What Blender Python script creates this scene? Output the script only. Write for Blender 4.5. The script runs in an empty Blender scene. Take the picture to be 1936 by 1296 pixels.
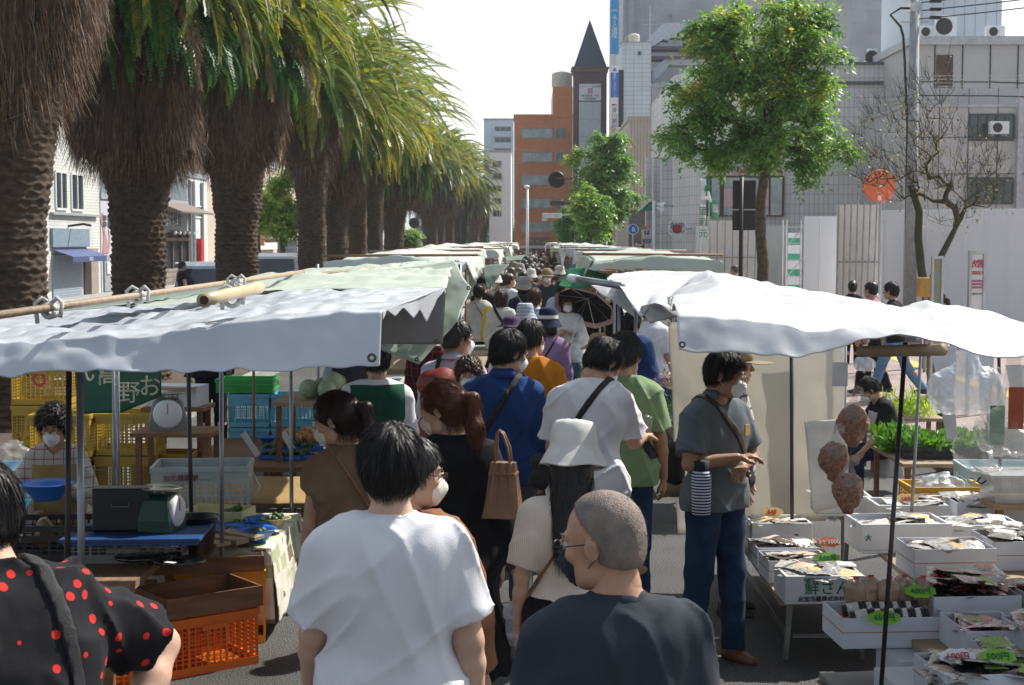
import bpy,math,random
import numpy as np
from mathutils import Vector,Matrix
R=math.radians;PI=math.pi
rnd=random.Random(7)
nr=np.random.RandomState(11)
scene=bpy.context.scene
COL=scene.collection

# ---------------- camera, world, sun, exposure ----------------
CAMZ=2.3;FPX=2871.0
YAW=math.atan((1005-968)/FPX);PITCH=math.atan((648-455)/FPX)
cam=bpy.data.objects.new('camera',bpy.data.cameras.new('camera'));COL.objects.link(cam)
cam.location=(0,0,CAMZ);cam.rotation_euler=(PI/2-PITCH,0,YAW)
cam.data.sensor_width=23.6;cam.data.lens=FPX/1936*23.6
cam.data.clip_start=0.1;cam.data.clip_end=3000
cam.data.dof.use_dof=True;cam.data.dof.focus_distance=8.5;cam.data.dof.aperture_fstop=8.0
scene.camera=cam
SUN_EL,SUN_AZ=R(47),R(52)# azimuth measured from +Y towards +X
world=bpy.data.worlds.new('World');scene.world=world;world.use_nodes=True
wn=world.node_tree;bgn=wn.nodes['Background']
sky=wn.nodes.new('ShaderNodeTexSky');sky.sky_type='NISHITA';sky.sun_disc=False
sky.sun_elevation=SUN_EL;sky.sun_rotation=SUN_AZ;sky.dust_density=1.0;sky.air_density=1.0;sky.ozone_density=1.2
smx=wn.nodes.new('ShaderNodeMixRGB');smx.inputs[2].default_value=(10.6,10.7,10.9,1)
wtc=wn.nodes.new('ShaderNodeTexCoord');wdp=wn.nodes.new('ShaderNodeVectorMath');wdp.operation='DOT_PRODUCT';wdp.inputs[1].default_value=(0.35,0.93,0.0)
wmr=wn.nodes.new('ShaderNodeMapRange');wmr.interpolation_type='SMOOTHSTEP';wmr.inputs[1].default_value=-0.1;wmr.inputs[2].default_value=0.75;wmr.inputs[3].default_value=0.22;wmr.inputs[4].default_value=0.85
wn.links.new(wtc.outputs['Generated'],wdp.inputs[0]);wn.links.new(wdp.outputs['Value'],wmr.inputs[0]);wn.links.new(wmr.outputs[0],smx.inputs[0])# white added to the sky, strongest ahead so the fill behind stays weak
wn.links.new(sky.outputs[0],smx.inputs[1]);wn.links.new(smx.outputs[0],bgn.inputs[0]);bgn.inputs[1].default_value=0.086
sl=bpy.data.lights.new('sun','SUN');sl.energy=5.0;sl.angle=R(0.55);sl.color=(1.0,0.95,0.87)
so=bpy.data.objects.new('sun',sl);COL.objects.link(so)
sdir=Vector((math.sin(SUN_AZ)*math.cos(SUN_EL),math.cos(SUN_AZ)*math.cos(SUN_EL),math.sin(SUN_EL)))
so.rotation_euler=sdir.to_track_quat('Z','Y').to_euler();so.location=(10,10,30)
scene.view_settings.view_transform='Standard';scene.view_settings.look='None'
scene.view_settings.exposure=0.58;scene.view_settings.gamma=1.0
try:
    scene.cycles.use_adaptive_sampling=True;scene.cycles.adaptive_threshold=0.02
    scene.cycles.max_bounces=6;scene.cycles.transparent_max_bounces=12;scene.cycles.use_denoising=True
    scene.cycles.sample_clamp_indirect=6
except Exception:pass

_F=Vector((-math.sin(YAW)*math.cos(PITCH),math.cos(YAW)*math.cos(PITCH),-math.sin(PITCH)))
_Rt=Vector((math.cos(YAW),math.sin(YAW),0));_U=_Rt.cross(_F)
def ray(px,py):return _F*FPX+_Rt*(px-968)+_U*(648-py)
def at(px,py,Y):# point seen at photo pixel px,py standing Y metres down the street
    d=ray(px,py);return Vector((0,0,CAMZ))+d*(Y/d.y)
def gz(px,py,z=0.0):# point seen at px,py at height z
    d=ray(px,py);return Vector((0,0,CAMZ))+d*((z-CAMZ)/d.z)

# ---------------- object helpers ----------------
def tag(o,label=None,cat=None,group=None,kind=None):
    if label:o['label']=label
    if cat:o['category']=cat
    if group:o['group']=group
    if kind:o['kind']=kind
    return o
def empty(name,loc=(0,0,0),rz=0.0,label=None,cat=None,group=None):
    o=bpy.data.objects.new(name,None);COL.objects.link(o)
    o.empty_display_size=0.1;o.location=loc;o.rotation_euler=(0,0,rz)
    return tag(o,label,cat,group)
def link(name,me,m=None,parent=None,smooth=False):
    o=bpy.data.objects.new(name,me);COL.objects.link(o)
    if m is not None:
        for q in(m if isinstance(m,(list,tuple))else[m]):me.materials.append(q)
    if parent is not None:o.parent=parent
    if smooth and len(me.polygons):me.polygons.foreach_set('use_smooth',[True]*len(me.polygons))
    return o
def copy_tree(o,parent=None):
    c=o.copy();COL.objects.link(c);c.parent=parent
    for ch in o.children:copy_tree(ch,c)
    return c

class MB:
    """collects quads / tris for ONE mesh"""
    def __init__(s):s.v=[];s.f=[];s.mi=[];s.cur=0;s.uv=None
    def add(s,vs,fs):
        b=len(s.v);s.v+=[tuple(p)for p in vs]
        for f in fs:s.f.append(tuple(i+b for i in f));s.mi.append(s.cur)
    def box(s,x0,x1,y0,y1,z0,z1,M=None):
        vs=[Vector((x,y,z))for z in(z0,z1)for y in(y0,y1)for x in(x0,x1)]
        if M is not None:vs=[M @ p for p in vs]
        s.add(vs,[(0,2,3,1),(4,5,7,6),(0,1,5,4),(2,6,7,3),(0,4,6,2),(1,3,7,5)]);return s
    def cbox(s,c,sx,sy,sz,rz=0.0,M=None):
        T=Matrix.Translation(c)@ Matrix.Rotation(rz,4,'Z')
        if M is not None:T=M @ T
        return s.box(-sx/2,sx/2,-sy/2,sy/2,-sz/2,sz/2,T)
    def tube(s,pts,r,n=8,cap=True):
        pts=[Vector(p)for p in pts];rs=r if isinstance(r,(list,tuple))else[r]*len(pts)
        vs=[];up=Vector((0,0,1));prev=None
        for i,p in enumerate(pts):
            t=(pts[min(i+1,len(pts)-1)]-pts[max(i-1,0)])
            t=t.normalized()if t.length>1e-9 else Vector((0,0,1))
            if prev is None:
                a=t.cross(up)
                if a.length<1e-3:a=t.cross(Vector((0,1,0)))
            else:a=prev-t*prev.dot(t)
            if a.length<1e-6:a=t.orthogonal()
            a.normalize();prev=a;b=t.cross(a)
            for k in range(n):
                w=2*PI*k/n;vs.append(p+(a*math.cos(w)+b*math.sin(w))*rs[i])
        fs=[(i*n+k,i*n+(k+1)%n,(i+1)*n+(k+1)%n,(i+1)*n+k)for i in range(len(pts)-1)for k in range(n)]
        if cap:fs+=[tuple(range(n-1,-1,-1)),tuple(range((len(pts)-1)*n,len(pts)*n))]
        s.add(vs,fs);return s
    def lathe(s,prof,c=(0,0,0),n=20,M=None,sy=1.0):
        vs=[];c=Vector(c)
        for(r,z)in prof:
            for k in range(n):
                w=2*PI*k/n;p=Vector((r*math.cos(w),r*sy*math.sin(w),z))
                vs.append((M @ p if M is not None else p)+c)
        fs=[(i*n+k,i*n+(k+1)%n,(i+1)*n+(k+1)%n,(i+1)*n+k)for i in range(len(prof)-1)for k in range(n)]
        s.add(vs,fs);return s
    def ball(s,c,rx,ry=None,rz=None,n=10,m=6,M=None):
        ry=rx if ry is None else ry;rz=rx if rz is None else rz;c=Vector(c);vs=[]
        for i in range(m+1):
            t=PI*i/m
            for k in range(n):
                w=2*PI*k/n
                p=Vector((rx*math.sin(t)*math.cos(w),ry*math.sin(t)*math.sin(w),rz*math.cos(t)))
                vs.append((M @ p if M is not None else p)+c)
        s.add(vs,[(i*n+k,(i+1)*n+k,(i+1)*n+(k+1)%n,i*n+(k+1)%n)for i in range(m)for k in range(n)]);return s
    def poly(s,pts,th,M=None):
        """extrude a 2D outline (x,z) by th along y"""
        n=len(pts);vs=[Vector((x,0,z))for x,z in pts]+[Vector((x,th,z))for x,z in pts]
        if M is not None:vs=[M @ p for p in vs]
        s.add(vs,[tuple(range(n)),tuple(range(2*n-1,n-1,-1))]+[(i,i+n,(i+1)%n+n,(i+1)%n)for i in range(n)]);return s
    def mesh(s,name='mesh'):
        me=bpy.data.meshes.new(name);me.from_pydata(s.v,[],s.f)
        if s.cur or any(s.mi):me.polygons.foreach_set('material_index',s.mi)
        me.update();return me
    def obj(s,name,m=None,parent=None,smooth=False,bevel=0.0):
        o=link(name,s.mesh(name),m,parent,smooth)
        if bevel:
            b=o.modifiers.new('bevel','BEVEL');b.width=bevel;b.segments=2;b.limit_method='ANGLE'
        return o
def npmesh(name,V,F,mi=None):
    """fast mesh from numpy arrays, F (n,k)"""
    me=bpy.data.meshes.new(name);V=np.asarray(V,np.float32);F=np.asarray(F,np.int32)
    me.vertices.add(len(V));me.vertices.foreach_set('co',V.ravel())
    k=F.shape[1];me.loops.add(F.size);me.loops.foreach_set('vertex_index',F.ravel())
    me.polygons.add(len(F));me.polygons.foreach_set('loop_start',np.arange(0,F.size,k,dtype=np.int32))
    try:me.polygons.foreach_set('loop_total',np.full(len(F),k,np.int32))
    except Exception:pass
    if mi is not None:me.polygons.foreach_set('material_index',np.asarray(mi,np.int32))
    me.update(calc_edges=True);return me

# ---------------- materials ----------------
_mats={}
def mat(name,col,rough=0.7,var=0.12,vs=6.0,bump=0.0,bs=60.0,metal=0.0,spec=0.5,alpha=1.0,trans=0.0,subs=0.0,col2=None,emit=0.0,sheen=0.0,stretch=None):
    if name in _mats:return _mats[name]
    m=bpy.data.materials.new(name);_mats[name]=m;m.use_nodes=True
    nt=m.node_tree;N=nt.nodes;L=nt.links;b=N['Principled BSDF']
    b.inputs['Roughness'].default_value=rough;b.inputs['Metallic'].default_value=metal
    b.inputs['Specular IOR Level'].default_value=spec;b.inputs['Alpha'].default_value=alpha
    if trans:b.inputs['Transmission Weight'].default_value=trans
    if subs:
        b.inputs['Subsurface Weight'].default_value=subs;b.inputs['Subsurface Scale'].default_value=0.006
        b.inputs['Subsurface Radius'].default_value=(1.0,0.35,0.2)
    if sheen:b.inputs['Sheen Weight'].default_value=sheen
    if emit:
        b.inputs['Emission Color'].default_value=(*col,1);b.inputs['Emission Strength'].default_value=emit
    tc=N.new('ShaderNodeTexCoord');mp=N.new('ShaderNodeMapping');L.new(tc.outputs['Object'],mp.inputs[0])
    if stretch:mp.inputs['Scale'].default_value=stretch
    no=N.new('ShaderNodeTexNoise');no.inputs['Scale'].default_value=vs;no.inputs['Detail'].default_value=5
    L.new(mp.outputs[0],no.inputs['Vector'])
    cr=N.new('ShaderNodeValToRGB');c2=col2 or tuple(c*(1-2.2*var)for c in col)
    cr.color_ramp.elements[0].position=0.3;cr.color_ramp.elements[1].position=0.7
    cr.color_ramp.elements[0].color=(*[max(0,c)for c in c2],1);cr.color_ramp.elements[1].color=(*[min(1,c*(1+var*0.5))for c in col],1)
    L.new(no.outputs[0],cr.inputs[0]);L.new(cr.outputs[0],b.inputs['Base Color'])
    if bump:
        n2=N.new('ShaderNodeTexNoise');n2.inputs['Scale'].default_value=bs;n2.inputs['Detail'].default_value=3
        L.new(mp.outputs[0],n2.inputs['Vector']);bp=N.new('ShaderNodeBump');bp.inputs['Strength'].default_value=bump;bp.inputs['Distance'].default_value=0.01
        L.new(n2.outputs[0],bp.inputs['Height']);L.new(bp.outputs[0],b.inputs['Normal'])
    return m
def nodes(m):
    nt=m.node_tree;return nt,nt.nodes,nt.links,nt.nodes['Principled BSDF']
def leafmat(name,col,col2,tr=0.45,rough=0.45):
    if name in _mats:return _mats[name]
    m=mat(name,col,rough=rough,col2=col2,vs=1.3);nt,N,L,b=nodes(m)
    t=N.new('ShaderNodeBsdfTranslucent');mx=N.new('ShaderNodeMixShader');mx.inputs[0].default_value=tr
    cr=[n for n in N if n.type=='VALTORGB'][0]
    cr.color_ramp.elements[0].position=0.38;cr.color_ramp.elements[1].position=0.62
    g=N.new('ShaderNodeMixRGB');g.blend_type='MULTIPLY';g.inputs[0].default_value=1;g.inputs[2].default_value=(1.5,1.35,0.6,1)
    L.new(cr.outputs[0],g.inputs[1]);L.new(g.outputs[0],t.inputs[0])
    out=[n for n in N if n.type=='OUTPUT_MATERIAL'][0]
    L.new(b.outputs[0],mx.inputs[1]);L.new(t.outputs[0],mx.inputs[2]);L.new(mx.outputs[0],out.inputs[0]);return m
def brickmat(name,col,mortar,bw,bh,ms=0.01,rough=0.6,axes='XZ',var=0.08,off=0.5,flat=False,bump=0.4):
    """tiles / bricks laid in metres on vertical (XZ, YZ) or flat (XY) surfaces"""
    if name in _mats:return _mats[name]
    m=mat(name,col,rough);nt,N,L,b=nodes(m)
    tc=N.new('ShaderNodeTexCoord');sp=N.new('ShaderNodeSeparateXYZ');cb=N.new('ShaderNodeCombineXYZ');L.new(tc.outputs['Object'],sp.inputs[0])
    if axes=='WALL':
        ad=N.new('ShaderNodeMath');ad.operation='ADD';L.new(sp.outputs[0],ad.inputs[0]);L.new(sp.outputs[1],ad.inputs[1]);L.new(ad.outputs[0],cb.inputs[0]);L.new(sp.outputs[2],cb.inputs[1])
    else:
        ix={'X':0,'Y':1,'Z':2};L.new(sp.outputs[ix[axes[0]]],cb.inputs[0]);L.new(sp.outputs[ix[axes[1]]],cb.inputs[1])
    bt=N.new('ShaderNodeTexBrick');L.new(cb.outputs[0],bt.inputs['Vector'])
    bt.inputs['Scale'].default_value=1;bt.inputs['Brick Width'].default_value=bw;bt.inputs['Row Height'].default_value=bh
    bt.inputs['Mortar Size'].default_value=ms;bt.inputs['Mortar Smooth'].default_value=0.1;bt.offset=off
    bt.inputs['Color1'].default_value=(*col,1);bt.inputs['Color2'].default_value=(*[c*(1-var*2)for c in col],1);bt.inputs['Mortar'].default_value=(*mortar,1)
    cr=[n for n in N if n.type=='VALTORGB'][0];cr.color_ramp.elements[0].color=(0.78,0.78,0.78,1);cr.color_ramp.elements[1].color=(1,1,1,1)
    [n for n in N if n.type=='TEX_NOISE'][0].inputs['Scale'].default_value=0.4
    mx=N.new('ShaderNodeMixRGB');mx.blend_type='MULTIPLY';mx.inputs[0].default_value=1
    L.new(bt.outputs[0],mx.inputs[1]);L.new(cr.outputs[0],mx.inputs[2]);L.new(mx.outputs[0],b.inputs['Base Color'])
    bp=N.new('ShaderNodeBump');bp.invert=True;bp.inputs['Strength'].default_value=bump;bp.inputs['Distance'].default_value=0.01
    L.new(bt.outputs['Fac'],bp.inputs['Height']);L.new(bp.outputs[0],b.inputs['Normal']);return m

def text(name,s,loc,size,m,rz=0.0,parent=None,vertical=False,ext=0.003,rx=PI/2,ax='CENTER',sx=1.0,space=1.05):
    """lettering built as a mesh standing on a surface, facing -Y when rz=0"""
    cu=bpy.data.curves.new(name,'FONT');cu.body='\n'.join(s)if vertical else s
    cu.size=size;cu.extrude=ext;cu.align_x=ax;cu.align_y='CENTER';cu.space_line=space;cu.resolution_u=2
    o=bpy.data.objects.new(name,cu);COL.objects.link(o)
    dg=bpy.context.evaluated_depsgraph_get();me=bpy.data.meshes.new_from_object(o.evaluated_get(dg))
    bpy.data.objects.remove(o);bpy.data.curves.remove(cu)
    t=link(name,me,m,parent);t.location=loc;t.rotation_euler=(rx,0,rz);t.scale=(sx,1,1)
    return t

# ---------------- numpy noise + surface nets ----------------
_LAT=nr.rand(32,32,32).astype(np.float32)
def vnoise(P,sc,seed=0):
    q=P*sc+seed*7.31+100.0
    i=np.floor(q).astype(np.int32);f=(q-i).astype(np.float32);f=f*f*(3-2*f)
    a=i%32;c=(i+1)%32
    x0,y0,z0=a[...,0],a[...,1],a[...,2];x1,y1,z1=c[...,0],c[...,1],c[...,2]
    fx,fy,fz=f[...,0],f[...,1],f[...,2]
    def mixz(x,y):return _LAT[x,y,z0]*(1-fz)+_LAT[x,y,z1]*fz
    return((mixz(x0,y0)*(1-fx)+mixz(x1,y0)*fx)*(1-fy)+(mixz(x0,y1)*(1-fx)+mixz(x1,y1)*fx)*fy)*2-1
def surfnets(D,org,h):
    """D: scalar grid, surface where D=0 (inside negative) -> verts, quads"""
    S=D<0;nx,ny,nz=D.shape
    acc=np.zeros((nx-1,ny-1,nz-1,3),np.float32);cnt=np.zeros((nx-1,ny-1,nz-1),np.float32)
    offs=[(i,j,k)for i in(0,1)for j in(0,1)for k in(0,1)]
    def cor(o):return D[o[0]:nx-1+o[0],o[1]:ny-1+o[1],o[2]:nz-1+o[2]],S[o[0]:nx-1+o[0],o[1]:ny-1+o[1],o[2]:nz-1+o[2]]
    cs={o:cor(o)for o in offs}
    anyS=np.zeros(cnt.shape,bool);allS=np.ones(cnt.shape,bool)
    for o in offs:anyS|=cs[o][1];allS&=cs[o][1]
    act=anyS&~allS;idx=np.argwhere(act)
    if len(idx)==0:return np.zeros((0,3)),np.zeros((0,4),int)
    A={o:cs[o][0][act]for o in offs}
    acc=np.zeros((len(idx),3),np.float32);cnt=np.zeros(len(idx),np.float32)
    for o in offs:
        for ax in range(3):
            if o[ax]:continue
            p=list(o);p[ax]=1;p=tuple(p);d0,d1=A[o],A[p];cr=(d0<0)!=(d1<0)
            t=np.where(cr,d0/np.where(cr,d0-d1,1),0)
            pt=np.tile(np.array(o,np.float32),(len(idx),1));pt[:,ax]=t
            acc+=pt*cr[:,None];cnt+=cr
    V=(idx+acc/cnt[:,None])*h+np.asarray(org)
    vid=-np.ones(act.shape,np.int64);vid[act]=np.arange(len(idx))
    Q=[]
    for ax in range(3):
        sl0=[slice(None)]*3;sl1=[slice(None)]*3;sl0[ax]=slice(0,-1);sl1[ax]=slice(1,None)
        cr=S[tuple(sl0)]!=S[tuple(sl1)];e=np.argwhere(cr)
        u,w=[(1,2),(2,0),(0,1)][ax]
        ok=(e[:,u]>0)&(e[:,w]>0)&(e[:,u]<act.shape[u])&(e[:,w]<act.shape[w]);e=e[ok]
        if not len(e):continue
        def g(du,dw):
            q=e.copy();q[:,u]-=du;q[:,w]-=dw;return vid[q[:,0],q[:,1],q[:,2]]
        quad=np.stack([g(1,1),g(0,1),g(0,0),g(1,0)],1)
        flip=~S[e[:,0],e[:,1],e[:,2]];quad[flip]=quad[flip][:,::-1]
        Q.append(quad[(quad>=0).all(1)])
    return V,np.concatenate(Q)if Q else np.zeros((0,4),int)
def ribbons(P,D,Ln,W,segs=3,droop=0.0,rs=None):
    """tapered flat strips from points P along directions D"""
    n=len(P);rs=rs or nr;side=np.cross(D,rs.randn(n,3));side/=np.linalg.norm(side,axis=1)[:,None]+1e-9
    V=[];
    for k in range(segs+1):
        t=k/segs;c=P+D*(Ln*t)[:,None];c[:,2]-=droop*Ln*t*t
        w=(W*(1-0.75*t))[:,None];V+=[c-side*w,c+side*w]
    V=np.stack(V,1).reshape(-1,3);m=2*(segs+1);b=(np.arange(n)*m)[:,None]
    F=np.concatenate([np.concatenate([b+2*k,b+2*k+1,b+2*k+3,b+2*k+2],1)for k in range(segs)])
    return V,F
# ---------------- ground ----------------
def asphalt():
    m=mat('asphalt',(0.078,0.078,0.079),0.85,var=0.2,vs=0.9,spec=0.3);nt,N,L,b=nodes(m)
    tc=N['Texture Coordinate'];cr=[n for n in N if n.type=='VALTORGB'][0]
    v=N.new('ShaderNodeTexVoronoi');v.inputs['Scale'].default_value=85;L.new(tc.outputs['Object'],v.inputs['Vector'])
    v2=N.new('ShaderNodeTexNoise');v2.inputs['Scale'].default_value=130;v2.inputs['Detail'].default_value=2;L.new(tc.outputs['Object'],v2.inputs['Vector'])
    r2=N.new('ShaderNodeValToRGB');r2.color_ramp.elements[0].position=0.42;r2.color_ramp.elements[1].position=0.62
    r2.color_ramp.elements[0].color=(0.35,0.35,0.36,1);r2.color_ramp.elements[1].color=(2.3,2.3,2.2,1)
    L.new(v2.outputs[0],r2.inputs[0]);mx=N.new('ShaderNodeMixRGB');mx.blend_type='MULTIPLY';mx.inputs[0].default_value=1
    L.new(cr.outputs[0],mx.inputs[1]);L.new(r2.outputs[0],mx.inputs[2]);L.new(mx.outputs[0],b.inputs['Base Color'])
    bp=N.new('ShaderNodeBump');bp.inputs['Strength'].default_value=0.7;bp.inputs['Distance'].default_value=0.008
    L.new(v.outputs['Distance'],bp.inputs['Height']);L.new(bp.outputs[0],b.inputs['Normal']);return m
tag(MB().box(-500,500,-30,900,-0.3,0).obj('ground',asphalt()),kind='structure')
pv=brickmat('pavers',(0.36,0.27,0.24),(0.16,0.13,0.12),0.3,0.15,0.008,axes='XY',var=0.12)
tag(MB().box(4.3,60,4,260,0.004,0.12).obj('pavement',pv),kind='structure')
tag(MB().box(4.15,4.297,4,260,0.004,0.135).obj('kerb',mat('kerb_stone',(0.33,0.32,0.3),0.8)),kind='structure')
tl=mat('tactile_yellow',(0.62,0.45,0.08),0.7)
tag(MB().box(6.6,6.9,4,260,0.1205,0.127).obj('tactile_path',tl),kind='structure')
tag(MB().box(-60,-15.2,-10,300,0.004,0.12).obj('pavement',mat('pave_grey',(0.34,0.33,0.32),0.85)),kind='structure')
mb=MB()
for y in range(12,240,9):mb.box(-10.3,-10.15,y,y+4.5,0.002,0.006)
for x in(-3.0,):mb.box(x,x+0.12,3,240,0.002,0.006)
tag(mb.obj('road_marking',mat('road_paint',(0.7,0.7,0.68),0.7,var=0.2)),kind='structure')
tag(MB().box(-7.3,-4.4,10,210,0.002,0.18).obj('median_kerb',mat('kerb_stone',(0.33,0.32,0.3),0.8)),kind='structure')
tag(MB().box(-7.15,-4.55,10.2,209,0.184,0.2).obj('median_soil',mat('soil',(0.07,0.05,0.035),0.95)),kind='structure')

# ---------------- palms ----------------
M_TR=mat('palm_bark',(0.080,0.053,0.035),0.92,var=0.3,vs=9,bump=0.9,bs=45,stretch=(1,1,2.5))
M_RT=mat('palm_root',(0.075,0.045,0.03),0.9,var=0.35,vs=5,bump=0.9,bs=60,stretch=(3,3,0.35))
M_RH=mat('root_hair',(0.25,0.145,0.085),0.7,col2=(0.07,0.04,0.024),vs=9,spec=0.25)
M_RG=mat('root_hair_grey',(0.26,0.21,0.17),0.7,col2=(0.12,0.09,0.07),vs=9,spec=0.25)
M_FERN=leafmat('fern',(0.06,0.18,0.05),(0.025,0.09,0.03),0.38)
M_FR1=leafmat('frond_green',(0.19,0.27,0.07),(0.08,0.15,0.045),0.45,0.32)
M_FR2=leafmat('frond_yellow',(0.42,0.36,0.05),(0.22,0.24,0.04),0.5,0.35)
M_FR3=mat('frond_dry',(0.27,0.17,0.10),0.8,col2=(0.13,0.08,0.05),vs=5)
M_RC=mat('frond_rib',(0.30,0.30,0.10),0.5)
def frond(rs,az,e0,L,sag,nl=80,yel=0.0,dry=False,lw=0.019,twist=0.0):
    """one pinnate frond from the origin -> V, F, mi"""
    n=22;t=np.linspace(0,1,n);e=e0-sag*t**1.35
    ds=L/(n-1);h=np.concatenate([[0],np.cumsum(np.cos((e[1:]+e[:-1])/2)*ds)]);z=np.concatenate([[0],np.cumsum(np.sin((e[1:]+e[:-1])/2)*ds)])
    side=np.cumsum(rs.randn(n)*0.004)+twist*t**2*L
    ca,sa=math.cos(az),math.sin(az)
    P=np.stack([h*ca-side*sa,h*sa+side*ca,z],1)
    T=np.gradient(P,axis=0);T/=np.linalg.norm(T,axis=1)[:,None]
    S=np.tile(np.array([-sa,ca,0.0]),(n,1));U=np.cross(S,T)*-1;U[U[:,2]<0]*=1
    V=[];F=[];mi=[]
    tl=np.linspace(0.16,0.995,nl)
    for sgn in(-1,1):
        tt=tl+rs.rand(nl)*0.006;fi=np.clip(tt,0,1)*(n-1);i0=np.clip(fi.astype(int),0,n-2);fr=(fi-i0)[:,None]
        B=P[i0]*(1-fr)+P[i0+1]*fr;Tt=T[i0];St=S[i0]*sgn;Ut=np.cross(Tt,S[i0])
        Ut[Ut[:,2]<0]*=-1
        ln=(0.10+0.27*np.sin(np.clip(tt*1.12,0,1)*PI)**0.7)*(L/3.6)*(0.85+0.3*rs.rand(nl))
        sw=0.42+0.60*tt                      # leaflets sweep forward near the tip
        lift=(0.45+0.15*rs.rand(nl))*(0.3 if dry else 1)
        D=St*np.cos(sw)[:,None]+Tt*np.sin(sw)[:,None]+Ut*lift[:,None]*np.cos(sw)[:,None]+rs.randn(nl,3)*(0.16 if dry else 0.035)
        D/=np.linalg.norm(D,axis=1)[:,None]
        W=np.cross(D,Ut);W/=np.linalg.norm(W,axis=1)[:,None]+1e-9;W=W*lw
        mid=B+D*(ln*0.4)[:,None];tip=B+D*ln[:,None];tip[:,2]-=ln*(0.16+(0.35 if dry else 0.1)*rs.rand(nl));
        q=np.stack([B,mid-W,tip,mid+W],1).reshape(-1,3);b0=sum(len(v)for v in V)
        F.append(np.arange(nl*4).reshape(-1,4)+b0);V.append(q)
        y=(rs.rand(nl)<yel*(0.4+1.1*tt));mi.append(np.where(y,1,0)if not dry else np.full(nl,2))
    rr=np.linspace(0.034,0.008,n)[:,None]*(L/3.6);b0=sum(len(v)for v in V)
    Un=np.cross(T,S);ring=[P+S*rr,P+Un*rr*0.6,P-S*rr,P-Un*rr*0.6]
    V.append(np.stack(ring,1).reshape(-1,3));i=np.arange(n-1)[:,None]*4
    for k in range(4):
        F.append(np.concatenate([i+k,i+(k+1)%4,i+(k+1)%4+4,i+k+4],1)+b0);mi.append(np.full(n-1,3 if not dry else 2))
    return np.concatenate(V),np.concatenate(F),np.concatenate(mi)
def merge(parts):
    V=[];F=[];Mi=[];b=0
    for v,f,m in parts:V.append(v);F.append(f+b);Mi.append(m);b+=len(v)
    return np.concatenate(V),np.concatenate(F),np.concatenate(Mi)
def crown_mesh(seed,nf=118,nl=110,L=3.6,yel=0.22):
    rs=np.random.RandomState(seed);ps=[]
    for i in range(nf):
        u=(i+0.5)/nf;az=i*2.39996+rs.randn()*0.15
        e0=R(86-122*u**0.9)+rs.randn()*0.08;Li=L*(0.72+0.28*math.sin(PI*min(1,u*1.15)))*(0.93+0.14*rs.rand())
        sag=R(62+42*rs.rand())*(1.0 if e0>0 else 0.75)
        v,f,m=frond(rs,az,e0,Li,sag,nl,yel*(0.25+2.2*u)if rs.rand()<0.6 else 0.03,twist=rs.randn()*0.05)
        v=v+np.array([math.cos(az)*0.22,math.sin(az)*0.22,0.55-0.9*u]);ps.append((v,f,m))
    return npmesh('crown',*merge(ps))
CROWNS=[]
for s_ in(3,8,21):
    me=crown_mesh(s_)
    for q in(M_FR1,M_FR2,M_FR3,M_RC):me.materials.append(q)
    CROWNS.append(me)
def dead_mesh(seed,k=4):
    rs=np.random.RandomState(seed);ps=[]
    for i in range(k):
        az=rs.rand()*6.28;v,f,m=frond(rs,az,R(-38-15*rs.rand()),2.4+0.6*rs.rand(),R(38),60,dry=True,lw=0.014)
        ps.append((v+np.array([math.cos(az)*0.4,math.sin(az)*0.4,-0.4]),f,m))
    me=npmesh('dead_frond',*merge(ps))
    for q in(M_FR1,M_FR2,M_FR3,M_RC):me.materials.append(q)
    return me
def revolve(prof,nth,dz,disp):
    zs=np.arange(prof[0][1],prof[-1][1]+dz*0.5,dz);rr=np.interp(zs,[p[1]for p in prof],[p[0]for p in prof])
    th=np.linspace(0,2*PI,nth,endpoint=False);TH,Z=np.meshgrid(th,zs);Rr=np.repeat(rr[:,None],nth,1);Rr=Rr+disp(TH,Z,Rr)
    V=np.stack([Rr*np.cos(TH),Rr*np.sin(TH),Z],-1).reshape(-1,3);n=len(zs)
    i,k=np.meshgrid(np.arange(n-1),np.arange(nth),indexing='ij');a=i*nth+k;b_=i*nth+(k+1)%nth
    return V,np.stack([a,b_,b_+nth,a+nth],-1).reshape(-1,4)
def scar(TH,Z,Rr,rows=0.085,k=17,amp=0.045,seed=0):
    v=Z/rows;row=np.floor(v);fv=v-row;u=TH*k/(2*PI)+0.5*(row%2)+0.13*row;cell=np.floor(u);fu=u-cell-0.5
    ph=0.5*(1-np.abs(fu)*2)# diamond: the lip bows down at its middle
    s_=(fv+ph)%1.0
    rn=np.sin(cell*12.9898+row*78.233+seed)*43758.5453;rn=rn-np.floor(rn)
    P=np.stack([np.cos(TH)*0.5,np.sin(TH)*0.5,Z],-1)
    return amp*(s_**1.6)*(0.5+0.8*rn)+0.03*vnoise(P,3.0,seed)+0.012*vnoise(P,17,seed+1)-amp*0.5
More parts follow.
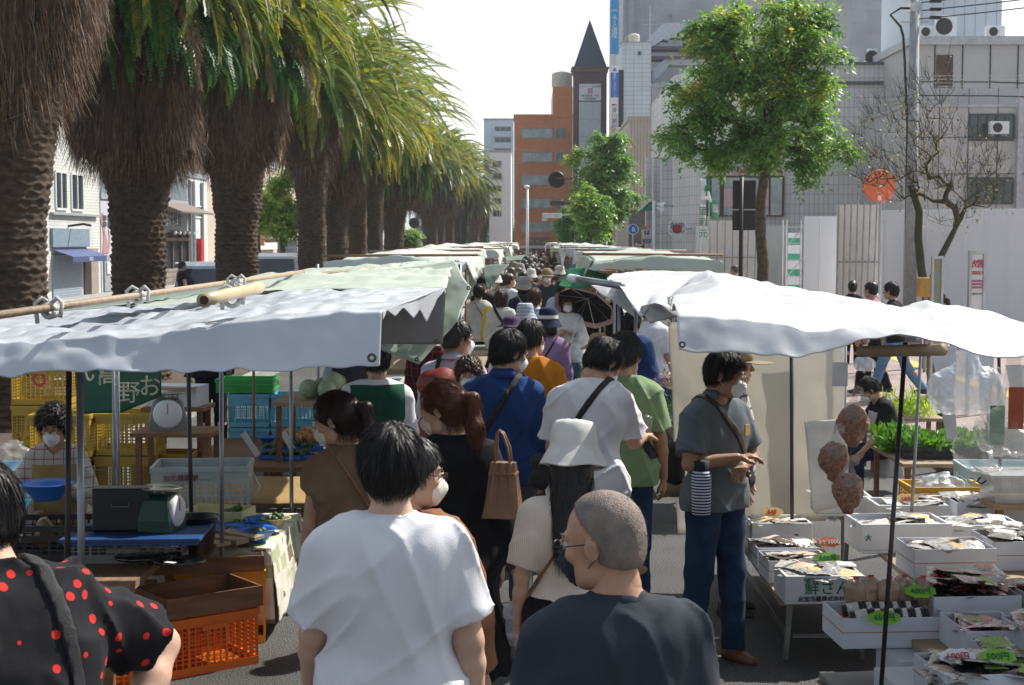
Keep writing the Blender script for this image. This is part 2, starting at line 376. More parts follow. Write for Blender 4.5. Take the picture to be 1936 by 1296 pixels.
def palm(x,y,r,zb,zt,rb,label,seed,ztop=None,fern=1,cs=1.0,shape=None,near=1.0,dead=0,ivy=0):
    """r trunk radius, zb..zt the fibrous bulge, rb its radius, crown sits at zt"""
    rs=np.random.RandomState(seed);t=empty('palm_tree',(x,y,0.15),0,label,'palm tree','palms in a row along the median')
    kk=17;nth=int(120*near)if near>0.5 else 56;dz=0.017/max(near,0.35)
    prof=[(r*1.12,0),(r*1.0,1.0),(r*1.0,zb-1.1),(r*1.16,zb-0.45),(r*1.3,zb+0.1),(r*1.0,zt)]
    V,F=revolve(prof,nth,dz,lambda T,Z,Q:scar(T,Z,Q,seed=seed%7,k=kk,rows=0.085,amp=0.036))
    link('trunk',npmesh('trunk',V,F),M_TR,t,False)
    shape=shape or[(0.55,0),(0.86,0.1),(1.0,0.28),(0.97,0.55),(0.80,0.8),(0.62,1.0)]
    H=zt-zb;bp_=[(max(r*0.95,rb*a),zb+H*b_)for a,b_ in shape];bp_[0]=(r*1.08,zb-0.1)
    sd=rs.rand()*9
    def dsp(T,Z,Q):
        P=np.stack([np.cos(T),np.sin(T),Z*0.6],-1);P2=np.stack([np.cos(T)*6,np.sin(T)*6,Z*1.2],-1)
        return(0.24*rb*vnoise(P,1.9,sd)+0.05*vnoise(P,5,sd)+0.035*vnoise(P2,4,sd))
    V,F=revolve(bp_,int(90*max(near,0.5)),0.05,dsp);b0=len(V)
    cap=np.array([[0,0,bp_[-1][1]]]);link('root_mass',npmesh('root_mass',V,F),M_RT,t,True)
    n=int(15000*near*near*(rb/1.0));n=max(n,900);idx=rs.randint(0,len(V)-1,n);P=V[idx]+rs.randn(n,3)*0.03
    rad=P.copy();rad[:,2]=0;rad/=np.linalg.norm(rad,axis=1)[:,None]+1e-9
    D=rad*(0.12+0.28*rs.rand(n,1))+np.array([0,0,-1.0])+rs.randn(n,3)*0.16;D/=np.linalg.norm(D,axis=1)[:,None]
    P=P-rad*0.05
    Ln=(0.12+0.30*rs.rand(n))*(0.9 if near>0.4 else 1.2);W=np.full(n,0.0045 if near>0.6 else 0.011)
    V2,F2=ribbons(P,D,Ln,W,3,0.15,rs);mi=(rs.rand(n)<0.30).astype(int);mi=np.tile(mi,3)
    link('root_fringe',npmesh('root_fringe',V2,F2,mi),(M_RH,M_RG),t)
    if near>0.85:# wild curling aerial roots
        mb=MB()
        for i in range(46):
            a=rs.rand()*6.28;z=zb+H*rs.rand()*0.75;rr=np.interp(z,[q[1]for q in bp_],[q[0]for q in bp_]);p=Vector((math.cos(a)*rr,math.sin(a)*rr,z));pts=[p.copy()]
            d=Vector((math.cos(a),math.sin(a),-0.3))
            for q in range(9):
                d+=Vector(rs.randn(3)*0.5);d.z-=0.12;d.normalize();p=p+d*0.07;rxy=math.hypot(p.x,p.y)
                lim=np.interp(p.z,[q_[1]for q_ in bp_],[q_[0]for q_ in bp_])+0.09
                if rxy>lim:p.x*=lim/rxy;p.y*=lim/rxy
                pts.append(p.copy())
            mb.tube(pts,0.0042,4)
        mb.obj('aerial_root',M_RG,t)
    if fern:
        n=int(330*fern*(1 if near>0.5 else 0.6));ps=[]
        for i in range(n):
            a=rs.rand()*6.28;fz=rs.rand()**0.8;z=zt-0.1-0.34*H*fz;rr=np.interp(z,[q[1]for q in bp_],[q[0]for q in bp_])+0.02
            v,f,m=frond(rs,a,R(10-35*rs.rand()),0.7+0.65*rs.rand(),R(85+20*rs.rand()),22 if near>0.5 else 12,lw=0.016 if near>0.5 else 0.03)
            # short fern leaflets
            ps.append((v*1.0+np.array([math.cos(a)*rr,math.sin(a)*rr,z]),f,m*0))
        if ivy:
            for i in range(ivy):
                a=rs.rand()*6.28;rr=rb*0.95
                v,f,m=frond(rs,a,R(-40),1.2+1.4*rs.rand(),R(52),34,lw=0.03);v[:,:2]*=0.55
                ps.append((v+np.array([math.cos(a)*rr,math.sin(a)*rr,zt-0.25*H]),f,m*0))
        link('fern',npmesh('fern',*merge(ps)),M_FERN,t)
    c=link('crown',CROWNS[seed%3],None,t);c.location=(0,0,(ztop or zt)+0.15);c.rotation_euler=(rs.randn()*0.04,rs.randn()*0.04,rs.rand()*6.28);c.scale=(cs,cs,cs)
    if dead:
        d=link('dead_frond',dead_mesh(seed+50,dead),None,t);d.location=(0,0,(ztop or zt)+0.25)
        d.rotation_euler=(0,0,0)
    return t
PX=-5.9
bell=[(0.5,0),(0.95,0.06),(1.0,0.2),(0.97,0.5),(0.86,0.75),(0.7,1.0)]
palm(-6.0,17,0.55,3.5,7.2,1.25,'thick palm cut off by the left edge with grey-brown root beard',4,ztop=8.0,near=1.0,fern=0.25,shape=[(0.45,0),(0.72,0.12),(0.93,0.3),(1.0,0.5),(1.0,0.8),(0.9,1.0)])
palm(-5.92,22.9,0.40,3.25,6.2,0.96,'palm with a huge bell of brown roots behind the tarp pole',5,ztop=6.9,near=1.0,fern=1.1,shape=bell,dead=3)
palm(-5.7,29.4,0.42,3.55,6.5,1.0,'third near palm, brown root skirt and ferns above it',9,ztop=7.0,near=0.8,fern=1.3,dead=3)
palm(-5.92,41,0.39,4.0,6.6,0.72,'slender straight palm with a small dark collar, right of small green tree',13,near=0.6,fern=0.3)
palm(-5.9,46,0.34,3.5,6.1,0.85,'palm with a rounded hanging brown root bag below green ferns',17,near=0.55,fern=1.4)
palm(-5.9,51.3,0.36,5.2,6.6,0.55,'clean palm trunk without a root beard, clear scale pattern',20,near=0.5,fern=0.5)
palm(-5.9,56.8,0.36,4.4,6.7,0.7,'palm trunk widening under a dark collar beside clean trunk',22,near=0.5,fern=0.7)
palm(-5.75,63.5,0.42,3.5,6.4,1.05,'palm smothered by trailing green climbers',25,near=0.45,fern=2.2,ivy=60)
palm(-6.0,90,0.45,3.7,6.6,1.5,'palm with a broad dark drooping root ball behind the round sign',27,near=0.4,fern=1.0,ivy=20)
palm(-6.1,100,0.4,4.6,7.0,0.9,'narrow palm trunk just behind the broad root ball',30,near=0.35,fern=0.5)
palm(-5.9,108,0.4,4.2,7.0,1.2,'distant palm with a brown root ball',32,near=0.3,fern=0.5)
palm(-5.9,117,0.42,4.4,7.0,1.0,'distant palm overgrown with yellow-green creeper',34,near=0.3,fern=1.0,ivy=25)
palm(-5.8,126,0.4,4.6,7.0,0.9,'distant palm beside the dark lamp post',37,near=0.3,fern=0.5)
palm(-6.0,160,0.5,3.9,6.4,1.4,'far palm with full green crown near the orange building',40,near=0.3,fern=1.0)
palm(-5.6,174,0.5,3.9,6.2,1.3,'farthest palm above the brick planter',44,near=0.3,fern=1.0)

# ---------------- broadleaf trees ----------------
M_BK=mat('tree_bark',(0.13,0.10,0.07),0.9,var=0.25,vs=12,bump=0.8,bs=40)
M_BD=mat('tree_bark_mossy',(0.055,0.045,0.033),0.95,col2=(0.06,0.075,0.03),vs=8,bump=0.8,bs=40)
M_LF=leafmat('leaf_green',(0.20,0.36,0.10),(0.11,0.24,0.07),0.5,0.42)
M_LD=leafmat('leaf_dark',(0.13,0.27,0.09),(0.07,0.18,0.06),0.45,0.42)
M_LY=leafmat('leaf_new',(0.50,0.44,0.10),(0.17,0.26,0.05),0.5)
M_LP=leafmat('leaf_pale',(0.38,0.52,0.16),(0.22,0.38,0.10),0.55);M_LB=leafmat('leaf_autumn',(0.38,0.28,0.07),(0.2,0.2,0.05),0.5)
def tree(name,x,y,base_z,trunk_pts,blobs,ntip,nleaf,lsz,label,seed,r0,bark=M_BK,mats=None,spread=0.32,tipy=0.12,group=None,wood=1.0,mindroop=0.3,jit=0.035,arch=0.6,extra=()):
    """trunk polyline, crown blobs (centre, radii); limbs grown to tips, leaf sprays round the tips"""
    rs=np.random.RandomState(seed);t=empty(name,(x,y,base_z),0,label,'tree',group)
    nodes_=[np.array(p,float)for p in trunk_pts];par=[-1]+list(range(len(nodes_)-1))
    for e_ in extra:nodes_.append(np.array(e_,float));par.append(1 if e_ is extra[0]else len(nodes_)-2)
    vol=np.array([b[1][0]*b[1][1]*b[1][2]for b in blobs]);vol/=vol.sum();tips=[]
    for i in range(ntip):
        b=blobs[rs.choice(len(blobs),p=vol)];d=rs.randn(3);d/=np.linalg.norm(d);rr=(0.35+0.65*rs.rand())**0.5
        tips.append(np.array(b[0])+d*np.array(b[1])*rr)
    top=nodes_[-1];tips.sort(key=lambda p:np.linalg.norm(p-top));tipi=[]
    for p in tips:
        A=np.array(nodes_);d=np.linalg.norm(A-p,axis=1);cost=d+np.where(A[:,2]>p[2]+0.1,d*0.6,0)+np.linalg.norm(A-top,axis=1)*0.18
        cost[:max(0,len(trunk_pts)-2)]+=9;j=int(np.argmin(cost));q=nodes_[j];k=max(1,int(d[j]/0.3));prev=j
        for s_ in range(1,k+1):
            w=s_/k;c=q+(p-q)*w+rs.randn(3)*jit*(1 if s_<k else 0);c[2]+=0.12*d[j]*math.sin(PI*w)*arch
            nodes_.append(c);par.append(prev);prev=len(nodes_)-1
        tipi.append(prev)
    A=np.array(nodes_);w=np.zeros(len(A));w[tipi]=1
    for i in range(len(A)-1,0,-1):w[par[i]]+=w[i]
    rad=np.maximum(0.006*wood,r0*(w/w[0])**(0.46 if wood>.7 else .8));mb=MB()
    kids={}
    for i,p in enumerate(par):kids.setdefault(p,[]).append(i)
    tp=trunk_pts;mb.tube([A[i]for i in range(len(tp))],[r0*(1.3 if i==0 else 1)*(1-0.06*i/1.0 if i<6 else .6)for i in range(len(tp))],12)
    mb2=MB()
    if extra:mb.tube([A[1]]+[A[len(tp)+i]for i in range(len(extra))],[r0*.8,r0*.7,r0*.6,r0*.45][:len(extra)+1],10)
    for i in range(len(tp)+len(extra),len(A)):
        mb2.tube([A[par[i]],A[i]],[min(rad[par[i]],r0*0.6),rad[i]],6 if rad[i]>0.03 else 4,False)
    mb.obj('trunk',bark,t,True);mb2.obj('branches',bark,t,True)
    if wood<.7:# broom of fine upright twigs
        src=A[len(tp):];src=np.repeat(src,4,0);dd=rs.randn(len(src),3)*.42+np.array([0,0,1.0]);dd[:,:2]+=(src[:,:2]-top[:2])*.45;dd/=np.linalg.norm(dd,axis=1)[:,None]
        v_,f_=ribbons(src,dd,.14+.34*rs.rand(len(src)),np.full(len(src),.0036),3,.0,rs);link('twigs',npmesh('twigs',v_,f_),bark,t)
    T=np.array([A[i]for i in tipi]);per=nleaf//len(T);n=per*len(T)
    # sprays: short twigs bending out of each tip, leaflets in pairs along them
    twn=max(3,per//14);lp=per//twn;P=[];D=[]
    Tc=np.repeat(T,twn,0);dv=rs.randn(len(Tc),3);dv[:,2]*=0.6;dv/=np.linalg.norm(dv,axis=1)[:,None]
    L_=spread*(0.6+0.8*rs.rand(len(Tc)));
    for k in range(lp):
        s_=(k+1)/lp;c=Tc+dv*(L_*s_)[:,None];c[:,2]+=L_*(0.25*s_-0.55*s_*s_)
        P.append(c+rs.randn(len(Tc),3)*0.03*spread/0.3);sd=np.cross(dv,[0,0,1.0]);sd/=np.linalg.norm(sd,axis=1)[:,None]+1e-6
        dd=sd*(1 if k%2 else-1)*0.8+dv*0.6;dd[:,2]-=mindroop+0.4*rs.rand(len(dd));D.append(dd+rs.randn(len(dd),3)*0.3)
    P=np.concatenate(P);D=np.concatenate(D);D/=np.linalg.norm(D,axis=1)[:,None];n=len(P)
    Ls=lsz*(0.7+0.6*rs.rand(n));S=np.cross(D,rs.randn(n,3)*0.5+np.array([0,0,1.0]));S/=np.linalg.norm(S,axis=1)[:,None]+1e-6
    Wd=(Ls*0.22)[:,None];mid=P+D*(Ls*0.45)[:,None];V=np.stack([P,mid-S*Wd,P+D*Ls[:,None],mid+S*Wd],1).reshape(-1,3)
    mats=mats or(M_LF,M_LD,M_LY);cz=(P[:,2]-T[:,2].min())/(T[:,2].max()-T[:,2].min()+1e-6)
    mi=(rs.rand(n)<0.45).astype(int);ti=np.tile(np.repeat(rs.rand(len(T))<tipy*2.2,twn),lp);mi[(rs.rand(n)<0.55)&ti&(cz>0.45)]=2;mi[rs.rand(n)<tipy*0.12]=2
    link('crown',npmesh('crown',V,np.arange(n*4).reshape(-1,4),mi),mats,t)
    return t
def bl(px,py,Y,rx,ry,rz,o):c=at(px,py,Y);return((c.x-o[0],c.y-o[1],c.z-o[2]),(rx,ry,rz))
Yt=25.0;bx=at(1441,540,Yt).x;o=(bx,Yt,0.12);S_=Yt/2871
def tp(pts,Y,o):return[tuple(at(a,b,Y)-Vector(o))for a,b in pts]
tree('broadleaf_tree',*o,[(0,0,0)]+tp([(1441,560),(1443,500),(1438,440),(1438,380),(1446,330),(1440,280),(1446,200)],Yt,o),
     [bl(1440,70,Yt,1.2,1.1,0.62,o),bl(1360,110,Yt,.75,.8,.65,o),bl(1525,110,Yt,.6,.8,.85,o),bl(1420,190,Yt,1.25,1.2,.6,o),bl(1320,200,Yt,.5,.6,.45,o),bl(1330,265,Yt,.75,.8,.42,o),
      bl(1470,270,Yt,.9,1.0,.42,o),bl(1560,285,Yt,.52,.6,.5,o),bl(1530,340,Yt,.42,.5,.5,o),bl(1400,290,Yt,.6,.7,.3,o)],
     230,50000,0.088,'big lush green street tree in front of the grey tiled building',3,0.11,tipy=0.13,spread=0.27)
Yt=26.0;bx=at(1752,560,Yt).x;o=(bx,Yt,0.12)
tree('bare_tree',*o,[(0,0,0)]+tp([(1752,565),(1742,510),(1736,450),(1738,400),(1722,350)],Yt,o),
     [bl(1700,270,Yt,.85,.8,1.0,o),bl(1800,330,Yt,.95,.7,.9,o),bl(1760,200,Yt,.5,.5,.8,o),bl(1680,340,Yt,.6,.5,.5,o),bl(1850,350,Yt,.5,.5,.5,o)],
     420,2500,0.05,'nearly bare mossy tree with sparse yellow leaves before the white hoarding',5,0.085,bark=M_BD,mats=(M_BD,M_LB,M_LB),spread=0.22,wood=0.6,jit=0.012,arch=.15,extra=tp([(1772,500),(1792,460),(1815,415)],Yt,o))
def simple_tree(px,pytop,pybot,Y,wpx,label,seed,mats=None,n=14000,name='street_tree',group='small street trees',base=0.12):
    x=at(px,455,Y).x;o=(x,Y,base);s_=Y/2871;zt=CAMZ+(455-pytop)*s_-base;zb=CAMZ+(455-pybot)*s_-base;hw=wpx*s_/2;cz=(zt+zb)/2;hh=(zt-zb)/2
    rs=random.Random(seed)
    blobs=[((rs.uniform(-.45,.45)*hw,rs.uniform(-.45,.45)*hw,cz+rs.uniform(-.55,.5)*hh),(hw*rs.uniform(.45,.65),)*2+(hh*rs.uniform(.38,.5),))for _ in range(6)]+[((0,0,zt-hh*.45),(hw*.5,hw*.5,hh*.45)),((0,0,cz),(hw*.8,hw*.8,hh*.6))]
    return tree(name,*o,[(0,0,0),(0.03,0,zb*.5),(-.03,0.02,zb),(0.02,0,cz)],blobs,90,n,0.13*(Y/45)**.5,label,seed,0.1*(Y/45)**.5,mats=mats,spread=0.34*(Y/45)**.5,group=group,tipy=0.06)
simple_tree(1155,245,455,58,150,'dense dark green street tree left of the beige corrugated building',11,n=26000)
simple_tree(1115,355,455,50,70,'smaller pale green street tree with thin stems before the orange building',12,mats=(M_LF,M_LF,M_LY),n=9000)
simple_tree(1085,385,465,66,70,'low dark street tree at the foot of the orange building',13,mats=(M_LD,M_LD,M_LF),n=9000)
simple_tree(535,318,460,55,92,'bright green small tree between the second and fourth near palms',14,mats=(M_LP,M_LF,M_LY),n=17000)
simple_tree(488,350,450,52,62,'thin small tree left of the bright green one near the orange awning',15,mats=(M_LP,M_LP,M_LY),n=7000)
simple_tree(768,430,480,75,40,'pale small tree right of the climber-covered palm',16,mats=(M_LF,M_LF,M_LY),n=5000)
for i,(px,w,tpx)in enumerate([(935,60,395),(975,50,420),(885,50,400),(1120,60,410)]):
    simple_tree(px,tpx,478,190+6*i,w,['far dark tree left of the orange building','far dark tree touching the orange building','far tree behind the farthest palms','far dark tree right of the orange building'][i],30+i,mats=(M_LD,M_LD,M_LF),n=5000)
# ---------------- buildings ----------------
M_GL=mat('window_glass',(0.045,0.055,0.065),0.08,var=0.2,vs=1.5,spec=0.8)
M_GLP=mat('pale_glass',(0.36,0.42,0.42),0.12,var=0.2,vs=1.2,spec=0.8)
M_ALU=mat('aluminium',(0.55,0.56,0.57),0.35,metal=0.7)
M_BLK=mat('black_paint',(0.018,0.018,0.02),0.5)
M_WH=mat('white_paint',(0.74,0.75,0.76),0.5,var=0.05)
M_GRY=mat('grey_paint',(0.33,0.35,0.37),0.6)
M_RED=mat('red_paint',(0.55,0.025,0.02),0.45);M_BLUE=mat('blue_paint',(0.03,0.16,0.55),0.45)
M_GRN=mat('green_paint',(0.02,0.22,0.11),0.5);M_YEL=mat('yellow_paint',(0.75,0.42,0.03),0.5)
M_TXT=mat('ink_black',(0.02,0.02,0.022),0.6);M_TXW=mat('ink_white',(0.8,0.8,0.8),0.6);M_TXR=mat('ink_red',(0.6,0.03,0.05),0.6);M_TXG=mat('ink_green',(0.01,0.2,0.09),0.6)
def zof(py,Y):return CAMZ+(455-py)*Y/2871*1.0
def xof(px,Y):return at(px,455,Y).x
def bldg(name,label,x0,x1,y0,y1,z,m,cat='building',group=None,roof=0.25,rm=None):
    c=((x0+x1)/2,(y0+y1)/2);t=empty(name,(c[0],c[1],0),0,label,cat,group)
    hx,hy=(x1-x0)/2,(y1-y0)/2
    MB().box(-hx,hx,-hy,hy,0.1,z).obj('wall',m,t)
    if roof:
        mb=MB();e=0.06
        for a in((-hx-e,hx+e,-hy-e,-hy+.2),(-hx-e,hx+e,hy-.2,hy+e),(-hx-e,-hx+.2,-hy+.2,hy-.2),(hx-.2,hx+e,-hy+.2,hy-.2)):mb.box(*a,z+0.003,z+roof)
        mb.obj('parapet',rm or M_GRY,t)
    t['hx']=hx;t['hy']=hy;return t
def front_win(t,x0,x1,z0,z1,n=1,m=None,fm=None,ac=False,y=None,d=0.12):
    """window on the -Y face, world x; frame proud of the wall, panes set back"""
    hy=t['hy'];cx=t.location.x;x0-=cx;x1-=cx;yy=-hy
    f=MB();w=0.07
    f.box(x0,x1,yy-0.06,yy+0.02,z0-w,z0);f.box(x0,x1,yy-0.06,yy+0.02,z1,z1+w)
    for k in range(n+1):
        xx=x0+(x1-x0)*k/n;f.box(xx-w/2,xx+w/2,yy-0.055,yy+0.02,z0,z1)
    o=f.obj('window',fm or M_GRY,t);MB().box(x0+w/2,x1-w/2,yy-0.02,yy+0.01,z0,z1).obj('pane',m or M_GL,o);return o
def side_win(t,y0,y1,z0,z1,n=1,m=None,fm=None,s=1):
    """window on the +X (s=1) or -X (s=-1) face, world y"""
    hx=t['hx'];cy=t.location.y;y0-=cy;y1-=cy;f=MB();w=0.08
    a,b=sorted((s*(hx-0.02),s*(hx+0.06)))
    f.box(a,b,y0,y1,z0-w,z0);f.box(a,b,y0,y1,z1,z1+w)
    for k in range(n+1):
        yy=y0+(y1-y0)*k/n;f.box(a,b,yy-w/2,yy+w/2,z0,z1)
    o=f.obj('window',fm or M_WH,t);a,b=sorted((s*(hx-0.01),s*(hx+0.02)));MB().box(a,b,y0+w/2,y1-w/2,z0,z1).obj('pane',m or M_GL,o);return o
def ac_unit(px,py,Y,label,w=0.8,h=0.6,zb=None):
    p=at(px,py,Y);t=empty('air_conditioner',(p.x,Y,p.z if zb is None else zb),0,label,'air conditioner','air conditioner units on the roofs')
    MB().box(-w/2,w/2,-0.16,0.16,0,h).obj('casing',M_WH,t,bevel=0.02)
    MB().lathe([(0.001,0),(h*.36,0),(h*.38,.02)],(-w*.12,-0.185,h/2),18,Matrix.Rotation(-PI/2,4,'X')).obj('fan_grille',M_BLK,t)
    MB().box(-w*.4,-w*.3,-.12,.12,-0.08,-0.002).box(w*.3,w*.4,-.12,.12,-0.08,-0.002).obj('foot',M_GRY,t);return t

# orange tiled office block
YB=140;m=brickmat('orange_tile',(0.80,0.29,0.11),(0.58,0.22,0.10),0.3,0.12,0.012,axes='WALL',bump=0.2)
t=bldg('office_building','six-storey orange tiled office block at the end of the street',xof(972,YB),xof(1082,YB),YB,YB+15,zof(224,YB),m,rm=m)
x0=xof(972,YB);x1=xof(1082,YB)
MB().box(xof(1045,YB)-t.location.x,t['hx']-0.003,-t['hy']-0.003,t['hy']-2,zof(224,YB)+0.26,zof(168,YB)).obj('stair_tower',m,t)
for i,py in enumerate((254,298,341,385,430)):
    front_win(t,xof(986,YB),xof(1044,YB),zof(py+9,YB),zof(py-8,YB),3,M_GLP if i !=3 else M_GLP)
    front_win(t,xof(1050,YB),xof(1068,YB),zof(py+9,YB),zof(py-8,YB),2)
    mb=MB();mb.box(-t['hx']+.02,t['hx']-.02,-t['hy']-0.05,-t['hy']-.002,zof(py+18.5,YB),zof(py+17,YB));mb.obj('ledge',m,t)
front_win(t,xof(1050,YB),xof(1070,YB),zof(478,YB),zof(466,YB),1,M_BLK)
MB().lathe([(0.9,0),(0.95,.1),(0.95,1.2),(0.85,1.35),(0.3,1.5),(0,1.5)],(xof(1062,YB)-t.location.x,1-t['hy'],zof(168,YB)),18).obj('water_tank',mat('cream_tank',(0.6,0.58,0.47),0.5),t,True)
s=MB().box(xof(996,YB)-t.location.x,xof(1037,YB)-t.location.x,-t['hy']-.25,-t['hy']-.08,zof(463,YB),zof(450,YB)).obj('shop_sign',mat('slate_sign',(0.10,0.14,0.15),0.5),t)
text('lettering','maison de tailleur',(xof(1016,YB)-t.location.x,-t['hy']-.27,zof(456.5,YB)),0.42,M_YEL,parent=s)
MB().box(xof(975,YB)-t.location.x,xof(1046,YB)-t.location.x,-t['hy']-1.2,-t['hy']-.01,zof(470,YB),zof(465,YB)).obj('awning',M_WH,t)

# purple tiled tower with spire
YB=132;m=brickmat('purple_tile',(0.115,0.055,0.075),(0.06,0.035,0.045),0.3,0.15,0.012,axes='WALL',bump=0.2)
t=bldg('spire_tower','dark purple tiled tower with a pointed dark blue spire',xof(1084,YB),xof(1146,YB),YB,YB+3.2,zof(140,YB),m,'tower',roof=0)
hx=t['hx'];hy=t['hy'];zt=zof(140,YB)
MB().box(-hx-.12,hx+.12,-hy-.12,hy+.12,zt+.003,zt+.3).box(-hx-.2,hx+.2,-hy-.2,hy+.2,zt+.3,zt+.42).obj('cornice',mat('cornice_brown',(0.14,0.10,0.09),0.7),t)
ap=zof(38,YB);mb=MB();mb.add([(-hx,-hy,zt+.42),(hx,-hy,zt+.42),(hx,hy,zt+.42),(-hx,hy,zt+.42),(0,0,ap)],[(0,1,4),(1,2,4),(2,3,4),(3,0,4),(3,2,1,0)])
mb.obj('spire',mat('slate_blue',(0.03,0.055,0.09),0.5,var=0.1,vs=1,bump=0.3,bs=8),t)
p=MB().box(xof(1094,YB)-t.location.x,xof(1135,YB)-t.location.x,-hy-.15,-hy-.02,zof(330,YB),zof(196,YB)).obj('white_panel',mat('pale_panel',(0.55,0.6,0.58),0.5,var=0.06),t)
s=MB().box(xof(1094,YB)-t.location.x,xof(1135,YB)-t.location.x,-hy-.2,-hy-.02,zof(194,YB),zof(163,YB)).obj('sign_board',M_WH,t)
cxp=xof(1114.5,YB)-t.location.x
text('lettering','テナント ・ 広告募集',(cxp,-hy-.22,zof(168,YB)),0.2,M_TXT,parent=s);text('lettering','貸',(cxp,-hy-.22,zof(177,YB)),0.55,M_TXR,parent=s)
text('lettering','株式会社 一宇',(cxp,-hy-.22,zof(185.5,YB)),0.24,M_TXT,parent=s);text('lettering','不動産管理部',(cxp,-hy-.22,zof(191,YB)),0.18,M_TXT,parent=s)
for py in(228,260,292):MB().box(xof(1094,YB)-t.location.x,xof(1135,YB)-t.location.x,-hy-.17,-hy-.151,zof(py+.6,YB),zof(py,YB)).obj('joint',M_GRY,t)

# pale blue apartment slab far left
YB=200;m=mat('pale_blue_wall',(0.50,0.58,0.66),0.7,var=0.05,vs=.3)
t=bldg('apartment_building','pale blue apartment block with balconies left of the orange building',xof(915,YB),xof(971,YB),YB,YB+12,zof(230,YB),m)
for i in range(9):
    z0=zof(262+i*21,YB);MB().box(xof(932,YB)-t.location.x,t['hx']-.3,-t['hy']-1.0,-t['hy']-.01,z0,z0+.75).obj('balcony',mat('balcony_blue',(0.42,0.5,0.6),0.6),t)
    front_win(t,xof(936,YB),xof(966,YB),z0+.8,z0+1.35,3)
t=bldg('apartment_building','lower white block in front of the pale blue apartments',xof(925,170),xof(966,170),170,180,zof(290,170),mat('white_wall',(0.62,0.66,0.68),0.7,var=.06,vs=.3))
for py in(312,335,358,381,404):front_win(t,xof(932,170),xof(948,170),zof(py+5,170),zof(py-5,170),2)
t=bldg('apartment_building','pale far building seen low between the palm trunks',xof(720,240),xof(870,240),240,250,zof(395,240),mat('pale_green_wall',(0.5,0.56,0.56),0.7,var=.06,vs=.3))
for i in range(5):
    for py in(410,432,452):front_win(t,xof(735+i*26,240),xof(748+i*26,240),zof(py+5,240),zof(py-5,240),1)

# grey office tower behind the big tree
YB=125;m=brickmat('grey_panel',(0.42,0.45,0.50),(0.37,0.40,0.45),1.2,1.0,0.03,axes='WALL',bump=0.15,off=0)
t=bldg('office_tower','huge blank blue-grey office tower rising out of frame behind the big tree',xof(1176,YB),xof(1690,YB),YB,YB+22,31,m)
cx=t.location.x;hy=t['hy']
MB().box(xof(1186,YB)-cx,xof(1196,YB)-cx,-hy-.6,-hy-.003,.2,31).obj('pilaster',mat('grey_light',(0.36,0.39,0.44),0.7),t)
for px,py,w,h in((1325,32,26,18),(1262,35,5,5)):front_win(t,xof(px,YB),xof(px+w,YB),zof(py+h,YB),zof(py,YB),2)
ml=mat('stair_blue_grey',(0.44,0.49,0.56),0.6)
s=empty('fire_escape',(xof(1290,118),118,0),0,'zigzag blue-grey outdoor stair on the office tower, beside the white tiled shaft','stairs');cx=s.location.x
def quadpoly(pts,Y,th,cx):return[(xof(a,Y)-cx,zof(b,Y))for a,b in pts]
MB().poly(quadpoly([(1210,93),(1252,50),(1330,50),(1330,77),(1265,77),(1262,82),(1252,80),(1232,94)],118,1,cx)[::-1],1.6).obj('stair_flight',ml,s)
MB().poly(quadpoly([(1232,136),(1262,110),(1330,110),(1330,128),(1262,128),(1245,150),(1232,160)],118,1,cx)[::-1],1.6).obj('stair_flight',ml,s)
MB().poly(quadpoly([(1250,175),(1275,150),(1330,150),(1330,168),(1280,168),(1255,190)],118,1,cx)[::-1],1.6).obj('stair_flight',ml,s)
mb=MB()
for py in(94,112):mb.box(xof(1229,118)-cx,xof(1340,118)-cx,-0.3,1.9,zof(py+5,118),zof(py,118))
mb.obj('steel_beam',mat('dark_steel',(0.07,0.075,0.085),0.6),s)
MB().box(xof(1340,118)-cx,xof(1350,118)-cx,-.3,1.9,0,zof(50,118)).obj('stair_column',ml,s)
t=bldg('concrete_building','bare weathered concrete block under the outdoor stair',xof(1230,116),xof(1340,116),116,120,zof(168,116),mat('raw_concrete',(0.38,0.41,0.44),0.85,var=.15,vs=.5,stretch=(3,1,.4)))

m=brickmat('white_tile',(0.60,0.66,0.70),(0.36,0.42,0.47),0.6,0.33,0.02,axes='WALL',bump=0.2,off=0,var=.03)
YB=112;t=bldg('white_tiled_building','slim white tiled shaft building with a cream water tank on top',xof(1174,YB),xof(1229,YB),YB,YB+8,zof(86,YB),m,roof=.06)
cx=t.location.x;hy=t['hy'];front_win(t,xof(1204,YB),xof(1210,YB),zof(109,YB),zof(103,YB),1,M_BLK)
wt=empty('water_tank',(xof(1198,YB),YB+1.2,zof(86,YB)+.003),0,'cream round water tank on the roof of the white tiled building','water tank')
MB().lathe([(.4,0),(.42,.05),(.45,.6),(.42,.68),(.2,.76),(0,.76)],(0,0,.02),20).obj('tank',mat('cream_tank',(0.6,0.58,0.47),0.5),wt,True)
MB().tube([(-.4,0,.55),(-.58,0,.6),(-.6,0,.02)],.045,8).obj('pipe',mat('cream_tank',(0.6,0.58,0.47),0.5),wt,True)
ant=empty('antenna',(xof(1227,YB),YB+.3,zof(86,YB)),0,'tv antenna mast at the edge of the white tiled building','antenna')
MB().tube([(0,0,-1),(0,0,2.6)],.03,6).obj('mast',M_ALU,ant)
for k in range(3):MB().tube([(-.6+.2*k,0,1.3+.35*k),(.6-.2*k,0,1.35+.35*k)],.012,4).obj('crossbar',M_ALU,ant)

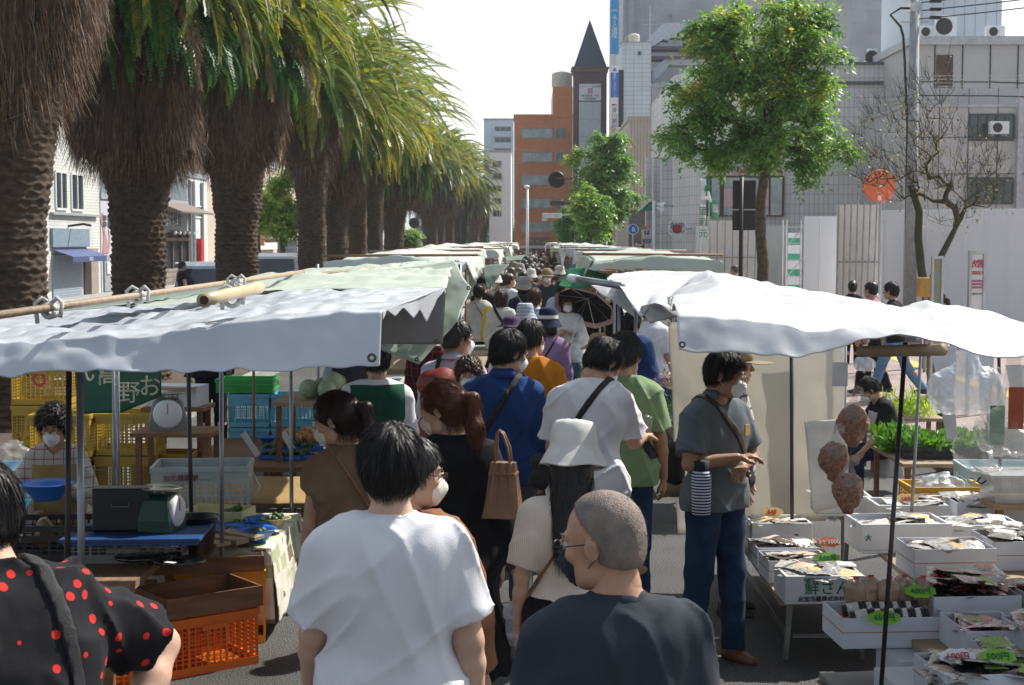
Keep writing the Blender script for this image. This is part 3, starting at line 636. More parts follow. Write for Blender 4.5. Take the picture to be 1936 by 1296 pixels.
YB=97;m=mat('beige_corrugated',(0.44,0.385,0.325),0.6,var=.04,vs=.3);nt,N,L,b=nodes(m)
wv=N.new('ShaderNodeTexWave');wv.inputs['Scale'].default_value=1.6;wv.bands_direction='X';L.new(N['Texture Coordinate'].outputs['Object'],wv.inputs['Vector']);bp=N.new('ShaderNodeBump');bp.inputs['Strength'].default_value=.8;bp.inputs['Distance'].default_value=.08;L.new(wv.outputs[0],bp.inputs['Height']);L.new(bp.outputs[0],b.inputs['Normal'])
t=bldg('beige_building','beige ribbed metal-clad building with a bar on its ground floor',xof(1188,YB),xof(1300,YB),YB,YB+12,zof(230,YB),m,rm=m);cx=t.location.x;hy=t['hy']
for py in(276,353,402):front_win(t,xof(1237,YB),xof(1262,YB),zof(py+9,YB),zof(py-9,YB),2,M_GLP,M_WH)
mdk=mat('dark_grey_wall',(0.075,0.08,0.085),0.7)
MB().box(xof(1190,YB)-cx,xof(1270,YB)-cx,-hy-.12,-hy-.003,.12,zof(398,YB)).obj('shop_front',mdk,t)
s=MB().box(xof(1202,YB)-cx,xof(1232,YB)-cx,-hy-.3,-hy-.13,zof(467,YB),zof(458,YB)).obj('shop_sign',M_BLK,t);text('lettering','Beer Salad',(xof(1217,YB)-cx,-hy-.32,zof(462.5,YB)),.26,M_TXW,parent=s)
s=MB().box(xof(1238,YB)-cx,xof(1272,YB)-cx,-hy-.3,-hy-.13,zof(467,YB),zof(457,YB)).obj('shop_sign',M_RED,t);text('lettering','FOOD Plus',(xof(1253,YB)-cx,-hy-.32,zof(462,YB)),.3,M_TXW,parent=s)
MB().box(xof(1196,YB)-cx,xof(1224,YB)-cx,-hy-.8,-hy-.13,zof(472,YB),zof(468.5,YB)).obj('awning',M_RED,t)
for k in range(5):MB().box(xof(1210+7*k,YB)-cx,xof(1214.5+7*k,YB)-cx,-hy-.16,-hy-.121,zof(492,YB),zof(474,YB)).obj('window',M_GL,t)

# grey tiled corner building
mt=brickmat('grey_tile_big',(0.72,0.715,0.70),(0.42,0.42,0.42),0.22,0.44,0.016,axes='WALL',bump=0.3,off=0,var=.04)
YB=70;xl=xof(1340,YB);xr=xof(1692,YB);zt=zof(128,YB)
t=empty('corner_building',((xl+xr)/2,YB+10,0),0,'grey tiled corner building with rounded bay and pink shop fascia behind the tree','building');cx=t.location.x;cy=t.location.y
mb=MB();xs=[(xr,YB),(xl,YB),(xl-1.25,YB+4.5),(xl-1.1,YB+20),(xr,YB+20)];zl=zof(215,YB+4)
n=len(xs);
mb.add([(x-cx,y-cy,z)for z in(0.1,zt)for x,y in xs],[(0,1,1+n,n)[::-1],(1,2,2+n,1+n)[::-1],(2,3,3+n,2+n)[::-1],(3,4,4+n,3+n)[::-1],(4,0,n,4+n)[::-1],tuple(range(n,2*n))[::-1]])
mb.obj('wall',mt,t)
MB().box(-(xr-xl)/2-.01,(xr-xl)/2+.05,-10.1,-10.003,zt-.9,zt-.75).box(-(xr-xl)/2,(xr-xl)/2+.05,-10.1,-9.0,zt+.003,zt+.12).obj('cornice',mat('dark_trim',(0.10,0.11,0.12),.6),t)
t['hx']=(xr-xl)/2;t['hy']=10.0
mp=mat('pink_panel',(0.56,0.40,0.38),0.5,var=.04);mbr=mat('brown_frame',(0.05,0.03,0.03),.5)
s=MB().box(xof(1334,YB)-cx,xof(1480,YB)-cx,-10.35,-10.005,zof(334,YB),zof(317,YB)).obj('fascia_sign',mp,t)
text('lettering','salon  lipstick',(xof(1390,YB)-cx,-10.37,zof(325,YB)),.3,M_TXR,parent=s)
MB().box(xof(1334,YB)-cx,xof(1480,YB)-cx,-10.3,-10.006,zof(410,YB),zof(334.5,YB)).obj('window_surround',mbr,t)
for a,b_,mm in((1343,1358,M_GLP),(1366,1400,M_GLP),(1404,1450,M_GLP),(1454,1475,M_GLP)):
    MB().box(xof(a,YB)-cx,xof(b_,YB)-cx,-10.36,-10.301,zof(408,YB),zof(338,YB)).obj('pane',mm,t)
for a,b_ in((1366,1400),(1404,1450)):MB().box(xof(a,YB)-cx,xof(b_,YB)-cx,-10.4,-10.361,zof(392,YB),zof(358,YB)).obj('pink_film',mp,t)
for k in range(3):# pilasters of the street side
    y=YB+5.5+k*5;MB().box(-t['hx']-1.75,-t['hx']-1.1,y-cy-.35,y-cy+.35,.12,zof(300,y)).obj('pilaster',mt,t)
for k in range(2):
    o=MB().box(xl-1.35-cx,xl-1.0-cx,YB+7-cy+5*k,YB+9.6-cy+5*k,3.2,6.0).obj('window',M_GL,t)
aw=MB();y=YB+12;aw.add([(xl-1.15-cx,y-cy,5.0),(xl-2.3-cx,y-cy,3.9),(xl-2.3-cx,y+2.5-cy,3.9),(xl-1.15-cx,y+2.5-cy,5.0),(xl-1.15-cx,y-cy,3.9)],[(0,1,2,3),(0,4,1)]);aw.obj('awning',M_GRN,t)
def pole_sign(name,px0,px1,py0,py1,Y,label,m,th=.2,cat='sign',group=None):
    x0,x1=xof(px0,Y),xof(px1,Y);z0,z1=zof(py1,Y),zof(py0,Y);t=empty(name,((x0+x1)/2,Y,z0),0,label,cat,group)
    MB().box(-(x1-x0)/2,(x1-x0)/2,-th/2,th/2,0,z1-z0).obj('sign_board',m,t,bevel=.02);return t,(x1-x0),(z1-z0),th/2+.012
t,w,h,f=pole_sign('projecting_sign',1271,1286,322,356,YB+6,'small white upright sign with red flower mark on the corner building',M_WH)
mb=MB()
for k in range(5):mb.ball((.0+.13*math.cos(k*1.257),-f,h*.62+.13*math.sin(k*1.257)),.085,.01,.085)
for k in range(4):mb.ball((-.08+.06*k,-f,h*.3+.05*(k%2)),.06,.01,.09)
mb.obj('flower_mark',M_TXR,t);MB().tube([(w/2,0,h*.8),(w/2+.5,0,h*.8)],.03,6).tube([(w/2,0,h*.2),(w/2+.5,0,h*.2)],.03,6).obj('bracket',M_ALU,t)
# round signs
def disc_sign(px,py,Y,r,label,m,rim=None,name='round_sign',rz=0.0,group=None):
    p=at(px,py,Y);t=empty(name,p,rz,label,'sign',group)
    MB().lathe([(0.001,-.08),(r*.94,-.08),(r,-.05),(r,.05),(r*.94,.08),(0.001,.08)],(0,0,0),36,Matrix.Rotation(PI/2,4,'X')).obj('disc',m,t)
    if rim:MB().lathe([(r*.9,.085),(r*1.02,.09),(r*1.02,-.06)],(0,0,0),36,Matrix.Rotation(PI/2,4,'X')).obj('rim',rim,t)
    return t
t=disc_sign(1280,433,72,.43,'round white restaurant sign with red blot and black characters, in front',M_WH,M_ALU,group='round signs on the corner building')
mb=MB();mb.lathe([(0.001,.1),(.22,.1)],(0,0,0),20,Matrix.Rotation(PI/2,4,'X'));mb.obj('red_blot',M_RED,t)
text('lettering','創作',(0,-.13,.12),.34,M_TXT,parent=t);text('lettering','お好み焼き',(0,-.13,-.14),.14,M_TXT,parent=t)
MB().tube([(.43,0,0),(1.3,.3,0)],.04,6).obj('bracket',M_ALU,t)
t=disc_sign(1264,432,75.5,.43,'round white restaurant sign half hidden behind the front one',M_WH,M_ALU,group='round signs on the corner building')
text('lettering','お',(-.15,-.13,.12),.34,M_TXT,parent=t);text('lettering','好',(-.15,-.13,-.16),.3,M_TXR,parent=t);MB().tube([(.43,0,0),(1.6,.3,0)],.04,6).obj('bracket',M_ALU,t)

# beige-grey office building on the right
YB=62;m=mat('taupe_panel',(0.50,0.49,0.47),0.7,var=.05,vs=.4)
t=bldg('office_building','taupe panelled office building with roof terrace at the right edge',xof(1705,YB),xof(2100,YB),YB,YB+16,zof(207,YB),m,roof=.12,rm=mat('pale_coping',(0.5,0.51,0.52),.6));cx=t.location.x;hy=t['hy']
for py in(262,330):MB().box(-t['hx'],t['hx'],-hy-.03,-hy-.002,zof(py+1,YB),zof(py,YB)).obj('joint',M_BLK,t)
for k in range(6):MB().box(xof(1716+55*k,YB)-cx,xof(1717+55*k,YB)-cx,-hy-.03,-hy-.002,zof(395,YB),zof(172,YB)).obj('joint',M_BLK,t)
for py in(244,362):front_win(t,xof(1828,YB),xof(1912,YB),zof(py+22,YB),zof(py-22,YB),5,M_GL,mat('dark_steel',(0.07,0.075,0.085),.6))
MB().box(xof(1916,YB)-cx,xof(1925,YB)-cx,-hy-.3,-hy-.003,zof(395,YB),zof(185,YB)).obj('corner_fin',mat('pale_coping',(0.5,0.51,0.52),.6),t)
ac_unit(1888,254,YB-.5,'white air conditioner hung at the upper office window',.75,.5)
t2=bldg('rooftop_storey','set-back taupe top storey with a brown door above the roof terrace',xof(1716,YB+3),xof(2100,YB+3),YB+3,YB+14,zof(92,YB+3),m,roof=.0);Y3=YB+3;cx=t2.location.x;hy=t2['hy']
t2.location.z=0;
mb=MB();zz=zof(92,Y3);mb.box(-t2['hx']-.1,t2['hx'],-hy-.25,hy,zz+.003,zz+.35);mb.obj('eaves',mat('pale_coping',(0.5,0.51,0.52),.6),t2)
MB().box(xof(1764,Y3)-cx,xof(1795,Y3)-cx,-hy-.05,-hy-.002,zof(170,Y3),zof(110,Y3)).obj('door',mat('brown_door',(0.10,0.055,0.04),.6),t2)
for k in range(5):MB().box(xof(1760+52*k,Y3)-cx,xof(1762+52*k,Y3)-cx,-hy-.04,-hy-.002,zof(172,Y3),zof(92,Y3)).obj('joint',M_BLK,t2)
r=empty('terrace_railing',(xof(1800,YB+.4),YB+.4,zof(172,YB)),0,'thin metal railing along the office roof terrace','railing');mb=MB();cx=r.location.x
for i in range(4):mb.box(xof(1716,YB)-cx,xof(2050,YB)-cx,-.02,.02,.12+i*.14,.14+i*.14)
for k in range(8):mb.box(xof(1718+42*k,YB)-cx,xof(1720+42*k,YB)-cx,-.021,.021,-.35,.6)
mb.obj('railing',M_ALU,r)
mw=mat('pale_blue_clad',(0.52,0.58,0.64),.6,var=.04,vs=.3)
t3=bldg('rooftop_machine_room','pale blue clad machine room on top of the office, air conditioners beside it',xof(1716,YB+8),xof(1885,YB+8),YB+8,YB+14,zof(-60,YB+8),mw,roof=0)
for k in range(8):MB().box(xof(1735+20*k,YB+8)-t3.location.x,xof(1735.6+20*k,YB+8)-t3.location.x,-t3['hy']-.02,-t3['hy']-.002,zof(92,YB+8),zof(-60,YB+8)).obj('joint',M_GRY,t3)
zr=zof(92,YB+3)+.43
for px,w,h,lb in((1752,.75,.5,'leftmost small air conditioner in the rooftop row'),(1787,.85,.95,'tallest twin-fan air conditioner in the rooftop row'),(1880,.8,.5,'rightmost air conditioner of the row beside the pale machine room')):ac_unit(px,90,YB+4,lb,w,h,zr)
ac_unit(1649,126,72,'tall side-on air conditioner on the grey tiled roof',.45,.85,zof(128,70)+.13);ac_unit(1608,126,72,'low air conditioner on the grey tiled roof next to the tall one',.7,.45,zof(128,70)+.13)

# vertical advertising signs hanging in a column
t,w,h,f=pole_sign('vertical_sign',1152,1168,-40,107,105,'tall sky-blue vertical sign hanging high beside the grey tower',mat('sky_blue_sign',(0.02,0.30,0.62),.4))
def zrel(py,Y,py1):return zof(py,Y)-zof(py1,Y)
text('lettering','AIG',(0,-f,zrel(27,105,107)),.22,M_TXW,parent=t)
for i,c in enumerate('AIG損保'):text('lettering',c,(0,-f,zrel(40+i*8.6,105,107)),.40,M_TXW,parent=t)
MB().box(w/2+.002,w/2+.3,-.05,.05,zrel(95,105,107),zrel(90,105,107)).box(w/2+.002,w/2+.3,-.05,.05,zrel(15,105,107),zrel(10,105,107)).obj('bracket',M_ALU,t)
t,w,h,f=pole_sign('vertical_sign',1153,1168,129,243,105,'lower vertical sign with blue and white sections under the sky-blue one',M_WH)
MB().box(-w/2,w/2,-f-.01,-f+.004,zrel(188,105,243),zrel(142,105,243)).obj('blue_panel',M_BLUE,t)
for i,c in enumerate('東武トップツアーズ'):text('lettering',c,(0,-f-.014,zrel(145+i*5.2,105,243)),.22,M_TXW,parent=t)
mb=MB();mb.poly([(-.15,0),(.15,.0),(0,.25)],.01,Matrix.Translation((0,-f-.01,zrel(139,105,243))));mb.obj('emblem',M_BLUE,t)
MB().poly([(-.12,.0),(-.2,.14),(.05,.2),(.2,.05),(.0,.1)],.01,Matrix.Translation((0,-f-.01,zrel(205,105,243)))).obj('emblem',M_TXR,t)
for i,c in enumerate('香川銀行'):text('lettering',c,(0,-f,zrel(212+i*10,105,243)),.36,M_TXT,parent=t)
MB().box(w/2+.002,w/2+.35,-.12,.12,zrel(243,105,243),zrel(137,105,243)).obj('sign_post',M_BLK,t)

# ---------------- left side shops (x = -18) ----------------
XL=-18.0
def yl(px):return(XL*FPX)/(px-1005)*1.0
def wall_l(name,label,px0,px1,z,m,d=9,x=XL,**k):
    y0,y1=yl(px0),yl(px1);t=bldg(name,label,x-d,x,y0,y1,z,m,**k);return t
def panel_l(t,nm,y0,y1,z0,z1,m,d=.06,e=.003):
    hx=t['hx'];cy=t.location.y;return MB().box(hx+e,hx+d,y0-cy,y1-cy,z0,z1).obj(nm,m,t)
def zl(py,px):return zof(py,yl(px))
mwt=brickmat('white_brick_tile',(0.68,0.69,0.66),(0.45,0.46,0.44),.28,.12,.012,axes='YZ',bump=.2,var=.03)
y0,y1=44,yl(188)
t=bldg('shop_building','white tiled building with a grey roller shutter and navy awning',XL-10,XL,y0,y1,13,mwt)
P=lambda a:yl(a)
panel_l(t,'signboard',P(93),P(163),zl(467,130),zl(433,130),mat('blue_grey_board',(0.20,0.27,0.34),.6),.12)
sh=panel_l(t,'roller_shutter',P(95),P(150),.13,zl(482,120),mat('shutter_blue_grey',(0.30,0.35,0.42),.5,var=.06),.05)
mb=MB();hx=t['hx']
for k in range(26):mb.box(hx+.052,hx+.066,P(95)-t.location.y,P(150)-t.location.y,.2+k*.1,.24+k*.1)
mb.obj('slat',mat('shutter_blue_grey',(0.30,0.35,0.42),.5),sh)
aw=MB();a0,a1=P(96)-t.location.y,P(163)-t.location.y;zt_=zl(471,130)
aw.add([(hx+.01,a0,zt_),(hx+.01,a1,zt_),(hx+.8,a1,zt_-.28),(hx+.8,a0,zt_-.28),(hx+.8,a0,zt_-.5),(hx+.8,a1,zt_-.5)],[(0,1,2,3),(3,2,5,4)]);aw=aw.obj('awning',mat('navy_awning',(0.05,0.08,0.20),.6),t)
text('lettering','DECO',(hx+.83,(a0+a1)/2,zt_-.39),.2,M_TXW,rz=PI/2,parent=aw)
panel_l(t,'doorway',P(155),P(183),.13,zl(470,170),mat('doorway_beige',(0.30,0.26,0.22),.7),.03);panel_l(t,'door',P(155),P(168),.13,1.9,mat('brown_black',(0.02,0.014,0.014),.5),.06,.032)
for a,b_ in((104,125),(134,156)):side_win(t,P(a),P(b_),zl(395,130),zl(330,130),2,M_GL,M_WH)
panel_l(t,'ledge',P(93),P(182),zl(408,130),zl(404,130),M_GRY,.15);lp=MB().tube([(hx,P(128)-t.location.y,zl(428,128)),(hx+.6,P(128)-t.location.y,zl(424,128)),(hx+.9,P(128)-t.location.y,zl(427,128))],.05,6).obj('wall_lamp',M_BLK,t)
for a,b_ in((20,44),(56,80)):side_win(t,P(a),P(b_),5,8,2);
mcr=mat('traffic_mirror',(0.6,0.62,0.6),.1,metal=.9)
t=wall_l('low_wall_building','pale panelled frontage with a pink cat painted on it',190,226,zof(378,yl(205)),mat('pale_grey_panel',(0.48,0.48,0.52),.7,var=.05))
hx=t['hx'];cy=t.location.y;cat_=[(0,0),(.25,.9),(.12,1.3),(.02,1.55),(-.16,1.6),(-.2,1.75),(-.1,1.95),(.0,2.12),(.08,2.0),(.2,2.2),(.28,1.95),(.33,1.6),(.45,1.3),(.8,.75),(.95,.3),(1.15,.5),(1.2,.9),(1.1,1.3),(1.18,1.35),(1.32,.9),(1.28,.35),(1.0,0)]
YC=yl(203);MB().poly([(a*.85,b_*.78)for a,b_ in cat_],.02,Matrix.Translation((hx+.025,YC-cy-.9,zof(475,YC)-.1))@ Matrix.Rotation(PI/2,4,'Z')).obj('cat_mural',mat('mural_pink',(0.42,0.20,0.21),.8),t)
for a,b_ in((193,199),(203,212)):
    for py in(412,424):panel_l(t,'window',P(a),P(b_),zl(py+5,203),zl(py-4,203),M_GL,.05)
panel_l(t,'gate',P(193),P(225),.15,zl(482,208),mat('mesh_gate',(0.30,0.32,0.32),.6),.07);panel_l(t,'notice',P(196),P(202),zl(518,199),zl(496,199),M_WH,.12,.071)
t=wall_l('shop_building','old dark timber shop front with a tin eave and hanging bulbs',292,355,zof(388,yl(330)),mat('pale_board',(0.42,0.44,0.46),.8,stretch=(1,8,.3)),d=9)
hx=t['hx'];cy=t.location.y;e0,e1=P(292)-cy,P(358)-cy;ze=zl(402,325)
MB().add([(hx-.3,e0,ze+.6),(hx-.3,e1,ze+.6),(hx+1.3,e1,ze),(hx+1.3,e0,ze),(hx-.3,e0,ze+.52),(hx-.3,e1,ze+.52),(hx+1.3,e1,ze-.08),(hx+1.3,e0,ze-.08)],[(0,3,2,1),(4,5,6,7),(3,7,6,2),(0,4,7,3),(1,2,6,5)])if False else None
mb=MB();mb.add([(hx-.3,e0,ze+.6),(hx-.3,e1,ze+.6),(hx+1.3,e1,ze),(hx+1.3,e0,ze),(hx-.3,e0,ze+.52),(hx-.3,e1,ze+.52),(hx+1.3,e1,ze-.08),(hx+1.3,e0,ze-.08)],[(0,3,2,1),(4,5,6,7),(3,7,6,2),(0,4,7,3),(1,2,6,5)]);mb.obj('eave',mat('rusty_tin',(0.17,0.13,0.11),.7),t)
panel_l(t,'dark_opening',P(300),P(352),.9,zl(440,328),mat('deep_blue_black',(0.012,0.016,0.024),.4),.04)
mbw=mat('old_timber',(0.10,0.06,0.04),.8)
for a in(300,322,338,352):panel_l(t,'timber_post',P(a)-.1,P(a)+.1,.9,zl(437,328),mbw,.14,.042)
panel_l(t,'timber_beam',P(300),P(353),zl(456,328),zl(450,328),mat('timber_light',(0.24,0.13,0.08),.8),.17,.145);panel_l(t,'stone_base',P(300),P(355),.13,.9,brickmat('rubble',(.3,.26,.22),(.12,.1,.09),.4,.25,.03,axes='YZ',var=.2),.3)
for py in(496,518):panel_l(t,'white_rail',P(324),P(352),zl(py+1.5,338),zl(py,338),M_WH,.18,.146)
s=panel_l(t,'sign_box',P(300),P(317),zl(428,308),zl(407,308),M_WH,.5);text('lettering','喫茶軽食',(hx+.52,(P(300)+P(317))/2-cy,zl(417,308)),.8,M_TXT,rz=PI/2,parent=s)
for k in range(5):MB().ball((hx+.6,P(308+9*k)-cy,zl(441,325)),.09).obj('bulb',M_WH,t,True)
mb=MB();mb.tube([(hx+.5,P(300)-cy,zl(436,325)),(hx+.7,P(330)-cy,zl(441,325)),(hx+.5,P(356)-cy,zl(438,325))],.02,4);mb.obj('cable',M_BLK,t)
t=wall_l('shop_building','white rendered building with green windows behind the parked car',355,392,zof(338,yl(370)),mat('white_render',(0.66,0.70,0.68),.7,var=.05));side_win(t,P(366),P(380),zl(410,373),zl(392,373),1,mat('green_glass',(0.03,0.16,0.12),.2),M_WH)
for k in(357,364,380):MB().tube([(t['hx']+.08,P(k)-t.location.y,.1),(t['hx']+.08,P(k)-t.location.y,zof(345,yl(370)))],.1,8).obj('drainpipe',M_GRY,t)
panel_l(t,'red_vending_panel',P(366),P(371),.15,2.4,M_RED,.4)
t=wall_l('shop_building','cream building with an orange domed awning and red round sign',392,600,9.5,mat('cream_render',(0.55,0.46,0.38),.7,var=.06,vs=.4));hx=t['hx'];cy=t.location.y
for a,b_ in((480,500),(508,530),(540,560)):side_win(t,P(a),P(b_),zl(318,520),zl(285,520),2)
mb=MB();yc=(P(455)+P(477))/2-cy;hw=(P(477)-P(455))/2;za=zl(465,466);vs=[]
for i in range(7):
    a=PI/2*i/6
    for k in range(13):
        w=PI*k/12;vs.append((hx+.02+1.1*math.sin(w)*math.cos(a),yc-hw*math.cos(w)*(1 if True else 1),za+1.3*math.sin(a)*math.sin(w)**.5 if 0<k<12 else za))
mb.add(vs,[(i*13+k,i*13+k+1,(i+1)*13+k+1,(i+1)*13+k)for i in range(6)for k in range(12)]);mb.obj('dome_awning',mat('awning_orange',(0.72,0.40,0.12),.6),t,True)
panel_l(t,'poster',P(456),P(470),zl(505,463),zl(470,463),mat('poster_pink',(0.55,0.33,0.25),.6,col2=(0.5,0.12,0.1),vs=4),.1)
panel_l(t,'signboard',P(484),P(517),zl(458,500),zl(441,500),M_BLK,.3);panel_l(t,'white_banner',P(484),P(517),zl(472,500),zl(459,500),M_WH,.28)
ds=disc_sign(505,433,96,.75,'round red sign in a thin ring above the black signboard',M_WH,M_RED,'round_sign',rz=0);MB().lathe([(0.001,.1),(.5,.1)],(0,0,0),24,Matrix.Rotation(PI/2,4,'X')).obj('red_disc',M_RED,ds);text('lettering','cafe',(0,-.12,0),.32,M_TXW,parent=ds)
MB().tube([(-.7,0,0),(-2.5,0,0)],.05,6).obj('bracket',M_RED,ds)
panel_l(t,'window',P(475),P(483),.2,2.6,M_GLP,.08);panel_l(t,'window',P(524),P(560),.2,2.4,M_GL,.08)
t=bldg('shop_building','distant grey terrace closing the left side of the road',XL-9,XL,yl(600),235,8.5,mat('grey_render',(0.45,0.48,0.50),.7,var=.06,vs=.3))
for k in range(12):
    y=135+k*8;side_win(t,y,y+3,4.8,6.4,2)

# ---------------- hoarding, pole, signs on the right pavement ----------------
mh=mat('hoarding_white',(0.80,0.81,0.84),.45,var=.03,vs=.4)
h=empty('hoarding',(10,31,.12),0,'long white steel construction hoarding behind the bare tree','hoarding')
def hpanel(pxa,Ya,pxb,Yb,n,ztop,m=None,root=None):
    root=root or h
    for k in range(n):
        a=k/n;b_=(k+1)/n;A=(xof(pxa,Ya)*(1-a)+xof(pxb,Yb)*a,Ya*(1-a)+Yb*a);B=(xof(pxa,Ya)*(1-b_)+xof(pxb,Yb)*b_,Ya*(1-b_)+Yb*b_)
        v=Vector((B[0]-A[0],B[1]-A[1],0));L_=v.length;ang=math.atan2(v.y,v.x)
        M_=Matrix.Translation((A[0]-root.location.x,A[1]-root.location.y,0))@ Matrix.Rotation(ang,4,'Z')
        mb=MB();mb.box(.006,L_-.006,-.02,.02,0,ztop,M_);mb.box(.006,.05,-.05,-.0205,0,ztop-.02,M_);mb.obj('hoarding_panel',m or mh,root)
hpanel(1668,34,2080,31,10,2.85);hpanel(1520,39.3,1582,39,2,2.8)
hpanel(1582,38.4,1668,37.8,3,2.72,mat('hoarding_offwhite',(0.62,0.64,0.65),.5,var=.05))
ms=mat('clear_corrugated',(0.60,0.64,0.68),.25,spec=.8,var=.1,vs=3,stretch=(12,1,.3))
h2=empty('hoarding',(8,50,.12),0,'corrugated translucent hoarding between the black signboard and the scaffold','hoarding')
mb=MB();n=90;Ya,Yb=47,43;vs=[]
for k in range(n+1):
    a=k/n;px=1440+(1488-1440)*a;Y=Ya+(Yb-Ya)*a;x=xof(px,Y)-8;vs+=[(x,Y-50+.05*(k%2),0),(x,Y-50+.05*(k%2),2.6)]
mb.add(vs,[(2*k,2*k+2,2*k+3,2*k+1)for k in range(n)]);o=mb.obj('sheet',ms,h2);sm=o.modifiers.new('s','SOLIDIFY');sm.thickness=.006
h3=empty('hoarding',(6,56,.12),0,'plain white hoarding corner next to the shop flags','hoarding');hpanel(1318,60,1342,58,2,2.75,mh,h3)
# framed slatted screens
def screen(pxa,pxb,pyt,Y,label):
    x0,x1=xof(pxa,Y),xof(pxb,Y);z=zof(pyt,Y)-.12;t=empty('slatted_screen',((x0+x1)/2,Y,.12),0,label,'screen','framed screens on the hoarding');w=(x1-x0)/2
    MB().box(-w,w,0,.04,.05,z).obj('panel',mat('screen_grey',(0.62,0.62,0.60),.6,var=.05),t);mb=MB()
    for k in range(8):xx=-w+2*w*k/7;mb.tube([(xx*1.0,-.05,.0),(xx*1.05,-.05-.25,z+(.05 if k else 0))],.022,6)
    mb.tube([(-w,-.07,z*.55),(w,-.07,z*.55)],.018,6);mb.tube([(-w,-.09,z*.04),(w,-.09,z*.04)],.018,6);mb.obj('rod',mat('rod_grey',(0.30,0.30,0.28),.5,metal=.3),t);return t
screen(1582,1662,388,36.5,'tall framed screen of slanting rods on the hoarding, next to the orange disc');screen(1342,1440,418,54,'framed screen of slanting rods left of the black signboard')
# scaffold
sc_=empty('scaffold',(xof(1504,42),42,.12),0,'grey pipe scaffold tower with diagonal braces behind the tree trunk','scaffold');w=.25
for sx in(-1,1):
    for sy in(0,.6):MB().tube([(sx*w,sy,0),(sx*w,sy,2.75)],.022,6).obj('post',M_ALU,sc_)
for k in range(6):MB().tube([(-w,0,.3+k*.45),(w,0,.3+k*.45)],.018,6).obj('rung',M_ALU,sc_)
for k in range(3):MB().tube([(-w,0,.3+k*.85),(w,0,.9+k*.85)],.018,6).obj('brace',M_ALU,sc_)
t=empty('striped_sheet',(xof(1503,44),44,.12),0,'green and white striped sheet hanging inside the scaffold','sheet');MB().box(-.2,.2,0,.02,.1,2.4).obj('sheet',M_WH,t)
for k in range(5):MB().box(-.2,.2,-.006,-.001,.25+.45*k,.45+.45*k).obj('green_stripe',mat('stripe_green',(.05,.42,.25),.6),t)
# orange disc
p=at(1663,352,35);t=empty('orange_disc',p,0,'large orange segmented disc fixed on a pole above the hoarding','traffic mirror back')
mo=mat('orange_disc',(0.75,0.16,0.06),.5,var=.05)
MB().lathe([(0.001,-.02),(.12,-.05),(.34,-.03),(.375,0),(.36,.05),(0.001,.09)],(0,0,0),36,Matrix.Rotation(PI/2,4,'X')).obj('disc',mo,t,False)
mb=MB()
for k in range(6):a=k*PI/3;mb.tube([(.04*math.cos(a),-.055,.04*math.sin(a)),(.34*math.cos(a),-.045,.34*math.sin(a))],.012,5)
mb.obj('rib',mo,t);MB().tube([(.05,.1,-p.z+.12),(.05,.1,1.2)],.035,8).obj('pole',M_GRY,t);MB().box(-.06,.02,-.1,-.075,-.33,-.22).obj('tag',M_WH,t);MB().ball((0,-.06,0),.05).obj('hub',M_ALU,t)
# utility pole
Yp=33;t=empty('utility_pole',(xof(1722,Yp),Yp,.12),0,'tall concrete utility pole with cables right of the grey tiled building','utility pole')
MB().tube([(0,0,0),(0,0,zof(20,Yp))],[.15,.10],12).obj('pole',mat('pole_concrete',(0.36,0.37,0.38),.8),t,True)
MB().box(-.12,.12,-.12,.12,zof(42,Yp),zof(24,Yp)).obj('junction_box',M_ALU,t,bevel=.02)
z_=zof(20,Yp)
for i,py in enumerate((25,40,55)):
    mb=MB();zz=zof(py,Yp);mb.tube([(0,0,zz),(1.2,-1,zz+.0),(2.4,-2,zz+.02),(9,-8,zz+.25)],.012,4);mb.obj('cable',M_BLK,t)
    MB().box(.25,.48,-.33,-.22,zz-.03,zz+.03).obj('insulator',M_BLK,t)
mb=MB();mb.tube([(0,0,zof(35,Yp)),(-.3,0,zof(34,Yp)),(-.52,0,zof(46,Yp)),(-.3,0,zof(68,Yp)),(-.24,0,zof(85,Yp)),(-.2,0,zof(130,Yp)),(-.12,0,zof(250,Yp)),(-.1,0,.5)],.028,6);mb.obj('cable',M_BLK,t)
for py0,py1,l in((170,190,'upper'),(195,215,'lower')):
    mb=MB();mb.tube([(0,0,zof(py0,Yp)),(1.5,-.5,zof(py0+5,Yp)),(3.5,-1.5,zof(py1,Yp)),(9,-4,zof(py1+5,Yp))],.014,4);mb.obj('cable',M_BLK,t)
for k in range(2):MB().box(-.3,.3,-.04,.04,zof(17+0*k,Yp)-.5*k,zof(15,Yp)-.5*k).obj('crossarm',M_ALU,t)
# black signboard (seen from behind) on a post
Ys=31;t=empty('road_signboard',(xof(1401,Ys),Ys,.12),0,'black back of a two-panel road signboard on a dark post','signboard')
MB().tube([(0,0,0),(0,0,zof(345,Ys))],.045,8).obj('post',mat('dark_brown_metal',(0.02,0.016,0.014),.5),t,True)
x0,x1=xof(1385,Ys)-t.location.x,xof(1429,Ys)-t.location.x
for a,b_ in((342,396),(398,436)):MB().box(x0,x1,.05,.08,zof(b_,Ys)-.12,zof(a,Ys)-.12).obj('board',mat('dark_brown_metal',(0.02,0.016,0.014),.5),t,bevel=.02)
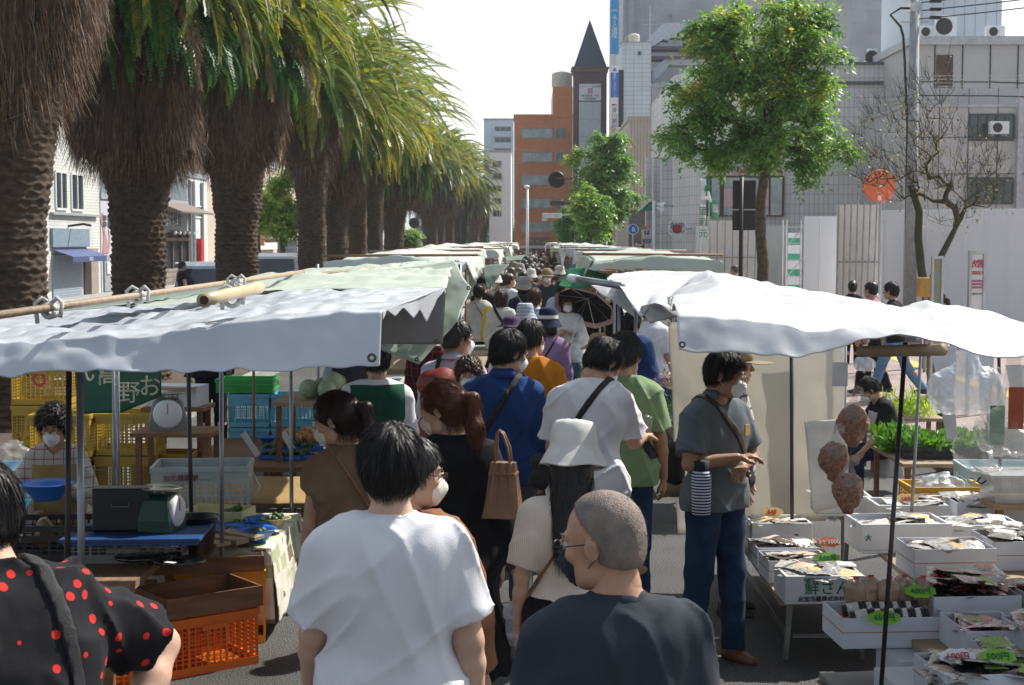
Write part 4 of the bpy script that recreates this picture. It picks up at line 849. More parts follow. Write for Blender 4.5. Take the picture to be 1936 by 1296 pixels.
# flags
def flag(px,py0,py1,wpx,Y,label,kind):
    x=xof(px,Y);z1=zof(py0,Y);z0=zof(py1,Y);w=wpx*Y/2871;t=empty('shop_flag',(x,Y,.12),0,label,'flag','flags outside the corner building')
    MB().tube([(0,0,0),(0,0,z1+.1)],.018,6).obj('pole',M_ALU,t);n=12;mf=brickmat('flag_green_stripes',(.64,.68,.66),(.05,.38,.2),5,.5,.12,axes='XZ',off=0)if kind=='s' else M_WH
    vs=[]
    for i in range(n+1):
        for k in range(7):
            a=i/n;b_=k/6;ww=w*(1 if kind !='a' else(.35+.65*a));sh_=.35*w*a if kind=='s' else 0
            vs.append((.03+ww*b_+sh_,.06*math.sin(5*a+3*b_),z1-.12-(z1-z0)*a+(.06*math.sin(4*b_)if i==n else 0)))
    mb=MB();mb.add(vs,[(i*7+k,i*7+k+1,(i+1)*7+k+1,(i+1)*7+k)for i in range(n)for k in range(6)]);o=mb.obj('cloth',mf,t,True);sm=o.modifiers.new('s','SOLIDIFY');sm.thickness=.004
    if kind=='a':MB().poly([(.1,0),(.2,.3),(.3,.3),(.3,.55),(.36,.8),(.42,.55),(.42,.3),(.5,.3),(.4,0),(.3,0),(.3,-.25),(.22,-.25),(.22,0)],.02,Matrix.Translation((.06,-.1,z0-.12+(z1-z0)*.45))@ Matrix.Scale(.62,4)).obj('bottle_mark',M_TXG,t)
    if kind=='t':
        for i,c in enumerate('酒蔵元'):text('lettering',c,(w/2+.03,-.08,z1-.35-i*.36),.3,M_TXG,parent=t)
flag(1322,340,381,22,50,'white flag with a green tree mark, widest at its foot','a');flag(1340,378,414,12,51,'green and white striped streamer next to the tree-marked flag','s');flag(1322.5,388,430,9,49.5,'narrow white banner with green characters below the flag','t')
# notice stands
def stand(px,w,py0,py1,Y,label,body):
    x=xof(px,Y);z1=zof(py0,Y)-.12;t=empty('notice_stand',(x,Y,.12),0,label,'notice board','pillar notice boards');hw=w*Y/2871/2
    MB().box(-hw,-hw+.03,-.04,.04,0,z1).box(hw-.03,hw,-.04,.04,0,z1).box(-hw,hw,-.041,.041,z1+.001,z1+.04).box(-hw+.03,hw-.03,-.03,.03,z1*.56,z1*.58).obj('frame',M_ALU,t)
    MB().box(-hw+.031,hw-.031,-.02,.02,.5,z1-.001).obj('panel',body,t);return t,z1,hw
t,z1,hw=stand(1848,31,480,606,19,'white notice pillar with big red characters at the right pavement',M_WH)
for i,c in enumerate('放置'):text('lettering',c,(-.05+.09*i,-.024,z1-.13),.11,M_TXR,parent=t)
text('lettering','規制区域',(0,-.024,z1-.24),.052,M_TXR,parent=t)
for i in range(3):text('lettering','自転車等は',(0,-.024,z1-.34-i*.04),.03,M_TXR,parent=t)
text('lettering','ご協力下さい',(0,-.024,z1-.5),.025,M_TXT,parent=t)
t,z1,hw=stand(1773,22,490,600,21,'blue-green illustrated poster pillar beside the bare tree',mat('poster_teal',(0.10,0.34,0.33),.6,col2=(.42,.26,.10),vs=9))
text('lettering','案内',(0,-.024,z1-.12),.07,M_YEL,parent=t)
# parking sign, traffic signals, street lamp
t,w,h_,f=pole_sign('parking_sign',1213,1232,434,461,80,'orange-framed parking sign with blue P',M_YEL,cat='sign')
MB().box(-w*.42,w*.42,-f-.01,-f,h_*.36,h_*.95).obj('white_face',M_WH,t);MB().box(-.14,.14,-f-.02,-f-.0105,h_*.62,h_*.92).obj('blue_square',mat('navy_sign',(.01,.04,.3),.5),t)
text('lettering','P',(0,-f-.03,h_*.77),.28,M_TXW,parent=t);text('lettering','入 口',(0,-f-.02,h_*.47),.13,M_TXT,parent=t);MB().box(-w*.4,w*.4,-f-.01,-f,h_*.06,h_*.3).obj('blue_face',M_BLUE,t);text('lettering','空車',(0,-f-.02,h_*.18),.13,M_TXW,parent=t)
MB().tube([(w/2+.08,0,h_),(w/2+.08,0,-zof(461,80))],.05,6).obj('post',M_GRY,t);MB().ball((-.3+.22,0,h_+.08),.08).obj('beacon',mat('beacon_orange',(.8,.15,.03),.4),t)
Yw=70;t=empty('loudspeaker_pole',(xof(1236,Yw),Yw,0),0,'white street pole with two horn loudspeakers on top','pole')
MB().tube([(0,0,0),(0,0,zof(380,Yw))],[.09,.06],10).obj('pole',M_WH,t,True)
for k in range(2):MB().lathe([(.04,0),(.07,.15),(.2,.34)],(.1,-.1,zof(386+8*k,Yw)),14,Matrix.Rotation(R(110),4,'Y')).obj('horn',M_WH,t,True)
MB().tube([(.1,0,zof(388,Yw)),(.9,.2,zof(390,Yw))],.05,6).obj('arm',M_GRY,t)
Yl=78;t=empty('street_lamp',(xof(997,Yl),Yl,0),0,'slim white street lamp in front of the orange building','street lamp')
MB().tube([(0,0,0),(0,0,zof(357,Yl))],[.09,.06],10).obj('pole',M_WH,t,True);MB().ball((-.03,0,zof(356,Yl)+.05),.16,.3,.09).obj('lamp_head',M_WH,t,True)
def signal_cluster():
    Y=62;t=empty('traffic_signal',(xof(1090,Y),Y,0),0,'grey horizontal traffic signal seen from behind on a mast arm','traffic signal')
    ms_=mat('signal_white',(.6,.62,.62),.5)
    MB().tube([(0,0,0),(0,0,zof(325,Y))],.09,8).obj('mast',mat('dark_brown_metal',(0.02,0.016,0.014),.5),t,True)
    MB().tube([(0,0,zof(405,Y)),(-.9,0,zof(408,Y))],.04,6).obj('arm',ms_,t);MB().box(-1.4,-.6,-.1,.1,zof(413,Y),zof(404,Y)).obj('signal_head',ms_,t,bevel=.03);MB().box(-1.42,-1.2,-.1,.1,zof(418,Y),zof(413.3,Y)).obj('pedestrian_head',ms_,t)
    t=empty('direction_sign',(xof(1052,60),60,zof(341,60)),0,'round dark back of a traffic sign on a horizontal arm','sign')
    MB().lathe([(0.001,-.03),(.31,-.03),(.33,0),(.31,.03),(0.001,.03)],(0,0,0),28,Matrix.Rotation(PI/2,4,'X')).obj('disc',mat('dark_brown_metal',(0.03,0.022,0.02),.5),t);MB().tube([(0,-.05,.05),(.9,-.05,.02)],.03,6).obj('arm',mat('rust_arm',(.16,.08,.05),.6),t)
    t=empty('traffic_signal',(xof(1060,58),58,zof(385,58)),0,'brown boxed signal visor on an arm above the white one','traffic signal');MB().box(-.42,.12,-.1,.1,-.09,.09).obj('signal_head',mat('brown_signal',(.10,.06,.055),.5),t,bevel=.03);MB().tube([(.12,0,0),(.5,0,0)],.03,6).obj('arm',mat('brown_signal',(.10,.06,.055),.5),t)
signal_cluster()
def blue_disc(px,py,Y,r,lb):
    t=disc_sign(px,py,Y,r,lb,M_BLUE,M_WH,'bicycle_path_sign',group='blue round road signs');mb=MB();mb.ball((-.1*r,-.1,.3*r),.14*r,.01,.14*r);mb.box(-.2*r,0,-.1,-.095,-.5*r,.2*r);mb.box(.1*r,.3*r,-.1,-.095,-.5*r,.3*r);mb.obj('white_figure',M_WH,t);MB().tube([(0,.12,0),(0,.12,-at(px,py,Y).z)],.035,6).obj('post',M_ALU,t)
blue_disc(1197,434,72,.25,'larger blue round road sign beside the parking sign');blue_disc(1119,457,80,.14,'small blue round road sign on a pale post')
Yq=95;t=empty('round_sign',at(783,422,Yq),0,'dark round sign with a small plate on a post among the palms','sign',None);MB().lathe([(0.001,-.03),(.33,-.03),(.33,.03),(0.001,.03)],(0,0,0),24,Matrix.Rotation(PI/2,4,'X')).obj('disc',mat('dark_brown_metal',(0.03,0.022,0.02),.5),t);MB().box(-.33,.33,-.03,.03,-.5,-.38).obj('plate',mat('dark_brown_metal',(0.03,0.022,0.02),.5),t);MB().tube([(0,.05,-t.location.z),(0,.05,.3)],.04,6).obj('post',M_BLK,t)
t=empty('lamp_post',(xof(873,112),112,0),0,'dark thick lamp post standing in the palm row','lamp post');MB().tube([(0,0,0),(0,0,4.6)],[.12,.09],8).obj('pole',M_BLK,t,True);MB().lathe([(.1,0),(.2,.05),(.14,.35),(0.02,.42)],(0,0,4.6),12).obj('lantern',M_GRY,t)
t=empty('brick_planter',(xof(912,150),150,0),0,'red brick planter under the farthest palms','planter');MB().box(-1.1,1.1,-1,1,.0,zof(470,150)).obj('wall',brickmat('planter_brick',(.32,.13,.09),(.2,.15,.12),.3,.1,.01,axes='XZ'),t);MB().box(-1.2,1.2,-1.1,1.1,zof(470,150)+.002,zof(467,150)).obj('coping',M_GRY,t)

# ---------------- vehicles ----------------
def van(x,y,rz,label,m,L_=3.4,W=1.48,H=1.85,hood=.55,cat='van',z=0.0,name='parked_van',group='parked vehicles'):
    t=empty(name,(x,y,z),rz,label,cat,group);hw=W/2
    # side profile (y forward), lofted across the width with tumblehome
    prof=[(-L_/2,.35),(-L_/2,.95),(-L_/2+.06,H*.62),(-L_/2+.2,H-.1),(-L_/2+.5,H),(L_/2-hood-.75,H),(L_/2-hood-.35,H-.12),(L_/2-hood+.05,H*.57),(L_/2-.1,H*.50),(L_/2,H*.38),(L_/2,.35)]
    mb=MB();n=len(prof);xs=[(-1,.0),(-.94,.035),(.94,.035),(1,.0)];vs=[]
    for xx,pr in xs:
        for(py_,pz)in prof:
            tum=1-.14*max(0,(pz-H*.55)/(H*.45));cz=(1-pr);vs.append((xx*hw*tum,py_*(1-(0.02 if abs(xx)==1 else 0)),pz if abs(xx)<1 else min(pz,H-.05)if pz>H*.7 else pz))
    mb.add(vs,[(i*n+k,i*n+(k+1)%n,(i+1)*n+(k+1)%n,(i+1)*n+k)for i in range(3)for k in range(n)]+[tuple(range(n)),tuple(range(4*n-1,3*n-1,-1))])
    mb.obj('body',m,t,False,bevel=.03)
    mg=M_GL;zr=H*.60
    MB().add([(-hw*.82,-L_/2-.012+.06,zr),(hw*.82,-L_/2-.012+.06,zr),(hw*.76,-L_/2+.16,H-.18),(-hw*.76,-L_/2+.16,H-.18)],[(0,1,2,3)])if False else None
    mb=MB();mb.add([(-hw*.82,-L_/2+.035,zr),(hw*.82,-L_/2+.035,zr),(hw*.76,-L_/2+.155,H-.18),(-hw*.76,-L_/2+.155,H-.18)],[(0,1,2,3)]);o=mb.obj('rear_window',mg,t);s_=o.modifiers.new('s','SOLIDIFY');s_.thickness=.03;s_.offset=1
    ya=L_/2-hood;mb=MB();mb.add([(-hw*.80,ya+.055,H*.59),(hw*.80,ya+.055,H*.59),(hw*.72,ya-.34,H-.14),(-hw*.72,ya-.34,H-.14)],[(3,2,1,0)]);o=mb.obj('windscreen',mg,t);s_=o.modifiers.new('s','SOLIDIFY');s_.thickness=.03;s_.offset=1
    for sx in(-1,1):
        for a,b_ in((-L_/2+.3,-.25),(-.15,ya-.25)):
            mb=MB();mb.add([(sx*(hw*.985+.012),a,zr),(sx*(hw*.985+.012),b_,zr),(sx*(hw*.89+.012),b_-.05,H-.2),(sx*(hw*.89+.012),a+.05,H-.2)],[(0,1,2,3)]);mb.obj('side_window',mg,t)
        for yy in(-L_/2+.6,L_/2-.6):
            w=MB().lathe([(0.001,-.09),(.2,-.1),(.28,-.07),(.29,0),(.28,.07),(.2,.1),(0.001,.09)],(sx*(hw-.08),yy,.29),20,Matrix.Rotation(PI/2,4,'Y')).obj('wheel',M_BLK,t,True);MB().lathe([(0.001,.0),(.17,.01)],(sx*(hw+.025),yy,.29),14,Matrix.Rotation(PI/2,4,'Y')).obj('rim',M_ALU,w)
        MB().box(sx*hw*.88-.07,sx*hw*.88+.07,-L_/2-.02,-L_/2+.03,.7,1.05).obj('tail_light',M_RED,t);MB().ball((sx*hw*.8,L_/2-.03,.68),.13,.06,.09).obj('headlight',M_GLP,t,True);MB().box(sx*(hw+.04)-.06,sx*(hw+.04)+.06,ya-.1,ya-.02,H*.58,H*.58+.14).obj('side_mirror',m,t)
    MB().box(-.17,.17,-L_/2-.025,-L_/2-.002,.5,.66).obj('number_plate',M_YEL,t);MB().box(-hw*.95,hw*.95,L_/2-.05,L_/2+.05,.28,.5).obj('bumper',M_GRY,t,bevel=.02);MB().box(-.17,.17,L_/2+.052,L_/2+.06,.33,.46).obj('number_plate',M_YEL,t);return t
mvw=mat('van_white',(0.72,0.75,0.78),.25,var=.02,spec=.7);mvd=mat('car_navy',(0.02,0.035,0.06),.2,var=.05,spec=.8);mvs=mat('car_silver',(.4,.45,.5),.25,metal=.5)
van(-8.0,49,0,'white box-shaped kei van showing its tail, right of the near palms',mvw,H=1.9);van(-9.2,54,0,'white van partly behind the box-shaped one',mvw,H=1.75)
van(-11.6,62,0,'pale van roof peeking left of the third palm trunk',mvs,H=1.7);van(-9.0,43,0,'dark blue-windowed car beside the second gap of palms',mvs,H=1.7,L_=3.6)
van(-7.9,105,0,'dark navy car far down among the palm trunks',mvd,H=1.6);van(-7.8,128,0,'pale car farther behind the dark navy car',mvs,H=1.6);van(-9.5,101,0,'dark car left of the navy one, mostly hidden',mvd,H=1.5);van(-8.4,170,0,'tiny distant white car behind the palm row',mvw,H=1.6)
van(xof(1253,68),68,PI,'white kei van facing the market beside the corner building',mvw,H=1.75)
# ---------------- market stalls ----------------
def tarpm(name,col,rough=.42,tr=.12,var=.05,b1=.25):
    m=mat(name,col,rough,var=var,vs=2.2,bump=b1,bs=9,spec=.45);nt,N,L,b=nodes(m);t=N.new('ShaderNodeBsdfTranslucent');t.inputs[0].default_value=(*col,1);mx=N.new('ShaderNodeMixShader');mx.inputs[0].default_value=tr
    out=[n for n in N if n.type=='OUTPUT_MATERIAL'][0];L.new(b.outputs[0],mx.inputs[1]);L.new(t.outputs[0],mx.inputs[2]);L.new(mx.outputs[0],out.inputs[0]);return m
T_SIL=tarpm('tarp_silver',(0.50,0.53,0.58),.25,.04);T_WHT=tarpm('tarp_white',(0.60,0.61,0.62),.36,.08,var=.13);T_GRN=tarpm('tarp_pale_green',(0.46,0.52,0.44),.5,.15);T_DG=tarpm('tarp_green',(0.02,0.20,0.09),.4,.25);T_TAU=tarpm('tarp_taupe',(0.26,0.25,0.24),.5,.1);T_GW=tarpm('tarp_greenish_white',(0.60,0.65,0.60),.45,.15);T_CRM=tarpm('curtain_cream',(0.70,0.68,0.62),.8,.55,b1=.1);T_MESH=tarpm('mesh_grey_green',(.20,.26,.22),.6,.3)
M_WOOD=mat('pale_wood',(0.34,0.25,0.16),.6,var=.14,vs=4,stretch=(1,8,8),bump=.15);M_WOODD=mat('brown_wood',(0.22,0.10,0.045),.55,var=.2,vs=4,stretch=(1,8,8),bump=.2);M_BAM=mat('bamboo',(0.50,0.38,0.22),.45,var=.12,vs=6);M_ROPE=mat('rope',(0.55,0.55,0.52),.9,bump=.8,bs=180);M_POLE=mat('pole_dark',(0.05,0.048,0.05),.4,metal=.6);M_POLEG=mat('pole_grey',(0.28,0.29,0.31),.35,metal=.7);M_STK=mat('stick_brown',(.26,.13,.06),.7)
def rowpts(row,n,wpt):
    P=[wpt(*p)for p in row];P=np.array([tuple(p)for p in P]);d=np.concatenate([[0],np.cumsum(np.linalg.norm(np.diff(P,axis=0),axis=1))]);u=np.linspace(0,d[-1],n);return np.stack([np.interp(u,d,P[:,k])for k in range(3)],1)
def cloth(name,rows,m,parent,nu=60,nv=14,wr=.02,fine=.006,seed=0,wpt=at,th=.004,edge=1.0,dirn=(0,0,1),keep=False):
    Rw=[rowpts(r,nu,wpt)for r in rows];G_=[]
    for i in range(len(Rw)-1):
        k=nv if not isinstance(nv,(list,tuple))else nv[i]
        for j in range(k+(i==len(Rw)-2)):w=j/k;G_.append(Rw[i]*(1-w)+Rw[i+1]*w)
    G_=np.array(G_);nr_,nc=G_.shape[:2];o0=np.array(parent.location);P=G_.reshape(-1,3)
    dy=P @ np.array([[1.2,.4,0],[-.5,2.6,0],[0,0,2.0]]);a=vnoise(dy,2.2,seed)*.6+vnoise(dy,4.6,seed+1)*.35;f=vnoise(P,17,seed+2)
    P2=P+np.array(dirn)[None,:]*(a*wr+f*fine)[:,None];P2+=np.stack([vnoise(P,6,seed+3),vnoise(P,6,seed+4),0*a],1)*wr*.35
    if keep:ed=np.clip((1-np.tile(np.linspace(0,1,nc),nr_))*14+.06,0,1)[:,None];P2=P+(P2-P)*ed
    P2-=o0;i,k=np.meshgrid(np.arange(nr_-1),np.arange(nc-1),indexing='ij');a_=i*nc+k;F=np.stack([a_,a_+1,a_+nc+1,a_+nc],-1).reshape(-1,4)
    o=link(name,npmesh(name,P2,F),m,parent,True);s_=o.modifiers.new('solid','SOLIDIFY');s_.thickness=th;s_.offset=0;return o
def rod(name,a,b,r,m,parent,n=8,mid=None):
    o=Vector(parent.location);pts=[Vector(a)-o]+([Vector(mid)-o]if mid else[])+[Vector(b)-o];return MB().tube(pts,r,n).obj(name,m,parent,True)
def knot(c,r,parent,name='rope_knot',seed=0,tail=.1):
    rs=random.Random(seed);o=Vector(parent.location);c=Vector(c)-o;mb=MB()
    for k in range(3):mb.tube([c+Vector((math.cos(a)*r,(k-1)*.017+math.sin(a*2+k)*.004,math.sin(a)*r))for a in np.linspace(0,2*PI,13)],.0085,6)
    for k in range(2):mb.tube([c+Vector((.01*k,0,r)),c+Vector((.03-.05*k,-.02,r+.022)),c+Vector((.05-.09*k,-.03,r+.005)),c+Vector((.045-.075*k,-.04,-.02-.02*k))],.0075,6)
    mb.obj(name,M_ROPE,parent,True)
def eyelet(p,parent,r=.014):
    q=Vector(p)-Vector(parent.location);MB().lathe([(r*.45,-.003),(r,-.005),(r,.002),(r*.45,.002)],tuple(q),16,Matrix.Rotation(PI/2,4,'X')).obj('eyelet',mat('eyelet',(.12,.11,.09),.4,metal=.8),parent)
def hemstrip(name,row,m,parent,r=.005,n=40,seed=0):
    P=rowpts(row,n,at)-np.array(parent.location);MB().tube([tuple(p)for p in P],r,6).obj(name,m,parent,True)
S1=empty('market_stall',at(360,900,8.0),0,'nearest left stall under a silvery grey tarp with scalloped side edge','market stall','market stalls lining the aisle');S1.location.z=0
hem=[(-900,730,5.12),(-90,709,5.12),(200,707,5.12),(470,703,5.12),(640,699,5.12),(718,692,5.12)];fold_=[(-900,690,5.2),(-90,655,5.2),(150,640,5.2),(420,618,5.2),(600,602,5.2),(722,591,5.2)];bk=[(-700,650,8.0),(-90,604,8.0),(200,585,8.1),(385,571,8.2),(600,556,8.3),(700,548,8.3),(838,545,8.3)]
cloth('canopy',[hem,fold_,bk],T_SIL,S1,330,[24,70],.036,.013,1,keep=True)
top_=[(723,590,5.2),(745,578,5.6),(765,570,6.1),(790,562,6.8),(815,553,7.5),(840,544,8.3)];zz=[(724,606,5.2),(731,586,5.35),(746,599,5.6),(762,582,6.0),(782,603,6.4),(793,587,6.9),(806,612,7.3),(826,566,7.8),(841,548,8.3)]
cloth('scalloped_edge',[top_,zz],T_SIL,S1,70,8,.004,.002,4)
cloth('side_flap',[[(712,606,8.1),(780,575,8.15),(842,549,8.2)],[(712,651,8.1),(780,651,8.15),(838,652,8.2)]],T_TAU,S1,30,14,.010,.003,6,dirn=(0,1,0))
for p in((703,677,5.09),(826,646,8.1)):eyelet(at(*p),S1,.016 if p[2]<6 else .014)
rod('ridge_pole',at(-60,604,4.28),at(572,515,10.2),.013,M_WOOD,S1);rod('pole_tip',at(562,516.6,10.05),at(573,515,10.22),.0145,mat('red_tip',(.35,.04,.06),.6),S1)
bp0=at(386,568,5.0);MB().tube([tuple(Vector(bp0)-Vector(S1.location)+Vector((-.004+.012*k,.14*k,.004*k)))for k in range(6)],[.0225,.0215,.0227,.0215,.0215,.023],14,True).obj('bamboo_pole',M_BAM,S1,True)
MB().lathe([(.001,0),(.015,0)],tuple(Vector(bp0)-Vector(S1.location)+Vector((0,-.002,0))),14,Matrix.Rotation(PI/2,4,'X')).obj('hollow',mat('hollow',(.07,.03,.02),.8),S1)
knot(at(95,588,5.0),.021,S1,seed=1);knot(at(262,562,6.1),.021,S1,seed=2);knot(at(440,565,5.6),.028,S1,seed=3,tail=.03);knot(at(447,537,7.7),.022,S1,seed=8,tail=-.05)
cloth('rolled_sheet',[[(110,590,6.0),(250,572,6.6),(400,556,7.8)],[(110,583,6.2),(250,560,7.2),(480,533,9.0)]],T_MESH,S1,40,6,.012,.006,7)
for px,y0,y1,Y,m,r in((150,700,1062,6.6,M_POLEG,.017),(131,690,1060,7.0,M_POLE,.014),(354,690,1118,8.8,M_POLE,.013),(418,690,1046,8.5,M_POLEG,.013),(550,690,940,9.8,M_POLEG,.013),(222,690,905,9.6,M_POLEG,.011),(214,690,905,9.9,M_POLEG,.011),(479,690,815,12.6,M_STK,.012)):
    rod('post',at(px,620 if Y<8 else 600,Y),Vector((at(px,y1,Y).x-(.03 if px==131 else 0)+(.035 if px==354 else 0),Y,0)),r,m,S1)
S2=empty('market_stall',(-1.8,11,0),0,'second left stall under pale green canvas with a long hanging corner','market stall','market stalls lining the aisle')
cloth('canopy',[[(250,577,8.45),(520,560,8.5),(700,549,8.5),(843,545,8.5)],[(400,548,9.4),(560,525,9.8),(700,510,10.5),(856,493,11.5)],[(480,522,14),(700,503,14),(868,491,14.5)]],T_GRN,S2,80,[24,14],.05,.006,11)
cloth('hanging_corner',[[(700,512,10.4),(790,503,10.4),(857,493,10.4)],[(700,548,10.2),(800,546,10.2),(891,544,10.1)],[(700,600,10.0),(780,600,10),(866,603,9.9)],[(700,655,9.8),(745,672,9.8),(791,689,9.7)]],T_GRN,S2,50,14,.035,.004,13,dirn=(.3,1,0))
eyelet(at(886,545,10.0),S2);eyelet(at(788,680,9.6),S2)
for px,Y in((870,12.5),(600,12.5)):rod('post',at(px,500,Y),Vector((at(px,500,Y).x,Y,0)),.013,M_POLEG,S2)
rod('ridge_pole',at(560,524,9.8),at(862,492,14.0),.016,M_WOOD,S2)
tcol=[T_GW,T_GRN,T_WHT,T_GW,T_WHT,T_GRN]
def farstall(side,y0,y1,i,xi,xo,zf,label):
    rs=random.Random(i*7+side);t=empty('market_stall',((xi+xo)/2,(y0+y1)/2,0),0,label,'market stall','market stalls lining the aisle');m=tcol[(i+(side>0))%6]
    W=lambda x,z,y:Vector((x,y,z));r_=lambda a:rs.uniform(-a,a);xm=(xi+xo)/2
    rows=[[(xi+r_(.06),zf-.12+r_(.03),y0-.02),(xm,zf-.1,y0),(xo,zf-.16,y0)],[(xi+r_(.05),zf+r_(.03),y0+.02),(xm,zf+.05+r_(.03),y0+.05),(xo,zf-.03,y0)],[(xi,zf+.04+r_(.03),(y0+y1)/2),(xm,zf+.10,(y0+y1)/2),(xo,zf,(y0+y1)/2)],[(xi+r_(.06),zf+r_(.04),y1),(xm,zf+.04,y1),(xo,zf-.05,y1)]]
    cloth('canopy',rows,m,t,36,[4,8,8],.05,.01,i*3+20,W)
    d=.16+rs.random()*.3;cloth('side_flap',[[(xi,zf-.0,y0),(xi,zf+.03,(y0+y1)/2),(xi,zf,y1)],[(xi-side*.08,zf-d,y0),(xi-side*.05,zf-.14,(y0+y1)/2),(xi-side*.05,zf-.12-rs.random()*.15,y1)]],m,t,20,5,.03,.008,i+60,W,dirn=(1,0,0))
    for x in(xi+side*.25,xo-side*.2):
        for y in(y0+.1,y1-.1):MB().tube([(x-t.location.x,y-t.location.y,0),(x-t.location.x,y-t.location.y,zf)],.014,6).obj('post',[M_POLEG,M_STK][i%2],t)
    MB().tube([(xi-side*.1-t.location.x,y0+.15-t.location.y,zf+.06),(xo-t.location.x,y0+.15-t.location.y,zf+.05)],.016,6).obj('cross_pole',[M_STK,M_WOOD][i%2],t,True)
    MB().box(-.75,.75,-(y1-y0)/2+.3,(y1-y0)/2-.3,.66,.70).box(-.7,.7,-(y1-y0)/2+.31,-(y1-y0)/2+.34,.25,.659).obj('table',[F_TBL,M_WOOD][i%2],t);return t
F_TBL=mat('table_sheet',(.40,.42,.40),.7)
ordn=['third','fourth','fifth','sixth','seventh','eighth','ninth','tenth','eleventh','twelfth','thirteenth','fourteenth','fifteenth','sixteenth']
ys=[14.6,18.5,22.6,27,31.5,36.5,42,48,55,63,72,82]
for i in range(11):farstall(-1,ys[i],ys[i+1]-.15,i,-.62-.1*(i%3),-2.0,2.10+.02*(i%3),'%s stall from the front in the left row, %s canvas roof'%(ordn[i],['whitish','pale green','white','greenish','white','green'][i%6]))
for i in range(11):farstall(1,ys[i]+2,ys[i+1]+1.85,i,.66+.08*(i%3),2.1,2.09+.02*(i%2),'%s stall from the front in the right row, %s canvas roof'%(ordn[i],['pale green','white','greenish','white','green','whitish'][i%6]))
# flaps hanging into the aisle farther up
def flap(rows,m,label,seed,n=24):
    t=empty('hanging_tarp',at(*rows[0][0]),0,label,'tarp','loose tarps hanging into the aisle');cloth('sheet',rows,m,t,n,8,.02,.004,seed,dirn=(.2,1,0));return t
flap([[(912,503,19),(935,500,19),(962,500,19)],[(916,525,18.8),(930,522,18.8),(945,520,18.8)],[(921,545,18.7),(924,547,18.7),(927,545,18.7)]],T_MESH,'dark green-grey triangular tarp corner above the black-clad stallkeeper',71)
flap([[(886,505,15.5),(905,505,15.5)],[(888,560,15.3),(899,530,15.3)]],T_GRN,'folded pale green tarp edge right of the long hanging corner',72)
flap([[(954,486,33),(993,482,33)],[(957,494,32.5),(985,492,32.5)]],T_MESH,'olive underside of a lifted tarp over the far left stalls',73)
flap([[(1050,480,42),(1080,482,42)],[(1055,500,41),(1068,494,41)]],T_MESH,'dark triangular tarp edge at the far right stalls',74)
flap([[(1076,508,17),(1110,506,17),(1148,516,17)],[(1064,526,16.9),(1100,532,16.9),(1150,528,16.9)],[(1056,541,16.8),(1080,546,16.8),(1106,546,16.8)]],T_DG,'bright green tarp being lifted at the right side of the aisle',75)
sg=empty('hanging_card',at(1083,500,30),0,'small sky-blue card hanging at the right tarps with one character','card');MB().box(-.055,.055,-.005,.005,-.09,.09).obj('card',mat('sky_card',(.12,.42,.62),.6),sg);text('lettering','人',(0,-.008,0),.08,M_TXT,parent=sg)
# right near stall
S3=empty('market_stall',(1.9,8.0,0),0,'nearest right stall of dried fish under a dazzling white tarp','market stall','market stalls lining the aisle')
cloth('canopy',[[(1283,660,5.35),(1400,665,5.35),(1560,662,5.35),(1640,652,5.35),(1700,641,5.35),(1760,646,5.35),(1936,668,5.35),(2080,684,5.35),(2800,740,5.35)],[(1278,588,5.42),(1350,598,5.42),(1500,616,5.42),(1620,626,5.42),(1700,634,5.42),(1760,640,5.42),(1936,662,5.42),(2080,678,5.42),(2800,734,5.42)],[(1262,566,8.2),(1300,540,8.2),(1341,515,8.2),(1420,533,8.2),(1600,569,8.2),(1700,590,8.2),(1750,573,8.2),(1850,590,8.2),(1936,611,8.2),(2080,630,8.2),(2500,680,8.2)]],T_WHT,S3,300,[22,60],.042,.010,31)
eyelet(at(1290,652,5.31),S3,.012)
MB().tube([tuple(at(1782,655,5.28)-Vector(S3.location)+Vector((-.02*k,.07*k,-.012-.006*k)))for k in range(9)],[.022,.021,.0225]*3,14).obj('bamboo_pole',mat('old_bamboo',(.33,.24,.14),.6,var=.2,vs=8),S3,True)
for px,y0,px1,Y,m,r in((1712,645,1655,6.2,M_POLE,.010),(1745,655,1709,9.0,M_POLEG,.010),(1496,655,1496,9.6,M_POLE,.012),(1598,650,1590,10.2,M_POLEG,.014),(1888,660,1888,10.4,M_POLE,.012)):
    b_=at(px1,1300,Y);a_=at(px,y0+2 if Y<8 else 600,Y);rod('post',a_,Vector((b_.x,Y,0)),r,m,S3)
# second right stall with pipe and zigzag front
S4=empty('market_stall',(1.5,10.5,0),0,'second right stall with a metal pipe poking out under its white tarp','market stall','market stalls lining the aisle')
cloth('canopy',[[(1172,541,8.9),(1187,566,8.8),(1204,590,8.7),(1214,602,8.65),(1226,585,8.6),(1240,574,8.6),(1262,588,8.6),(1300,590,8.6)],[(1172,538,9.0),(1190,536,9.0),(1215,540,9.0),(1240,545,9.0),(1300,550,9.0)],[(1146,528,10.5),(1180,517,11),(1250,515,12),(1345,517,12)],[(1160,517,14.5),(1250,513,14.5),(1345,517,14.5)]],T_WHT,S4,60,[10,14,8],.018,.004,33)
cloth('inner_flap',[[(1118,540,9.6),(1150,541,9.5),(1190,548,9.4)],[(1140,560,9.4),(1155,566,9.3),(1200,600,9.2)]],T_WHT,S4,24,8,.01,.003,34,dirn=(0,1,0));cloth('side_flap',[[(1205,580,8.9),(1240,573,8.4),(1280,586,8.4)],[(1229,612,8.4),(1250,606,8.35),(1286,598,8.35)]],T_TAU,S4,24,8,.01,.003,35,dirn=(0,1,0))
rod('pipe',at(1080,526,9.6),at(1176,541,8.95),.021,M_POLEG,S4,12);rod('pipe_sleeve',at(1078,525.7,9.62),at(1092,527.8,9.5),.025,M_WH,S4,12)
